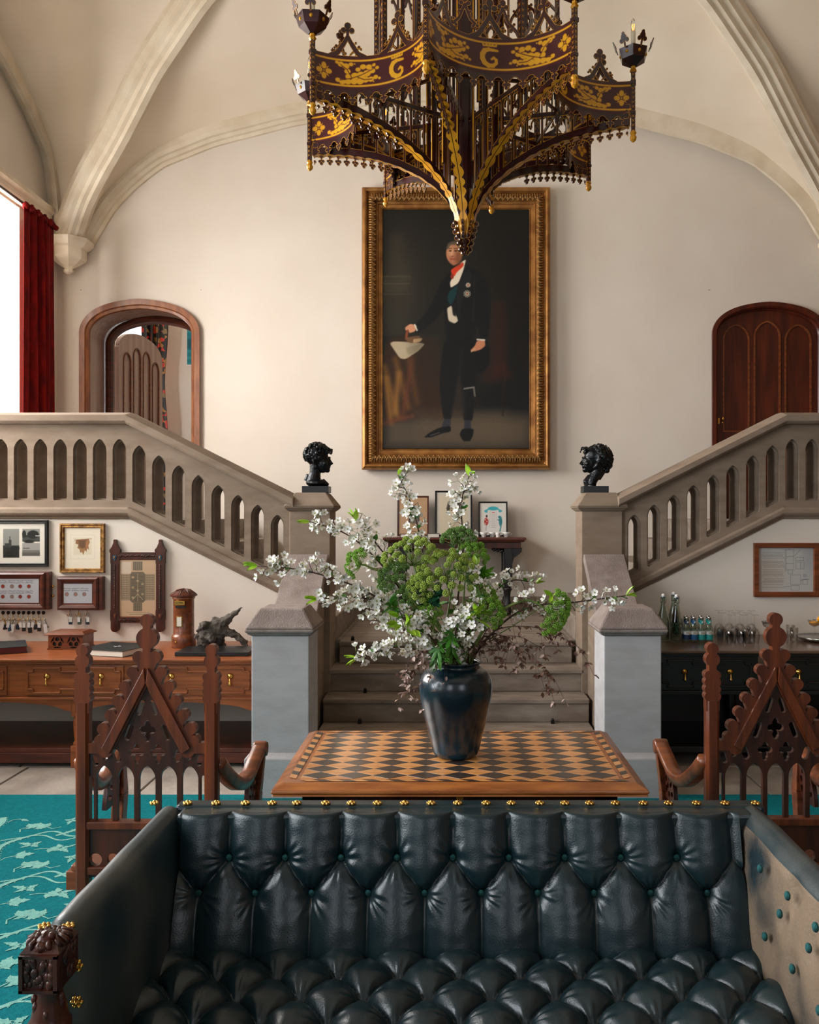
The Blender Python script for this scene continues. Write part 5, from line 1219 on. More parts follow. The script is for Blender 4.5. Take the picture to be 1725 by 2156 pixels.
# ================================================================ HALL TABLE ON THE HALF LANDING AND WHAT STANDS ON IT
TZ = .68 + .76; TY = 8.42
t = thing('side_table', 'dark carved side table against the far wall under the portrait', 'table', (W(957, 0, TY).x, TY, .68))
hw = 148 * TY / F
MB().frustum(-hw + .02, hw - .02, -.17, .2, .715, -hw + .01, hw - .01, -.18, .2, .735).box(-hw, hw, -.19, .21, .735, .76).build('top', mahog, t, bevel=.006)
MB().box(-hw + .05, hw - .05, -.15, .19, .655, .715).build('frieze', darkchair, t, bevel=.004)
fr = lambda x, y: np.maximum(boxd(x, y, -hw + .1, hw - .1, .60, .66), -(y - (.63 - .03 * np.cos(abs(x) * 26)))*1.0 - .0)
for s in (-1, 1):
    for y in (-.11, .15):
        x = s * (hw - .175)
        mb = MB().box(x - .035, x + .035, y - .03, y + .03, .28, .66).box(x - .045, x - .028, y - .036, y + .03, .3, .62).box(x + .028, x + .045, y - .036, y + .03, .3, .62)
        mb.lathe([(.03, .28), (.045, .26), (.03, .23), (.026, .16), (.045, .10), (.03, .08), (.04, .05), (.028, .0)], (x, y, 0), 14); mb.build('leg', blackwood, t, bevel=.003)
        br = [(x + s * .03, .66), (x + s * .14, .66), (x + s * .135, .62), (x + s * .10, .59), (x + s * .06, .56), (x + s * .04, .48), (x + s * .03, .46)]
        MB().prism(br, y - .02, y + .02).build('bracket', blackwood, t, bevel=.003)
        sc_ = MB()
        for k in range(6): sc_.ball((x - s * (.05 + k * .016), y, .65 - .012 * (k % 2) - .004 * (5 - k)), .016, seg=8, rings=5)
        sc_.build('scroll_carving', blackwood, t)
def standing(lab, x0, y0, x1, y1, fw, fm, paint, mw=.0, Y_=8.50):
    k = Y_ / F; w_, h_ = (x1 - x0) * k, (y1 - y0) * k; c = W((x0 + x1) / 2, 0, Y_)
    t = frame_obj('standing_picture', lab, w_, h_, (c.x, Y_ + .02 + .04, TZ + h_ / 2 + .004), fw, .02, fm, tilt=-.10); put(t, paint, w_ - fw * 2 + .006, h_ - fw * 2 + .006, y=-.009); return t
p = Paint(70, 96, (186, 150, 114)); p.rect(24, 28, 50, 66, (62, 58, 54)); p.ell(37, 40, 6, 8, (150, 138, 124), 1.5); p.poly([(26, 66), (30, 50), (44, 50), (50, 66)], (110, 100, 90), 1.5)
standing('brown card mounted small photograph in thin brown frame, leftmost of three on the side table', 836, 1043, 903, 1129, .018, mahog, p)
p = Paint(84, 104, (206, 200, 186)); p.rect(8, 8, 76, 100, (212, 200, 174)); p.poly([(24, 100), (34, 82), (48, 76), (58, 84), (70, 100)], (196, 184, 158), 2); p.poly([(42, 60), (52, 58), (54, 80), (42, 82)], (196, 180, 154), 1)
p.ell(44, 44, 13, 18, (206, 190, 162), 1); p.poly([(24, 40), (28, 24), (42, 16), (58, 22), (62, 38), (60, 58), (54, 50), (54, 34), (40, 30), (32, 36), (30, 46)], (74, 66, 58), 1.5); p.ell(29, 42, 4, 6, (70, 62, 54), 1.2)
for ex in (37, 48): p.ell(ex, 44, 2.4, 1.2, (60, 52, 46), .6); p.line(ex - 3, 39, ex + 3, 39, .6, (90, 78, 66))
p.line(42, 45, 41, 52, .6, (150, 132, 108)); p.line(38, 57, 46, 57, .9, (120, 92, 80)); p.poly([(50, 60), (56, 50), (56, 66), (50, 70)], (150, 134, 112), 2, .7)
standing('black framed sepia drawing of a short-haired woman, tallest on the side table', 916, 1032, 995, 1129, .018, black, p)
p = Paint(74, 80, (222, 218, 208)); p.rect(12, 10, 62, 74, (226, 222, 216)); T_ = (58, 170, 184)
p.ell(37, 14, 14, 5, T_, 1); p.line(14, 20, 30, 14, 1.6, T_); p.line(60, 20, 44, 14, 1.6, T_); p.ell(18, 22, 4, 2.5, T_, 1); p.ell(56, 21, 4, 2.5, T_, 1)
p.ell(18, 46, 6, 9, (176, 50, 38), 1); p.ell(19, 33, 2.6, 3, (60, 40, 40), .8); p.line(18, 55, 17, 68, .6, (120, 90, 90)); 
for q in ((15, 42), (20, 46), (16, 51), (21, 39)): p.ell(q[0], q[1], 1.3, 1.3, (232, 224, 214), .5)
p.ell(57, 46, 4.5, 12, (22, 124, 132), 1); p.ell(54, 35, 3.6, 3, (22, 124, 132), 1); p.line(50, 42, 55, 44, 1.3, (22, 124, 132)); p.line(58, 58, 55, 70, 1.6, (22, 124, 132)); p.line(29, 20, 27, 60, .5, (190, 190, 186)); p.line(45, 20, 47, 60, .5, (190, 190, 186)); p.line(34, 24, 41, 24, .8, (190, 60, 60))
for k in range(7): p.line(32, 30 + k * 5, 43, 30 + k * 5, .5, (150, 146, 146), .8)
standing('black framed bright turquoise and red card, rightmost of three on the side table', 1008, 1055, 1070, 1129, .016, black, p)
def book(lab, c, w_, d, h_, m_, rz=0, cat='book', pm=None, title=False, grp=None):
    t = thing('book', lab, cat, c, rz, group=grp)
    MB().box(-w_ / 2 + .004, w_ / 2 - .006, -d / 2 + .004, d / 2 - .004, .003, h_ - .003).build('pages', pm or paperm, t)
    MB().box(-w_ / 2, w_ / 2, -d / 2, d / 2, 0, .003).box(-w_ / 2, w_ / 2, -d / 2, d / 2, h_ - .003, h_).box(-w_ / 2 - .002, -w_ / 2 + .003, -d / 2, d / 2, 0, h_).build('cover', m_, t, bevel=.001); return t
z0 = TZ + .0005
for i, (x, w_, h_, m_, lb) in enumerate(((864, .19, .035, mahog, 'small brown book lying below the left picture on the side table'), (913, .12, .04, bookgreen, 'dark book lying left of the woman drawing on the side table'), (949, .13, .032, bookred, 'brown-red book lying in front of the woman drawing on the side table'), (995, .12, .035, bookred, 'red book lying beside the white cups on the side table'))):
    c = W(x, 0, 8.33); book(lb, (c.x, 8.31, z0), w_, .13, h_, m_)
for i, (x, yy_, lb) in enumerate(((1019, 8.28, 'wide white china bowl, leftmost on the side table'), (1037, 8.33, 'white china cup behind the others on the side table'), (1049, 8.27, 'narrow white china cup on a foot on the side table'), (1066, 8.30, 'white china bowl, rightmost on the side table'))):
    c = W(x, 0, yy_); t = thing('china_cup', lb, 'cup', (c.x, yy_, z0), group='white cups on the side table'); s_ = (1, .85, .7, 1)[i]
    MB().lathe([(.0, .004), (.016, 0), (.02, .002), (.02, .008), (.030 * s_, .03), (.040 * s_, .05), (.038 * s_, .05), (.028 * s_, .03), (.0, .012)], seg=20, cap=False).build('bowl', cup, t)
    MB().tube([(.036 * s_, 0, .042), (.052 * s_, 0, .04), (.05 * s_, 0, .024), (.028 * s_, 0, .02)], .003, 5).build('handle', cup, t)
# ================================================================ THINGS ON THE OAK SIDEBOARD
SZ = .7155
def on(px_, Y_): return ((px_ - CX) * Y_ / F, Y_, SZ)
book('dark green book with red page edges at the left end of the oak sideboard', on(10, 5.92), .27, .34, .045, bookgreen, .5, pm=bookred)
b1 = book('large closed dark blue-green visitors book lying on the oak sideboard', on(247, 5.86), .36, .36, .04, bookgreen, -.28)
MB().box(-.03, .03, -.004, .004, .0402, .0408).box(-.004, .004, -.03, .03, .0402, .0408).build('stamp', greystone, b1)
t = thing('blotter', 'flat black folder lying at the right end of the oak sideboard', 'folder', on(462, 5.82)); MB().box(-.26, .23, -.14, .14, 0, .028).build('cover', black, t, bevel=.004)
t = thing('carved_box', 'small pierced oak box with round tracery windows on the sideboard', 'box', on(150, 6.06)); hw = .128; k = .0
def trac(x, y):
    d = boxd(x, y, -.12, .12, 0, .10); hs = []
    for cx_ in (-.057, .057):
        r_ = circ(x, y, cx_, .05, .043); sp = mn([abs(circ(x, y, cx_ + .020 * math.cos(a), .05 + .020 * math.sin(a), .020)) - .0035 for a in (PI / 2, PI / 2 + 2.094, PI / 2 + 4.189)]); hs.append(np.maximum(r_, -sp))
    return np.maximum(d, -mn(hs))
plate(trac, -.125, .125, 0, .102, .003, .012, lambda a, b, w__: (a, -.085 + w__, b), mi=(0, 0, 0)).build('pierced_front', wood, t)
MB().box(-.118, .118, -.078, .09, 0, .1).build('body', black, t); MB().box(-.121, -.117, -.09, .092, 0, .1).box(.117, .121, -.09, .092, 0, .1).build('side_panel', wood, t)
MB().frustum(-.14, .14, -.105, .105, .1, -.14, .14, -.105, .105, .106).frustum(-.14, .14, -.105, .105, .106, -.11, .11, -.075, .075, .124).build('lid', wood, t, bevel=.002); MB().box(-.126, .126, -.095, .095, 0, .01).build('base', wood, t)
# wooden letter box
t = thing('letter_box', 'turned oak model of a pillar letter box standing on the sideboard', 'letter box', on(387, 6.10))
MB().lathe([(.082, 0), (.085, .008), (.085, .075), (.080, .085), (.074, .092), (.072, .095), (.072, .34), (.078, .345), (.080, .36)], seg=40).build('body', wood, t)
MB().lathe([(.085, .36), (.094, .365), (.094, .375), (.075, .388), (.06, .40), (.035, .408), (.0, .41)], seg=16, smooth=False).build('cap', mahog, t)
for k in range(8): a = k * PI / 4; MB().tube([(.09 * math.cos(a), .09 * math.sin(a), .376), (.05 * math.cos(a), .05 * math.sin(a), .405), (0, 0, .414)], .005, 5).build('cap_rib', mahog, t)
MB().box(-.042, .03, -.078, -.066, .305, .335).build('plate', brass, t, bevel=.001); MB().box(-.036, .036, -.075, -.060, .285, .297).build('slot', black, t)
MB().box(-.030, .012, -.075, -.062, .15, .225).build('card_holder', brass, t, bevel=.001); MB().box(-.025, .007, -.0765, -.070, .155, .22).build('card', paperm, t)
MB().ball((-.03, -.082, .045), .006).build('keyhole', brass, t)
fc = bpy.data.curves.new('lettering', 'FONT'); fc.body = 'LETTERS'; fc.size = .014; fc.extrude = .0004; fc.align_x = 'CENTER'; fc.materials.append(black)
fo = bpy.data.objects.new('lettering', fc); COL.objects.link(fo); dg = bpy.context.evaluated_depsgraph_get(); fme = bpy.data.meshes.new_from_object(fo.evaluated_get(dg)); bpy.data.objects.remove(fo)
fo = link('lettering', fme, t); fo.location = (-.006, -.0786, .3155); fo.rotation_euler = (PI / 2, 0, 0)
# driftwood
t = thing('driftwood', 'gnarled grey piece of driftwood with a long spike on the oak sideboard', 'driftwood', on(462, 6.02))
mb = MB(); rd = random.Random(12)
for k in range(34): mb.ball((-.09 + max(-.07, min(.07, rd.gauss(0, .042))), rd.gauss(0, .025), .14 + max(-.06, min(.06, rd.gauss(0, .042)))), rd.uniform(.014, .032), seg=8, rings=6)
mb.tube([(-.10, 0, .02), (-.09, 0, .10), (-.03, 0, .15), (.05, 0, .20), (.11, 0, .25), (.165, 0, .292)], [.03, .05, .055, .034, .018, .004], 8)
mb.tube([(-.02, 0, .13), (.05, 0, .12), (.12, .0, .09), (.18, .0, .04), (.20, -.01, .0)], [.05, .035, .026, .02, .012], 8); mb.tube([(-.08, 0, .1), (-.14, .02, .03), (-.15, .02, 0)], [.04, .03, .012], 8)
mb.tube([(0, 0, .12), (.0, .03, .04), (.02, .03, 0)], [.04, .03, .02], 8)
solid(mb.mesh('driftwood', drift), .008, 'wood', drift, t, 1, lambda c: .010 * mnoise.noise(c * 45) + .006 * mnoise.noise(c * 110))
MB().ball((-.02, .0, .05), .045, sc=(1.1, .7, 1)).build('dark_root', driftdark, t)
# ================================================================ THINGS ON THE BLACK SIDEBOARD
BZ = .7655
def onb(px_, Y_): return ((px_ - CX) * Y_ / F, Y_, BZ)
def bottle(lab, c, herbs):
    t = thing('water_bottle', lab, 'bottle', c, group='swing-top bottles')
    P = [(.0, .003), (.040, 0), (.045, .006), (.045, .13), (.043, .15), (.034, .185), (.022, .225), (.0165, .26), (.015, .30), (.017, .302), (.017, .312), (.013, .314), (.012, .30), (.013, .26), (.019, .225), (.031, .185), (.040, .15), (.042, .13), (.042, .010), (.0, .008)]
    MB().lathe(P, seg=28, cap=False).build('body', waterglass, t)
    MB().lathe([(.012, .308), (.013, .325), (.008, .333), (0, .334)], seg=14).build('stopper', cup, t); MB().lathe([(.0135, .304), (.0145, .308), (.0135, .312)], seg=14).build('seal', tagm[1], t)
    MB().tube([(-.018, 0, .27), (-.02, -.004, .30), (-.016, -.006, .32), (0, -.006, .328), (.016, -.006, .32), (.02, -.004, .30), (.018, 0, .27)], .0016, 5).tube([(.018 * math.cos(a), .018 * math.sin(a), .268) for a in np.linspace(0, 2 * PI, 13)], .0014, 4, cap=False).build('wire_clasp', steel, t)
    if herbs:
        mb = MB(); r_ = random.Random(3)
        for k in range(30):
            a = r_.uniform(0, 6.28); q = r_.uniform(0, .03); z = r_.uniform(.06, .13); mb.ball((q * math.cos(a), q * math.sin(a), z), .009, seg=5, rings=3, sc=(1, .4, 1.3))
        mb.build('herbs', leafd, t)
bottle('tall swing-top glass bottle nearest the stone pillar', onb(1397, 6.05), False); bottle('tall swing-top glass bottle holding green herbs', onb(1425, 6.0), True)
bottle('tall swing-top glass bottle behind the herb bottle', onb(1419, 6.2), False)
lb_b = mat('label_blue', (24, 92, 140), None, .5); lb_t = mat('label_teal', (24, 150, 146), None, .5); lb_w = mat('label_white', (214, 212, 204), None, .5); lb_n = mat('label_navy', (18, 48, 80), None, .5)
cn = ['first', 'second', 'third', 'fourth']
for i, x_ in enumerate((1447, 1462, 1478, 1494)):
    for j in (0, 1):
        cmat = (lb_n, lb_b, lb_t, lb_t)[i]; wd = ('navy', 'blue', 'teal', 'teal')[i]
        c = onb(x_ - j * 3, 5.98 + j * .10); t = thing('mineral_bottle', 'small bottle with %s neck label, %s from left, %s row' % (wd, cn[i], ('front', 'back')[j]), 'bottle', c, group='small labelled water bottles')
        MB().lathe([(.0, .003), (.021, 0), (.0245, .004), (.0245, .10), (.021, .118), (.0135, .132), (.012, .15), (.0125, .168), (.0, .168)], seg=20, cap=False).build('body', waterglass, t)
        MB().lathe([(.0135, .160), (.0138, .174), (.012, .176), (.0, .176)], seg=14).build('bottle_cap', steel, t)
        MB().lathe([(.0150, .128), (.0150, .152)], seg=18, cap=False).build('neck_label', cmat, t)
        MB().lathe([(.0253, .056), (.0253, .078)], seg=20, cap=False).build('name_label', lb_w, t); MB().lathe([(.0253, .020), (.0253, .055)], seg=20, cap=False).build('body_label', (lb_n, lb_b, lb_t, lb_t)[i], t)
        MB().lathe([(.007, 0), (.007, .001), (.0, .001)], seg=14, M=Matrix.Translation((.003, -.0150, .141)) @ Matrix.Rotation(PI / 2, 4, 'X')).build('label_disc', lb_w, t); MB().lathe([(.003, 0), (.003, .0004), (0, .0004)], seg=10, M=Matrix.Translation((.003, -.0161, .141)) @ Matrix.Rotation(PI / 2, 4, 'X')).build('label_dot', lb_n, t)
        for q in range(3): MB().box(-.014, .014 - q * .003, -.0262, -.0250, .061 + q * .005, .0622 + q * .005).build('label_print', black, t)
wg = [(.001, .0), (.012, .003), (.02, .012), (.0295, .045), (.031, .065), (.028, .10), (.0285, .0), ]
def wineglass(lab, c):
    t = thing('wine_glass', lab, 'glass', c, group='upturned wine glasses')
    P = [(.030, 0), (.034, .03), (.037, .055), (.034, .08), (.022, .098), (.006, .108), (.0035, .115), (.0032, .185), (.006, .192), (.032, .196), (.032, .1975), (.0, .1978)]
    Q = [(.0, .104), (.020, .0965), (.0325, .079), (.0355, .055), (.0325, .03), (.0288, 0)]
    MB().lathe(P[:7] , seg=24, cap=False).lathe(Q, seg=24, cap=False).lathe([(Q[-1][0], 0), (.030, 0)], seg=24, cap=False).build('bowl', glass, t); MB().lathe(P[6:], seg=20, cap=False).build('stem', glass, t)
nm = 'upturned stemmed wine glass, one of the clear cluster between the small bottles and the chair'
for row_, y0_, xs_ in (('front', 5.94, (1540, 1566, 1589)), ('middle', 6.06, (1520, 1549, 1574)), ('back', 6.20, (1514, 1536, 1558, 1582))):
    for i, x_ in enumerate(xs_): wineglass('upturned wine glass, %s from the left in the %s row of the cluster' % (cn[i], row_), onb(x_, y0_))
for i, (x_, y_, l_) in enumerate(((1672, 6.0, 'plain clear tumbler just right of the chair finial'), (1665, 6.15, 'plain clear tumbler behind the chair finial'))):
    t = thing('tumbler', l_, 'glass', onb(x_, y_)); MB().lathe([(.0, .002), (.026, 0), (.031, .10), (.029, .10), (.0245, .008), (.0, .008)], seg=24, cap=False).build('body', glass, t)
def coupe(lab, c, drink):
    t = thing('cocktail_glass', lab, 'glass', c)
    MB().lathe([(.0, .003), (.030, 0), (.031, .002), (.006, .006), (.0035, .012), (.0035, .075), (.008, .082), (.035, .098), (.048, .130), (.0475, .131), (.0335, .1), (.006, .086), (.0, .085)], seg=28, cap=False).build('glass', glass, t)
    if drink: MB().lathe([(.0, .088), (.006, .088), (.032, .1005), (.042, .118), (.0, .118)], seg=24, cap=False).build('drink', juice, t); MB().lathe([(.02, -.003), (.02, .003)], seg=16, M=Matrix.Translation((.036, 0, .138)) @ Matrix.Rotation(PI / 2, 4, 'X')).build('orange_slice', juice, t)
coupe('shallow stemmed glass left of the chair finial', onb(1618, 6.1), False); coupe('stemmed glass of orange drink on the silver tray', (onb(1716, 6.05)[0], 6.05, BZ + .016), True)
t = thing('silver_tray', 'oval silver tray under the orange drink', 'tray', onb(1735, 6.05)); MB().lathe([(.0, .003), (.10, 0), (.17, .012), (.185, .030), (.183, .032), (.165, .016), (.10, .006), (.0, .006)], seg=40, cap=False).build('body', steel, t)
# ================================================================ CHANDELIER
def chandelier():
    R = .895; CXc, CYc = .076, 4.65; ZB = 3.65
    t = thing('chandelier', 'great dark red and gold gothic chandelier hanging above the inlaid table', 'chandelier', (CXc, CYc, 0)); t.rotation_euler = (0, 0, 0)
    MG = [maroon, chgold, chgold]
    MT = [maroon, chgold, maroon]
    angs = [math.radians(-12 + 45 * k) for k in range(8)]
    # --- banner band: painted strip bent inwards between two posts (local frame: chord centred on +x axis)
    half = math.radians(22.5); ch = R * math.sin(half); dx = R * math.cos(half); sag = .235
    rc = (ch * ch + sag * sag) / (2 * sag); cxx = dx - sag + rc; th = math.asin(ch / rc)      # arc centre outside
    L_ = 2 * th * rc
    def bend(u, v, w_=0.0):      # u in -L/2..L/2
        a = u / rc; r_ = rc + w_ * 0 - w_; return (cxx - (rc - w_) * np.cos(a), (rc - w_) * np.sin(a), v)
    H0, H1 = 3.755, 3.915
    Hp = 64; Wp = int(Hp * L_ / (H1 - H0)); p = Paint(Wp, Hp, (66, 8, 14)); G = (222, 158, 14)
    p.rect(0, 5, Wp, 9, G); p.rect(0, Hp - 10, Wp, Hp - 6, G)
    def flower(cx, cy):
        for k in range(4):
            a = k * PI / 2; p.ell(cx + 9.5 * math.cos(a), cy + 9.5 * math.sin(a), 5.2 if k % 2 else 6.8, 6.8 if k % 2 else 5.2, G); b_ = a + PI / 4; p.poly([(cx + 15 * math.cos(b_), cy + 15 * math.sin(b_)), (cx + 8 * math.cos(b_ + .25), cy + 8 * math.sin(b_ + .25)), (cx + 8 * math.cos(b_ - .25), cy + 8 * math.sin(b_ - .25))], G)
        p.ell(cx, cy, 3.4, 3.4, (60, 10, 12)); p.ell(cx, cy, 1.8, 1.8, G)
    def leaf(cx, cy, s_):
        for a, b_, r_ in ((-38, 14, 5), (-29, 17, 6), (-18, 16, 6.5), (-6, 15, 7), (6, 15, 7), (17, 12, 7), (28, 12, 6), (38, 9, 5), (46, 12, 3), (-4, 5, 8), (8, 3, 8), (20, 0, 7.5), (31, -4, 6), (41, -9, 4), (24, -12, 6), (12, -13, 6), (34, -15, 3.6), (2, -8, 5), (-17, 6, 6), (-19, -4, 6), (-22, -14, 6.5), (-32, -17, 6), (-40, -20, 3.5), (-12, -18, 4.5)): p.ell(cx + s_ * a, cy + b_, r_ * 1.05, r_ * .85, G)
        for q in (((-34, 14), (-10, 9)), ((-10, 9), (10, 2)), ((10, 2), (34, -8)), ((-10, 9), (-20, -8)), ((-20, -8), (-34, -17)), ((0, 6), (14, 12)), ((14, 12), (30, 12))): p.line(cx + s_ * q[0][0], cy + q[0][1], cx + s_ * q[1][0], cy + q[1][1], .7, (66, 8, 14))
        for a, b_ in ((-28, -18), (28, 20), (30, -20), (-4, -22), (-30, 18)): p.ell(cx + s_ * a * 1.2, cy + b_ * .85, 1.5, 1.5, G)
    cyp = Hp / 2; f0 = 24
    flower(f0, cyp); flower(Wp - f0, cyp); leaf(f0 + 66, cyp, 1); leaf(Wp - f0 - 66, cyp, -1)
    mx = Wp / 2; prev = None
    sp = [(-15, -11), (-8, -12), (2, -13), (10, -10), (14, -3), (14, 5), (10, 12), (2, 17), (-7, 17), (-13, 12), (-13, 6), (-8, 2), (-4, 5)]
    for k in range(len(sp) - 1): p.line(mx + sp[k][0], cyp + sp[k][1], mx + sp[k + 1][0], cyp + sp[k + 1][1], (2.4, 3, 4, 5, 5, 5, 4.6, 4, 3.4, 3, 2.6, 2.2)[k], G)
    p.poly([(mx - 14, cyp - 18), (mx + 14, cyp - 18), (mx + 15, cyp - 25), (mx + 9, cyp - 21), (mx + 6, cyp - 27), (mx + 3, cyp - 21), (mx, cyp - 28), (mx - 3, cyp - 21), (mx - 6, cyp - 27), (mx - 9, cyp - 21), (mx - 15, cyp - 25)], G)
    p.rect(mx - 14, cyp - 29, mx + 14, cyp - 16, (66, 8, 14), 0)
    def bmap(off, flip=False):
        def f(u, v): uu = -u if flip else u; x, y, z = bend(uu, v, off); return np.stack([x, y, z + (H0 + H1) / 2], -1)
        return f
    bo = p.mesh('band_out', L_, H1 - H0, banm, bmap(-.004)); bi = p.mesh('band_in', L_, H1 - H0, banm, bmap(.004, True))
    # --- fringe of little trefoil pendants below and cresting above (bent plates)
    n_ = 11; pt = L_ / n_
    def fringe(x, y):
        u = np.mod(x + L_ / 2, pt) - pt / 2; d = boxd(x, y, -L_ / 2, L_ / 2, -.012, .012)
        bars = U(circ(abs(u), y, pt / 2, -.010, .0), 0 * u + 9)
        ft = U(boxd(abs(u), y, -1, .007, -.06, 0), circ(u, y, 0, -.066, .010), circ(abs(u), y, .0115, -.052, .0095), circ(u, y, 0, -.03, .013))
        web = np.maximum(boxd(x, y, -9, 9, -.035, 0), -circ(abs(u), y, pt / 2, -.036, .019)); return np.maximum(U(d, ft, web), abs(x) - L_ / 2)
    fm = plate(fringe, -L_ / 2, L_ / 2, -.08, .014, .0036, .006, lambda a, b, w_: tuple(float(q) for q in bend(a, b + H0, w_)), edge=.0017).mesh('fringe', MT)
    def crest(x, y):
        d = boxd(x, y, -L_ / 2, L_ / 2, -.01, .006); ds = [d]
        for c, s_ in ((-L_ * .30, 1), (0, 1.12), (L_ * .30, 1)):
            u = (x - c) / s_; v = y / s_; a = abs(u)
            ds += [segd(a, v, .085, .0, .05, .018, .012), segd(a, v, .05, .018, .02, .065, .012), segd(a, v, .02, .065, 0, .10, .011), circ(u, v, 0, .155, .017), circ(a, v, .020, .132, .0145), segd(u, v, 0, .10, 0, .14, .008), circ(a, v, .056, .05, .0085), circ(a, v, .066, .040, .006), circ(a, v, .04, .072, .006), segd(a, v, .03, .03, .012, .012, .004)]
        return np.maximum(mn(ds), abs(x) - L_ / 2)
    cm = plate(crest, -L_ / 2, L_ / 2, -.012, .205, .0042, .006, lambda a, b, w_: tuple(float(q) for q in bend(a, b + H1, w_)), edge=.0017).mesh('cresting', MT)
    # --- radial fin: bar, tracery, quarter arch with leafy soffit  (x = radius, z)
    AR = [(0.02, 3.10), (.035, 3.20), (.06, 3.30), (.10, 3.385), (.16, 3.455), (.25, 3.525), (.37, 3.59), (.5, 3.64), (.65, 3.675), (.8, 3.695), (.95, 3.70)]
    az = lambda r_: np.interp(r_, [a for a, _ in AR], [b for _, b in AR])
    def fin(x, y):
        z = y; arch = np.maximum(np.maximum(z - (az(x) + .030), (az(x) - .012) - z), np.maximum(.015 - x, x - .88))
        arch = np.maximum(arch * .75, -9)
        bar = boxd(x, z, .03, .88, 3.775, 3.80); ds = [arch, bar]
        for k in range(10):
            r_ = .10 + k * .08; ds.append(np.maximum(boxd(x, z, r_ - .0055, r_ + .0055, 0, 3.79), az(x) - z))
            c = r_ + .04; top = 3.775; ds.append(np.maximum(U(abs(circ(x, z, c + .018, top - .036, .036)) - .004, abs(circ(x, z, c - .018, top - .036, .036)) - .004, circ(abs(x - c), z, .018, top - .042, .006), circ(x, z, c, top - .012, .008)), np.maximum(abs(x - c) - .04, np.maximum(top - .05 - z, z - top))))
        return np.maximum(mn(ds), np.maximum(az(x) - .014 - z, 0 * x - 9))
    fim = plate(fin, .0, .94, 3.08, 3.81, .0046, .010, lambda a, b, w_: (a, w_, b), edge=.0015).mesh('radial_fin', MT)
    # soffit ribbon: scalloped gold leaves on a maroon strip under the arch
    sf = MB(); rs = np.concatenate([np.linspace(.03, .16, 22), np.linspace(.17, .875, 60)]); hw = .021
    for i in range(len(rs) - 1):
        a, b_ = rs[i], rs[i + 1]; za, zb = float(az(a)) - .014, float(az(b_)) - .014
        sf.add([(a, -hw, za), (b_, -hw, zb), (b_, hw, zb), (a, hw, za)], [(0, 1, 2, 3)], 0); w0 = hw * (.40 + .6 * abs(math.sin(i * PI / 5))); w1 = hw * (.40 + .6 * abs(math.sin((i + 1) * PI / 5)))
        for s_ in (-1, 1): sf.add([(a, s_ * .002, za - .003), (b_, s_ * .002, zb - .003), (b_, s_ * w1 * 1.35, zb - .003), (a, s_ * w0 * 1.35, za - .003)], [(0, 1, 2, 3)], 1)
    sfm = sf.mesh('leafy_soffit', [maroon, chgold])
    def pend(x, y):
        u = np.mod(x, .05) - .025; yy_ = y - az(x); return np.maximum(U(boxd(u, yy_, -.004, .004, -.05, 0), circ(u, yy_, 0, -.06, .009), circ(abs(u), yy_, .010, -.047, .0085), circ(u, yy_, 0, -.018, .012)), np.maximum(.40 - x, x - .87))
    pm = plate(pend, .40, .93, 3.52, 3.72, .0038, .007, lambda a, b, w_: (a, w_, b), edge=.0014).mesh('pendant_fringe', MT)
    # --- post with foot, patterned shaft, candle cup
    def postmesh():
        mb = MB(); mb.lathe([(.004, 3.60), (.016, 3.612), (.019, 3.625), (.012, 3.64), (.018, 3.648), (.012, 3.66)], seg=8, smooth=False, m=1)
        mb.lathe([(.0145, 3.655), (.0145, 3.97)], seg=4, smooth=False, m=0); mb.lathe([(.02, 3.90), (.02, 3.92)], seg=4, smooth=False); mb.lathe([(.018, 3.745), (.018, 3.76)], seg=4, smooth=False)
        mb.lathe([(.010, 3.96), (.020, 3.972), (.012, 3.985), (.014, 3.995)], seg=6, smooth=False, m=1)
        for k in range(12):
            z = 3.68 + k * .024
            for q in range(4):
                a = q * PI / 2; M_ = Matrix.Rotation(a, 4, 'Z'); r_ = .0104
                mb.tube([(r_, -.006, z), (r_, .006, z + .012)], .0014, 4, 1, M=M_); mb.tube([(r_, .006, z), (r_, -.006, z + .012)], .0014, 4, 1, M=M_)
        return mb.mesh('post', [maroon, chgold])
    pmsh = postmesh()
    cmb = MB().lathe([(.02, 3.995), (.066, 4.025), (.082, 4.075), (.078, 4.075), (.060, 4.035), (.0, 4.03)], seg=6, smooth=False, cap=False)
    for k in range(6):
        a = k * PI / 3; cmb.ball((.062 * math.cos(a), .062 * math.sin(a), 4.052), .010, 1, 6, 4, (1, 1, 1))
    cupm = cmb.mesh('candle_cup', [maroon, chgold])
    def lf(x, y): return U(circ(x, y, 0, .045, .016), circ(abs(x), y, .016, .030, .011), segd(x, y, 0, 0, 0, .04, .005), circ(x, y, 0, .062, .009))
    lmb = plate(lf, -.03, .03, -.004, .075, .004, .004, lambda a, b, w_: (.080 + b * .35 + w_, a, 4.068 + b * .93), edge=.0014)
    lfm = lmb.mesh('cup_leaf', MT)
    cdm = MB().lathe([(.0, 4.03), (.0125, 4.03), (.0125, 4.175), (.0, 4.175)], seg=14).mesh('candle', candlem)
    bm_ = MB().lathe([(.0, 4.175), (.009, 4.18), (.0135, 4.205), (.0125, 4.225), (.006, 4.243), (.0, 4.25)], seg=14).mesh('bulb', bulbm)
    flm = MB().tube([(-.003, 0, 4.185), (-.003, 0, 4.215)], .0015, 5).tube([(.003, 0, 4.185), (.003, 0, 4.215)], .0015, 5).mesh('filament', emit('filament_glow', (255, 150, 60), 3.0))
    # --- upper tier posts and ogee arches
    up = MB().lathe([(.017, 3.74), (.017, 5.35)], seg=4, smooth=False)
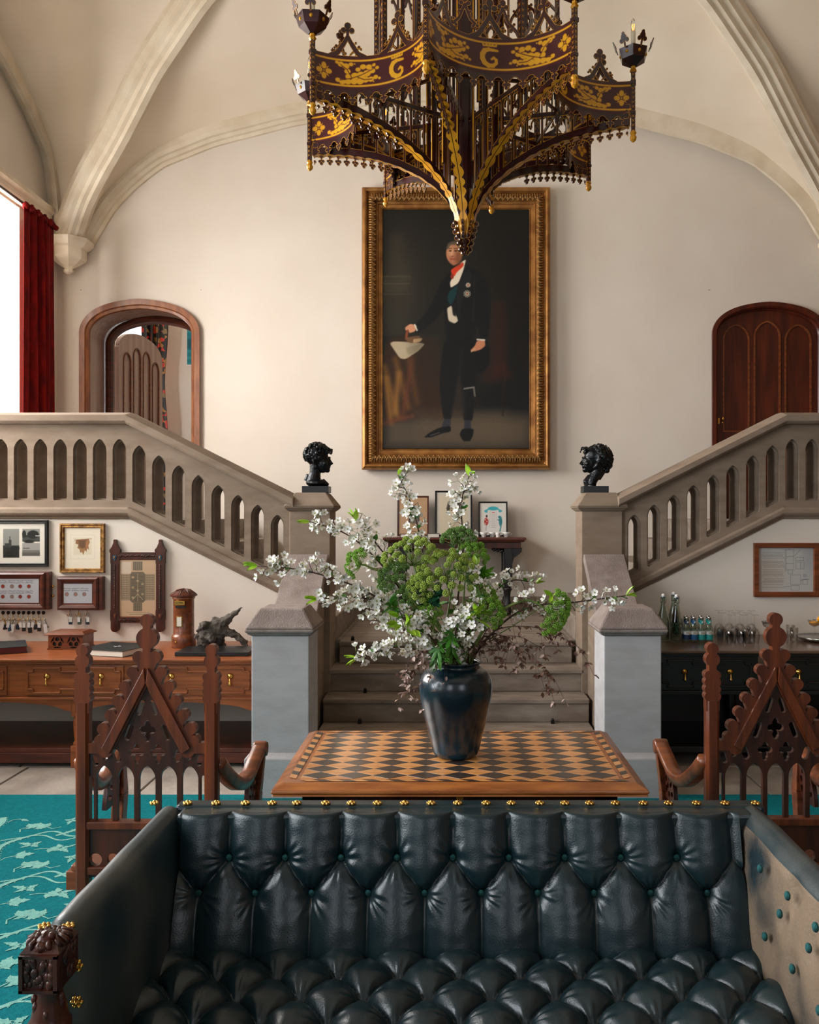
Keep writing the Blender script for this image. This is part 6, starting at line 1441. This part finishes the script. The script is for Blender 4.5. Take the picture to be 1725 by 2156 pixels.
    for k in range(50):
        z = 3.78 + k * .03
        for q in range(4):
            M_ = Matrix.Rotation(q * PI / 2, 4, 'Z'); up.tube([(.0122, -.006, z), (.0122, .006, z + .013)], .0014, 4, 1, M=M_); up.tube([(.0122, .006, z), (.0122, -.006, z + .013)], .0014, 4, 1, M=M_)
    upm = up.mesh('tier_post', [maroon, chgold])
    Lc = 2 * .50 * math.sin(half)
    def og(x, y):
        a = abs(x); w2 = Lc / 4; u = np.mod(x + Lc / 2, Lc / 2) - Lc / 4; a = abs(u); ds = [boxd(x, y, -Lc / 2, Lc / 2, -.01, .008), boxd(x, y, -Lc / 2, Lc / 2, .52, .535)]
        for b_ in (.19, .72):
            v = y - b_; ds += [segd(a, v, w2, 0, w2 * .75, .05, .008), segd(a, v, w2 * .75, .05, w2 * .3, .09, .008), segd(a, v, w2 * .3, .09, 0, .16, .008), circ(u, v, 0, .185, .016), circ(a, v, .018, .165, .012), circ(a, v, w2 * .6, .085, .008), circ(a, v, w2 * .3, .125, .008), circ(a, v, w2 * .45, .055, .010)]
        ds.append(boxd(a, y, w2 - .006, w2 + .02, 0, 1.0)); ds.append(np.maximum(boxd(u, y, -.004, .004, 0, .2), 0 * x - 9)); return np.maximum(mn(ds), abs(x) - Lc / 2)
    ogm = plate(og, -Lc / 2, Lc / 2, -.012, 1.0, .0055, .008, lambda a, b, w_: (.50 * math.cos(half) + w_, a, 3.80 + b), edge=.0015).mesh('ogee_arcade', MT)
    ibm = MB().lathe([(.011, 3.50), (.011, 5.4)], seg=4, smooth=False, m=0).lathe([(.004, 3.50), (.004, 5.4)], seg=3, smooth=False, c=(.0115, 0, 0), m=1).mesh('inner_bar', [maroon, chgold])
    for k, a in enumerate(angs):
        ca, sa = math.cos(a), math.sin(a); Rm = Matrix.Rotation(a, 4, 'Z'); Rh = Matrix.Rotation(a + half, 4, 'Z')
        T = Matrix.Translation((R * ca, R * sa, 0)) @ Rm
        po = link('post', pmsh, t); po.matrix_basis = T
        for nm_, me_ in (('candle_cup', cupm), ('candle', cdm), ('bulb', bm_), ('filament', flm)): link(nm_, me_, po)
        for q in range(6): o = link('cup_leaf', lfm, po); o.rotation_euler = (0, 0, q * PI / 3)
        for nm_, me_, M_ in (('band', bo, Rh), ('band_lining', bi, Rh), ('fringe', fm, Rh), ('cresting', cm, Rh), ('radial_fin', fim, Rm), ('leafy_soffit', sfm, Rm), ('pendant_fringe', pm, Rm), ('ogee_arcade', ogm, Rh)):
            o = link(nm_, me_, t); o.matrix_basis = M_
        o = link('tier_post', upm, t); o.matrix_basis = Matrix.Translation((.5 * ca, .5 * sa, 0)) @ Rm
        for rr_, da in ((.2, 0), (.2, half), (.34, half)):
            o = link('inner_bar', ibm, t); o.matrix_basis = Matrix.Translation((rr_ * math.cos(a + da), rr_ * math.sin(a + da), .0 if rr_ < .3 else .24)) @ Matrix.Rotation(a + da, 4, 'Z')
    sh = MB().lathe([(.004, 3.07), (.014, 3.075), (.018, 3.09), (.022, 3.3), (.035, 3.6), (.045, 3.8), (.06, 4.2), (.06, 5.4)], seg=8, smooth=False)
    sh.build('shaft', maroon, t)
    tip = MB()
    def tl(x, y):
        ds = [segd(x, y, .015, .0, .045, .16, .008)]
        for k in range(5): ds.append(circ(x, y, .028 + .009 * k, .02 + .034 * k, .013))
        return mn(ds)
    tlm = plate(tl, 0, .10, -.02, .19, .004, .009, lambda a, b, w_: (a, w_, 3.075 + b), edge=.0015).mesh('tip_crocket', MT)
    for a in angs: o = link('tip_crocket', tlm, t); o.rotation_euler = (0, 0, a)
    MB().lathe([(.02, 5.4), (.25, 5.42), (.27, 5.46), (.05, 5.5), (.03, 5.6)], seg=16, smooth=False).tube([(0, 0, 5.5), (0, 0, 6.9)], .018, 6).build('suspension_rod', maroon, t)
    return t
chandelier()
# ================================================================ BUSTS
def bust(lab, loc, face, kind):
    t = thing('bronze_bust', lab, 'bust', loc, 0 if face > 0 else PI, group='bronze heads on the newel posts'); r_ = random.Random(4 + kind)
    MB().box(-.085 if kind else -.10, .105 if kind else .10, -.075, .075, .0, .05).build('plinth', blackstone, t, bevel=.002)
    mb = MB()
    mb.ball((.0, 0, .283), .09, sc=(.98, .80, .93), seg=16, rings=12); mb.ball((.048, 0, .222), .056, sc=(.95, .95, 1.28), seg=14, rings=10)
    mb.ball((.082, 0, .172), .020); mb.tube([(.05, 0, .172), (.0, .04, .20), (-.01, .05, .24)], [.02, .02, .012], 8); mb.tube([(.05, 0, .172), (.0, -.04, .20), (-.01, -.05, .24)], [.02, .02, .012], 8)
    mb.tube([(.094, 0, .262), (.104, 0, .24), (.118, 0, .222), (.100, 0, .214)], [.009, .009, .011, .009], 8); mb.ball((.106, .009, .219), .008); mb.ball((.106, -.009, .219), .008)
    mb.ball((.098, 0, .202), .011, sc=(.9, 1.6, .6)); mb.ball((.096, 0, .191), .010, sc=(.9, 1.4, .6)); mb.tube([(.086, .03, .266), (.099, .012, .268), (.099, -.012, .268), (.086, -.03, .266)], .008, 6)
    mb.ball((.082, .024, .252), .011); mb.ball((.082, -.024, .252), .011); mb.ball((.07, .036, .222), .02); mb.ball((.07, -.036, .222), .02)
    for s_ in (-1, 1): mb.tube([(-.004, s_ * .066, .26), (-.014, s_ * .076, .25), (-.010, s_ * .076, .225), (.0, s_ * .068, .215)], [.008, .009, .008, .007], 6)
    if kind == 0:
        mb.tube([(-.005, 0, .22), (-.012, 0, .15), (-.02, 0, .09)], [.048, .042, .052], 14)
        mb.ball((.0, 0, .075), .08, sc=(1.05, .95, .42), seg=14); mb.tube([(.04, 0, .085), (.09, 0, .058)], [.03, .012], 8); mb.tube([(-.06, 0, .14), (-.075, 0, .09)], [.02, .025], 8)
        for k in range(240):
            th_ = r_.uniform(0, 2 * PI); ph = math.acos(r_.uniform(-.55, 1)); x_, y_, z_ = math.sin(ph) * math.cos(th_), math.sin(ph) * math.sin(th_), math.cos(ph)
            if x_ > .45 and z_ < .35: continue
            mb.ball((.0 + x_ * .096, y_ * .078, .29 + z_ * .088), r_.uniform(.009, .015), seg=6, rings=4)
        for k in range(26): mb.ball((.085 + r_.uniform(-.02, .03), r_.uniform(-.05, .05), .315 + r_.uniform(-.016, .02)), r_.uniform(.009, .014), seg=6, rings=4)
    else:
        mb.tube([(-.02, 0, .22), (-.005, 0, .15), (.03, 0, .09), (.035, 0, .055)], [.05, .044, .040, .036], 14); mb.tube([(.04, 0, .12), (.075, 0, .085), (.06, 0, .055)], [.03, .026, .03], 8); mb.tube([(-.05, 0, .17), (-.01, 0, .11)], [.03, .03], 8)
        mb.ball((-.035, 0, .275), .094, sc=(.95, .9, 1.0), seg=14, rings=10); mb.ball((-.10, 0, .21), .03); mb.ball((-.085, 0, .17), .022)
        for k in range(200):
            th_ = r_.uniform(0, 2 * PI); ph = math.acos(r_.uniform(-.8, 1)); x_, y_, z_ = math.sin(ph) * math.cos(th_), math.sin(ph) * math.sin(th_), math.cos(ph)
            if x_ > .35 and z_ < .35: continue
            mb.tube([(-.02 + x_ * .096, y_ * .082, .28 + z_ * .096), (-.035 + x_ * .10, y_ * .088, .26 + z_ * .095)], [.010, .006], 5)
        for k in range(30): mb.ball((.08 + r_.uniform(-.02, .035), r_.uniform(-.045, .045), .325 + r_.uniform(-.022, .022)), r_.uniform(.008, .013), seg=6, rings=4)
    solid(mb.mesh('head', bronze), .0042, 'head', bronze, t, 1); return t
bust('black bronze curly head facing right on the left newel', (W(667, 0, 6.5).x, 6.5, 1.8245), 1, 0)
bust('black bronze head with swept-back hair facing left on the right newel', (W(1255, 0, 6.5).x, 6.5, 1.8245), -1, 1)
# ================================================================ FLOWERS IN THE VASE
rf_ = random.Random(21)
def mkpetals(s_=1, m0=petal):
    mb = MB()
    for k in range(5):
        M_ = Matrix.Rotation(k * 2 * PI / 5, 4, 'Z') @ Matrix.Rotation(-.35 * s_, 4, 'Y')
        mb.add([(.001, 0, 0), (.006, -.0045, .0005), (.012, -.0055, .002), (.0155, -.0025, .0035), (.0160, .0015, .0035), (.012, .0055, .002), (.006, .0045, .0005), (.009, 0, -.0005)], [(0, 1, 7), (1, 2, 7), (2, 3, 7), (3, 4, 7), (4, 5, 7), (5, 6, 7), (6, 0, 7)], 0, True, M_)
    for k in range(6): a = k; mb.tube([(0, 0, 0), (.004 * math.cos(a), .004 * math.sin(a), .007)], .0006, 3, 1)
    mb.ball((0, 0, .001), .0022, 1, 6, 4); return mb.mesh('blossom', [m0, petalc])
BL = [mkpetals(1), mkpetals(.2), mkpetals(2.2)]
def mkleaf(m_, L_, wd, fold=.15, lob=0):
    mb = MB(); n = 8; vs = []; 
    for i in range(n + 1):
        u = i / n; w_ = wd * math.sin(PI * u ** .8) ** .9 * (1 + (lob * (.5 if i % 2 else -.3))); vs += [(u * L_, -w_, w_ * fold * 2), (u * L_, 0, -.10 * L_ * u * u), (u * L_, w_, w_ * fold * 2)]
    fs = []
    for i in range(n): k = 3 * i; fs += [(k, k + 3, k + 4, k + 1), (k + 1, k + 4, k + 5, k + 2)]
    mb.add(vs, fs, 0, True); return mb.mesh('leaf', m_)
LY_ = mkleaf(leafy, .050, .0105); LG_ = mkleaf(leafg, .06, .016); LD_ = mkleaf(leafd, .085, .026); LB_ = mkleaf(brownleaf, .017, .0055); LP_ = mkleaf(pinkleaf, .018, .006); LS_ = mkleaf(leafg, .028, .008)
def mkmaple(m_, s_):
    mb = MB(); vs = [(0, 0, .0)]; pts = []
    for k in range(5):
        a = (-2 + k) * .72; L_ = s_ * (1, .86, .55)[abs(k - 2)]
        for da, f_ in ((-.26, .52), (-.16, .72), (-.08, .82), (0, 1), (.08, .82), (.16, .72), (.26, .52)): pts.append((L_ * f_ * math.cos(a + da), L_ * f_ * math.sin(a + da), -.25 * L_ * f_ * f_ + .004 * math.cos(da * 12)))
        if k < 4: pts.append((s_ * .26 * math.cos(a + .36), s_ * .26 * math.sin(a + .36), 0))
    pts = [(-.0, -.012, 0)] + pts + [(0, .012, 0)]; n = len(pts); mb.add(vs + pts, [(0, i + 1, i + 2) for i in range(n - 1)], 0, True); return mb.mesh('lobed_leaf', m_)
ML_ = mkmaple(leafg, .062); MY_ = mkmaple(mat('bright_leaf', (104, 168, 40), (78, 142, 34), .45, scale=20), .05)
def aim(o, p, d, roll=None, sc=1):
    q = Vector(d).normalized().to_track_quat('X', 'Z'); o.matrix_basis = Matrix.Translation(p) @ q.to_matrix().to_4x4() @ Matrix.Rotation(rf_.uniform(-1, 1) if roll is None else roll, 4, 'X') @ Matrix.Scale(sc, 4)
def aimz(o, p, d, sc=1):
    q = Vector(d).normalized().to_track_quat('Z', 'Y'); o.matrix_basis = Matrix.Translation(p) @ q.to_matrix().to_4x4() @ Matrix.Rotation(rf_.uniform(0, 6.28), 4, 'Z') @ Matrix.Scale(sc, 4)
MOUTH = Vector((VX, VY, 1.085))
def px3(l): return [W(a, b, y) for a, b, y in l]
def start(i): a = i * 2.4; return MOUTH + Vector((.055 * math.cos(a), .045 * math.sin(a), 0)), MOUTH + Vector((.02 * math.cos(a), .02 * math.sin(a), -.16))
NB = [0]
def branch(lab, pts, r0=.0055, r1=.0018, t0=.45, nb=30, spread=.030, tipleaf=3, leaves=6, twigs=6, nm='blossom_branch', cat='branch', pk=0, stem=twig, gl=LS_):
    t = thing(nm, lab, cat, (0, 0, 0), group='flowering branches in the vase'); NB[0] += 1; a, b_ = start(NB[0]); C_ = curve([b_, a] + px3(pts), 40); mb = MB(); mb.tube(C_, [r0 + (r1 - r0) * i / 40 for i in range(41)], 7)
    tw = []
    for k in range(twigs):
        i = int(40 * (t0 + (1 - t0) * (k + .5) / twigs)); i = min(i, 38); d = (C_[i + 1] - C_[i]).normalized(); n_ = Vector((rf_.uniform(-1, 1), rf_.uniform(-.6, .6), rf_.uniform(-.6, 1))); n_ = (n_ - d * n_.dot(d)).normalized(); e = C_[i] + (d * .6 + n_) * rf_.uniform(.02, .045); mb.tube([C_[i], (C_[i] + e) / 2 + d * .004, e], [r1 * .8, r1 * .7, r1 * .5], 5); tw.append(e)
    mb.build('stem', stem, t); anchors = [C_[int(40 * (t0 + (1 - t0) * k / (nb * .5)))] if int(40 * (t0 + (1 - t0) * k / (nb * .5))) <= 40 else C_[40] for k in range(int(nb * .5))] + tw * max(1, int(nb * .5 / max(1, len(tw))))
    pe = MB()
    for k in range(nb):
        an = anchors[k % len(anchors)]; v = Vector((rf_.gauss(0, 1), rf_.gauss(0, .8), rf_.gauss(0, 1))).normalized(); q = an + v * spread * rf_.uniform(.45, 1)
        pe.tube([an, q], .0007, 3); d = (v + Vector((0, -.7, .15))); o = link('blossom', BL[rf_.randrange(3)], t); aimz(o, q, d, rf_.uniform(.9, 1.2))
    pe.build('flower_stalks', gstem, t)['kind'] = 'stuff'
    for k in range(leaves): i = rf_.randrange(int(40 * t0), 40); v = Vector((rf_.uniform(-1, 1), rf_.uniform(-1, .3), rf_.uniform(-.3, 1))); o = link('leaf', gl, t); aim(o, C_[i], v, sc=rf_.uniform(.7, 1.2))
    e = C_[40]; d = (C_[40] - C_[38]).normalized()
    for k in range(tipleaf): o = link('leaf', LY_, t); aim(o, e, d * 1.0 + Vector((rf_.uniform(-.7, .7), rf_.uniform(-.6, .2), rf_.uniform(-.7, .7))), sc=rf_.uniform(.7, 1.05))
    return t
A_, B__, C__ = 3.21, 3.10, 3.32
branch('tall white blossom branch reaching up in front of the left small picture', [(905, 1290, 3.24), (888, 1150, 3.3), (866, 1062, 3.32), (838, 1000, 3.3)], t0=.62, nb=80, leaves=8, tipleaf=1, twigs=12)
branch('tall white blossom branch rising in front of the woman drawing', [(962, 1290, 3.24), (975, 1160, 3.3), (972, 1060, 3.32), (988, 1002, 3.3)], t0=.58, nb=72, leaves=8, tipleaf=3, twigs=12)
branch('white blossom branch leaning upper left past the newel', [(880, 1290, 3.22), (800, 1185, 3.2), (730, 1125, 3.2), (652, 1098, 3.18)], t0=.5, nb=75, leaves=6, tipleaf=2, twigs=10)
branch('short white blossom branch with bright leaves at upper left of the bouquet', [(885, 1270, 3.26), (820, 1180, 3.28), (780, 1130, 3.28), (750, 1096, 3.28)], t0=.45, nb=65, leaves=6, tipleaf=4, twigs=9)
branch('longest white blossom branch reaching far left over the stone pillar', [(850, 1300, 3.14), (780, 1250, 3.08), (700, 1217, 3.02), (620, 1198, 3.0), (542, 1192, 3.0)], t0=.42, nb=105, leaves=8, tipleaf=4, twigs=14)
branch('thin blossom branch pointing left just below the longest branch', [(860, 1310, 3.14), (790, 1265, 3.1), (730, 1258, 3.08), (668, 1262, 3.06)], t0=.5, nb=55, leaves=5, tipleaf=4, twigs=8)
branch('low blossom spray hanging left beside the vase neck', [(880, 1370, 3.12), (835, 1362, 3.06), (795, 1372, 3.04), (752, 1386, 3.04)], t0=.40, nb=62, leaves=5, tipleaf=4, twigs=10, spread=.026)
branch('blossom branch reaching right over the right stone pillar', [(1040, 1330, 3.14), (1110, 1280, 3.12), (1210, 1268, 3.1), (1318, 1254, 3.08)], t0=.55, nb=55, leaves=9, tipleaf=4, twigs=9)
branch('blossom branch curving right in front of the side table leg', [(1010, 1310, 3.24), (1040, 1250, 3.26), (1080, 1222, 3.26), (1128, 1228, 3.26)], t0=.45, nb=55, leaves=7, tipleaf=3, twigs=8)
branch('dense white blossom spray above the vase rim at left centre', [(915, 1350, 3.10), (880, 1310, 3.05), (840, 1298, 3.04)], t0=.3, nb=82, leaves=8, tipleaf=4, twigs=12, spread=.04)
branch('dense white blossom spray above the vase rim at centre', [(960, 1350, 3.08), (965, 1310, 3.04), (1000, 1290, 3.04)], t0=.3, nb=82, leaves=10, tipleaf=4, twigs=12, spread=.045)
branch('small white blossom spray in the middle of the bouquet', [(985, 1330, 3.1), (1010, 1262, 3.08), (1003, 1190, 3.16)], t0=.4, nb=50, leaves=8, tipleaf=3, twigs=9)
branch('white blossom spray at left of the bouquet behind the green umbels', [(880, 1330, 3.2), (815, 1255, 3.2), (800, 1195, 3.22)], t0=.4, nb=67, leaves=6, tipleaf=0, twigs=10, spread=.04)
branch('pinkish blossom spray low at left touching the steps', [(870, 1340, 3.12), (820, 1312, 3.1), (770, 1305, 3.1)], t0=.4, nb=50, leaves=3, tipleaf=0, twigs=8, gl=LP_)
# ---- green umbels
def umbel_cluster(m_, dens=34):
    mb = MB(); r_ = random.Random(dens)
    for k in range(dens):
        z = 1 - (k + .5) / dens * 1.15; a = k * 2.39996; q = math.sqrt(max(0, 1 - z * z)); d = Vector((q * math.cos(a), q * math.sin(a), z)); p = d * .0105 + Vector((0, 0, .006)); mb.tube([(0, 0, 0), p], .0005, 3); mb.ball(p, r_.uniform(.0018, .0027), seg=5, rings=3)
    return mb.mesh('umbellet', m_)
UC, UCD, UCB = umbel_cluster(umb, 36), umbel_cluster(umbd, 30), umbel_cluster(mat('umbel_bright', (128, 172, 52), (98, 142, 42), .8, scale=40), 32)
def umbel(lab, c, rad, tilt, n=26, me=UC, via=None, m_=gstem, r0=.0055):
    t = thing('green_umbel', lab, 'umbel', (0, 0, 0), group='green umbel heads in the bouquet'); NB[0] += 1; a, b_ = start(NB[0]); c = W(*c); tz = Vector(tilt).normalized(); hub = c - tz * rad * .35
    pts = [b_, a] + (px3(via) if via else []) + [hub]; C_ = curve(pts, 30); MB().tube(C_, [r0 + (.0032 - r0) * i / 30 for i in range(31)], 8).build('stalk', m_, t); rays = MB(); Q = tz.to_track_quat('Z', 'Y').to_matrix()
    for k in range(n):
        z = 1 - (k + .5) / n * .92; ang = k * 2.39996; q = math.sqrt(max(0, 1 - z * z)); d = Q @ Vector((q * math.cos(ang), q * math.sin(ang), z * .9)); e = hub + d * rad * rf_.uniform(.92, 1.08)
        rays.tube([hub, (hub + e) / 2 + tz * -.004, e], [.0014, .0011, .0009], 4); o = link('umbellet', me, t); aimz(o, e, d + tz * .3, rf_.uniform(1.0, 1.3))
    rays.build('rays', m_, t)['kind'] = 'stuff'; return t
umbel('large domed green umbel in front of the left end of the side table', (868, 1172, 3.12), .095, (-.15, .15, 1), 34)
umbel('large bright umbel facing forward at the middle of the bouquet', (940, 1205, 3.08), .095, (.0, -.55, .8), 40)
umbel('dark green umbel in front of the woman drawing', (968, 1135, 3.28), .056, (.1, .2, 1), 24, UCD)
umbel('small pale umbel at the left, in front of the newel shaft', (752, 1185, 3.16), .046, (-.9, -.2, .4), 18, UCB, [(840, 1230, 3.2), (780, 1195, 3.18)])
umbel('dark umbel between the left branches and the middle of the bouquet', (826, 1215, 3.16), .056, (-.6, -.4, .6), 26, UCD)
umbel('dark low umbel left of the glossy leaves', (858, 1262, 3.12), .050, (-.4, -.7, .4), 22, UCD)
umbel('bright umbel hanging at the far right of the bouquet', (1168, 1290, 3.1), .070, (.75, -.25, -.25), 34, UCB, [(1010, 1340, 3.14), (1050, 1290, 3.12), (1110, 1264, 3.1)], m_=gstem, r0=.008)
umbel('small green umbel right of the middle with pale stem', (1022, 1258, 3.16), .044, (.5, -.3, .5), 20, UCB, [(965, 1300, 3.1), (985, 1268, 3.1)])
umbel('green umbel low at right of centre', (985, 1212, 3.2), .052, (.5, -.3, .7), 24, UCD)
umbel('pale umbel tucked low at the centre above the rim', (905, 1285, 3.08), .034, (-.2, -.8, .3), 16, UCB)
umbel('green umbel at left of centre below the large dome', (892, 1232, 3.10), .052, (-.3, -.6, .6), 24, UC)
umbel('small bright umbel right of the top dark umbel', (1000, 1165, 3.24), .045, (.5, -.2, .8), 18, UCB)
umbel('green umbel beside the pale blossoms at lower right', (1035, 1290, 3.08), .046, (.5, -.6, .4), 20, UCB)
# ---- leafy stems
def leafstem(lab, pts, me, n, sc=1, nm='leaf_stem', stem=gstem, t0=.4, droop=0, pn='leaf'):
    t = thing(nm, lab, 'foliage', (0, 0, 0), group='leafy stems in the bouquet'); NB[0] += 1; a, b_ = start(NB[0]); C_ = curve([b_, a] + px3(pts), 30); mb = MB().tube(C_, [.003 - .0018 * i / 30 for i in range(31)], 5); mb.build('stem', stem, t)
    for k in range(n):
        i = min(30, int(30 * (t0 + (1 - t0) * (k + .6) / n))); v = Vector((rf_.uniform(-1, 1), rf_.uniform(-1, -.1), rf_.uniform(-.5, .9) - droop)); o = link(pn, me, t); aim(o, C_[i], v, sc=sc * rf_.uniform(.8, 1.2))
    return t
leafstem('lobed green leaves hanging over the front rim of the vase', [(920, 1385, 3.09), (925, 1350, 3.03)], ML_, 7, 1.0, t0=.5, droop=.8, pn='lobed_leaf')
leafstem('lobed green leaves just right of the front rim leaves', [(955, 1370, 3.08), (950, 1320, 3.04)], ML_, 6, 1.0, t0=.5, droop=.5, pn='lobed_leaf')
leafstem('dark glossy leaves in the heart of the bouquet', [(930, 1330, 3.12), (905, 1262, 3.08), (940, 1250, 3.06)], LD_, 9, .72, t0=.6)
leafstem('bright yellow-green leaf rosette right of the middle', [(990, 1340, 3.08), (1004, 1278, 3.0)], LY_, 8, 1.15, t0=.85)
leafstem('bright yellow-green leaf rosette at lower left of the bouquet', [(900, 1350, 3.08), (830, 1310, 3.0)], LY_, 8, 1.2, t0=.85)
leafstem('green leaf spray on the right of the dark umbel', [(985, 1330, 3.2), (1008, 1240, 3.2), (1020, 1190, 3.22)], MY_, 16, 1.0, t0=.45, pn='lobed_leaf')
leafstem('green leafy spray behind the middle umbel', [(960, 1300, 3.26), (950, 1180, 3.28), (975, 1115, 3.3)], LS_, 22, 1.2, t0=.4)
leafstem('bright leaf tuft above the hanging right umbel', [(1060, 1330, 3.16), (1150, 1270, 3.12), (1165, 1250, 3.1)], LY_, 7, .9, t0=.8)
leafstem('bright leaf tuft left of the lowest blossom spray', [(850, 1350, 3.1), (820, 1290, 3.06), (838, 1276, 3.02)], LG_, 7, .9, t0=.8)
leafstem('mixed green leaves low at the back of the bouquet', [(950, 1340, 3.3), (900, 1250, 3.32)], LG_, 24, 1.0, t0=.3)
leafstem('mixed green leaves low at the right back of the bouquet', [(975, 1345, 3.28), (1010, 1270, 3.3)], LG_, 22, 1.0, t0=.3)
# ---- trailing brown leaved twigs
def trail(lab, pts, n, me=LB_, sub=7, seed=1):
    t = thing('trailing_twig', lab, 'twig', (0, 0, 0), group='trailing brown twigs of the bouquet'); NB[0] += 1; a, b_ = start(NB[0]); C_ = curve([b_, a] + px3(pts), 36); mb = MB().tube(C_, [.0022 - .0015 * i / 36 for i in range(37)], 4); r_ = random.Random(seed); AN = list(zip(C_[10:], [C_[i] - C_[i - 1] for i in range(10, 37)]))
    for k in range(sub):
        i = r_.randrange(12, 35); d = Vector((r_.uniform(-.6, 1), r_.uniform(-.4, .4), r_.uniform(-1, .1))); e = [C_[i] + d * q * .05 + Vector((0, 0, -.02 * q * q)) for q in (0, .5, 1, 1.5)]; mb.tube(e, .0007, 3); AN += [(e[j], d) for j in (1, 2, 3)] * 2
    mb.build('twig', twig, t)
    for k in range(n):
        p_, d = AN[r_.randrange(len(AN))]; o = link('leaf', me if r_.random() < .85 else LP_, t); aim(o, p_ + Vector((r_.gauss(0, .003), r_.gauss(0, .003), 0)), Vector((r_.uniform(-1, 1), r_.uniform(-1, .2), r_.uniform(-1.1, .2))), sc=r_.uniform(.8, 1.4))
    return t
trail('brown twig trailing right to the pillar side', [(1040, 1330, 3.16), (1120, 1320, 3.14), (1190, 1345, 3.12), (1232, 1372, 3.1)], 110, seed=2)
trail('brown twig drooping right of the vase to the pale leaf', [(1030, 1345, 3.14), (1100, 1370, 3.12), (1160, 1420, 3.1), (1192, 1480, 3.1)], 80, seed=3)
trail('brown twig arching beside the vase shoulder at right', [(1020, 1340, 3.16), (1070, 1345, 3.16), (1100, 1390, 3.16), (1080, 1412, 3.16)], 110, seed=4)
trail('fine brown twig high at right below the curved blossom branch', [(1030, 1320, 3.24), (1090, 1270, 3.26), (1150, 1300, 3.26), (1200, 1360, 3.24)], 110, seed=5)
trail('pale-leaved twig hanging down left of the vase', [(900, 1370, 3.08), (865, 1390, 3.04), (855, 1430, 3.03), (862, 1470, 3.03)], 80, LP_, seed=6)
trail('brown twig hanging beside the left shoulder of the vase', [(905, 1370, 3.08), (880, 1385, 3.04), (878, 1410, 3.03), (832, 1425, 3.03)], 44, LB_, seed=7)
trail('brown twig dipping over the front of the vase', [(940, 1375, 3.08), (925, 1388, 3.06), (925, 1400, 3.055)], 20, LB_, 3, seed=8)
trail('bare brown twigs low among the steps at right', [(1030, 1350, 3.2), (1090, 1340, 3.2), (1140, 1365, 3.2)], 100, LB_, 9, seed=9)
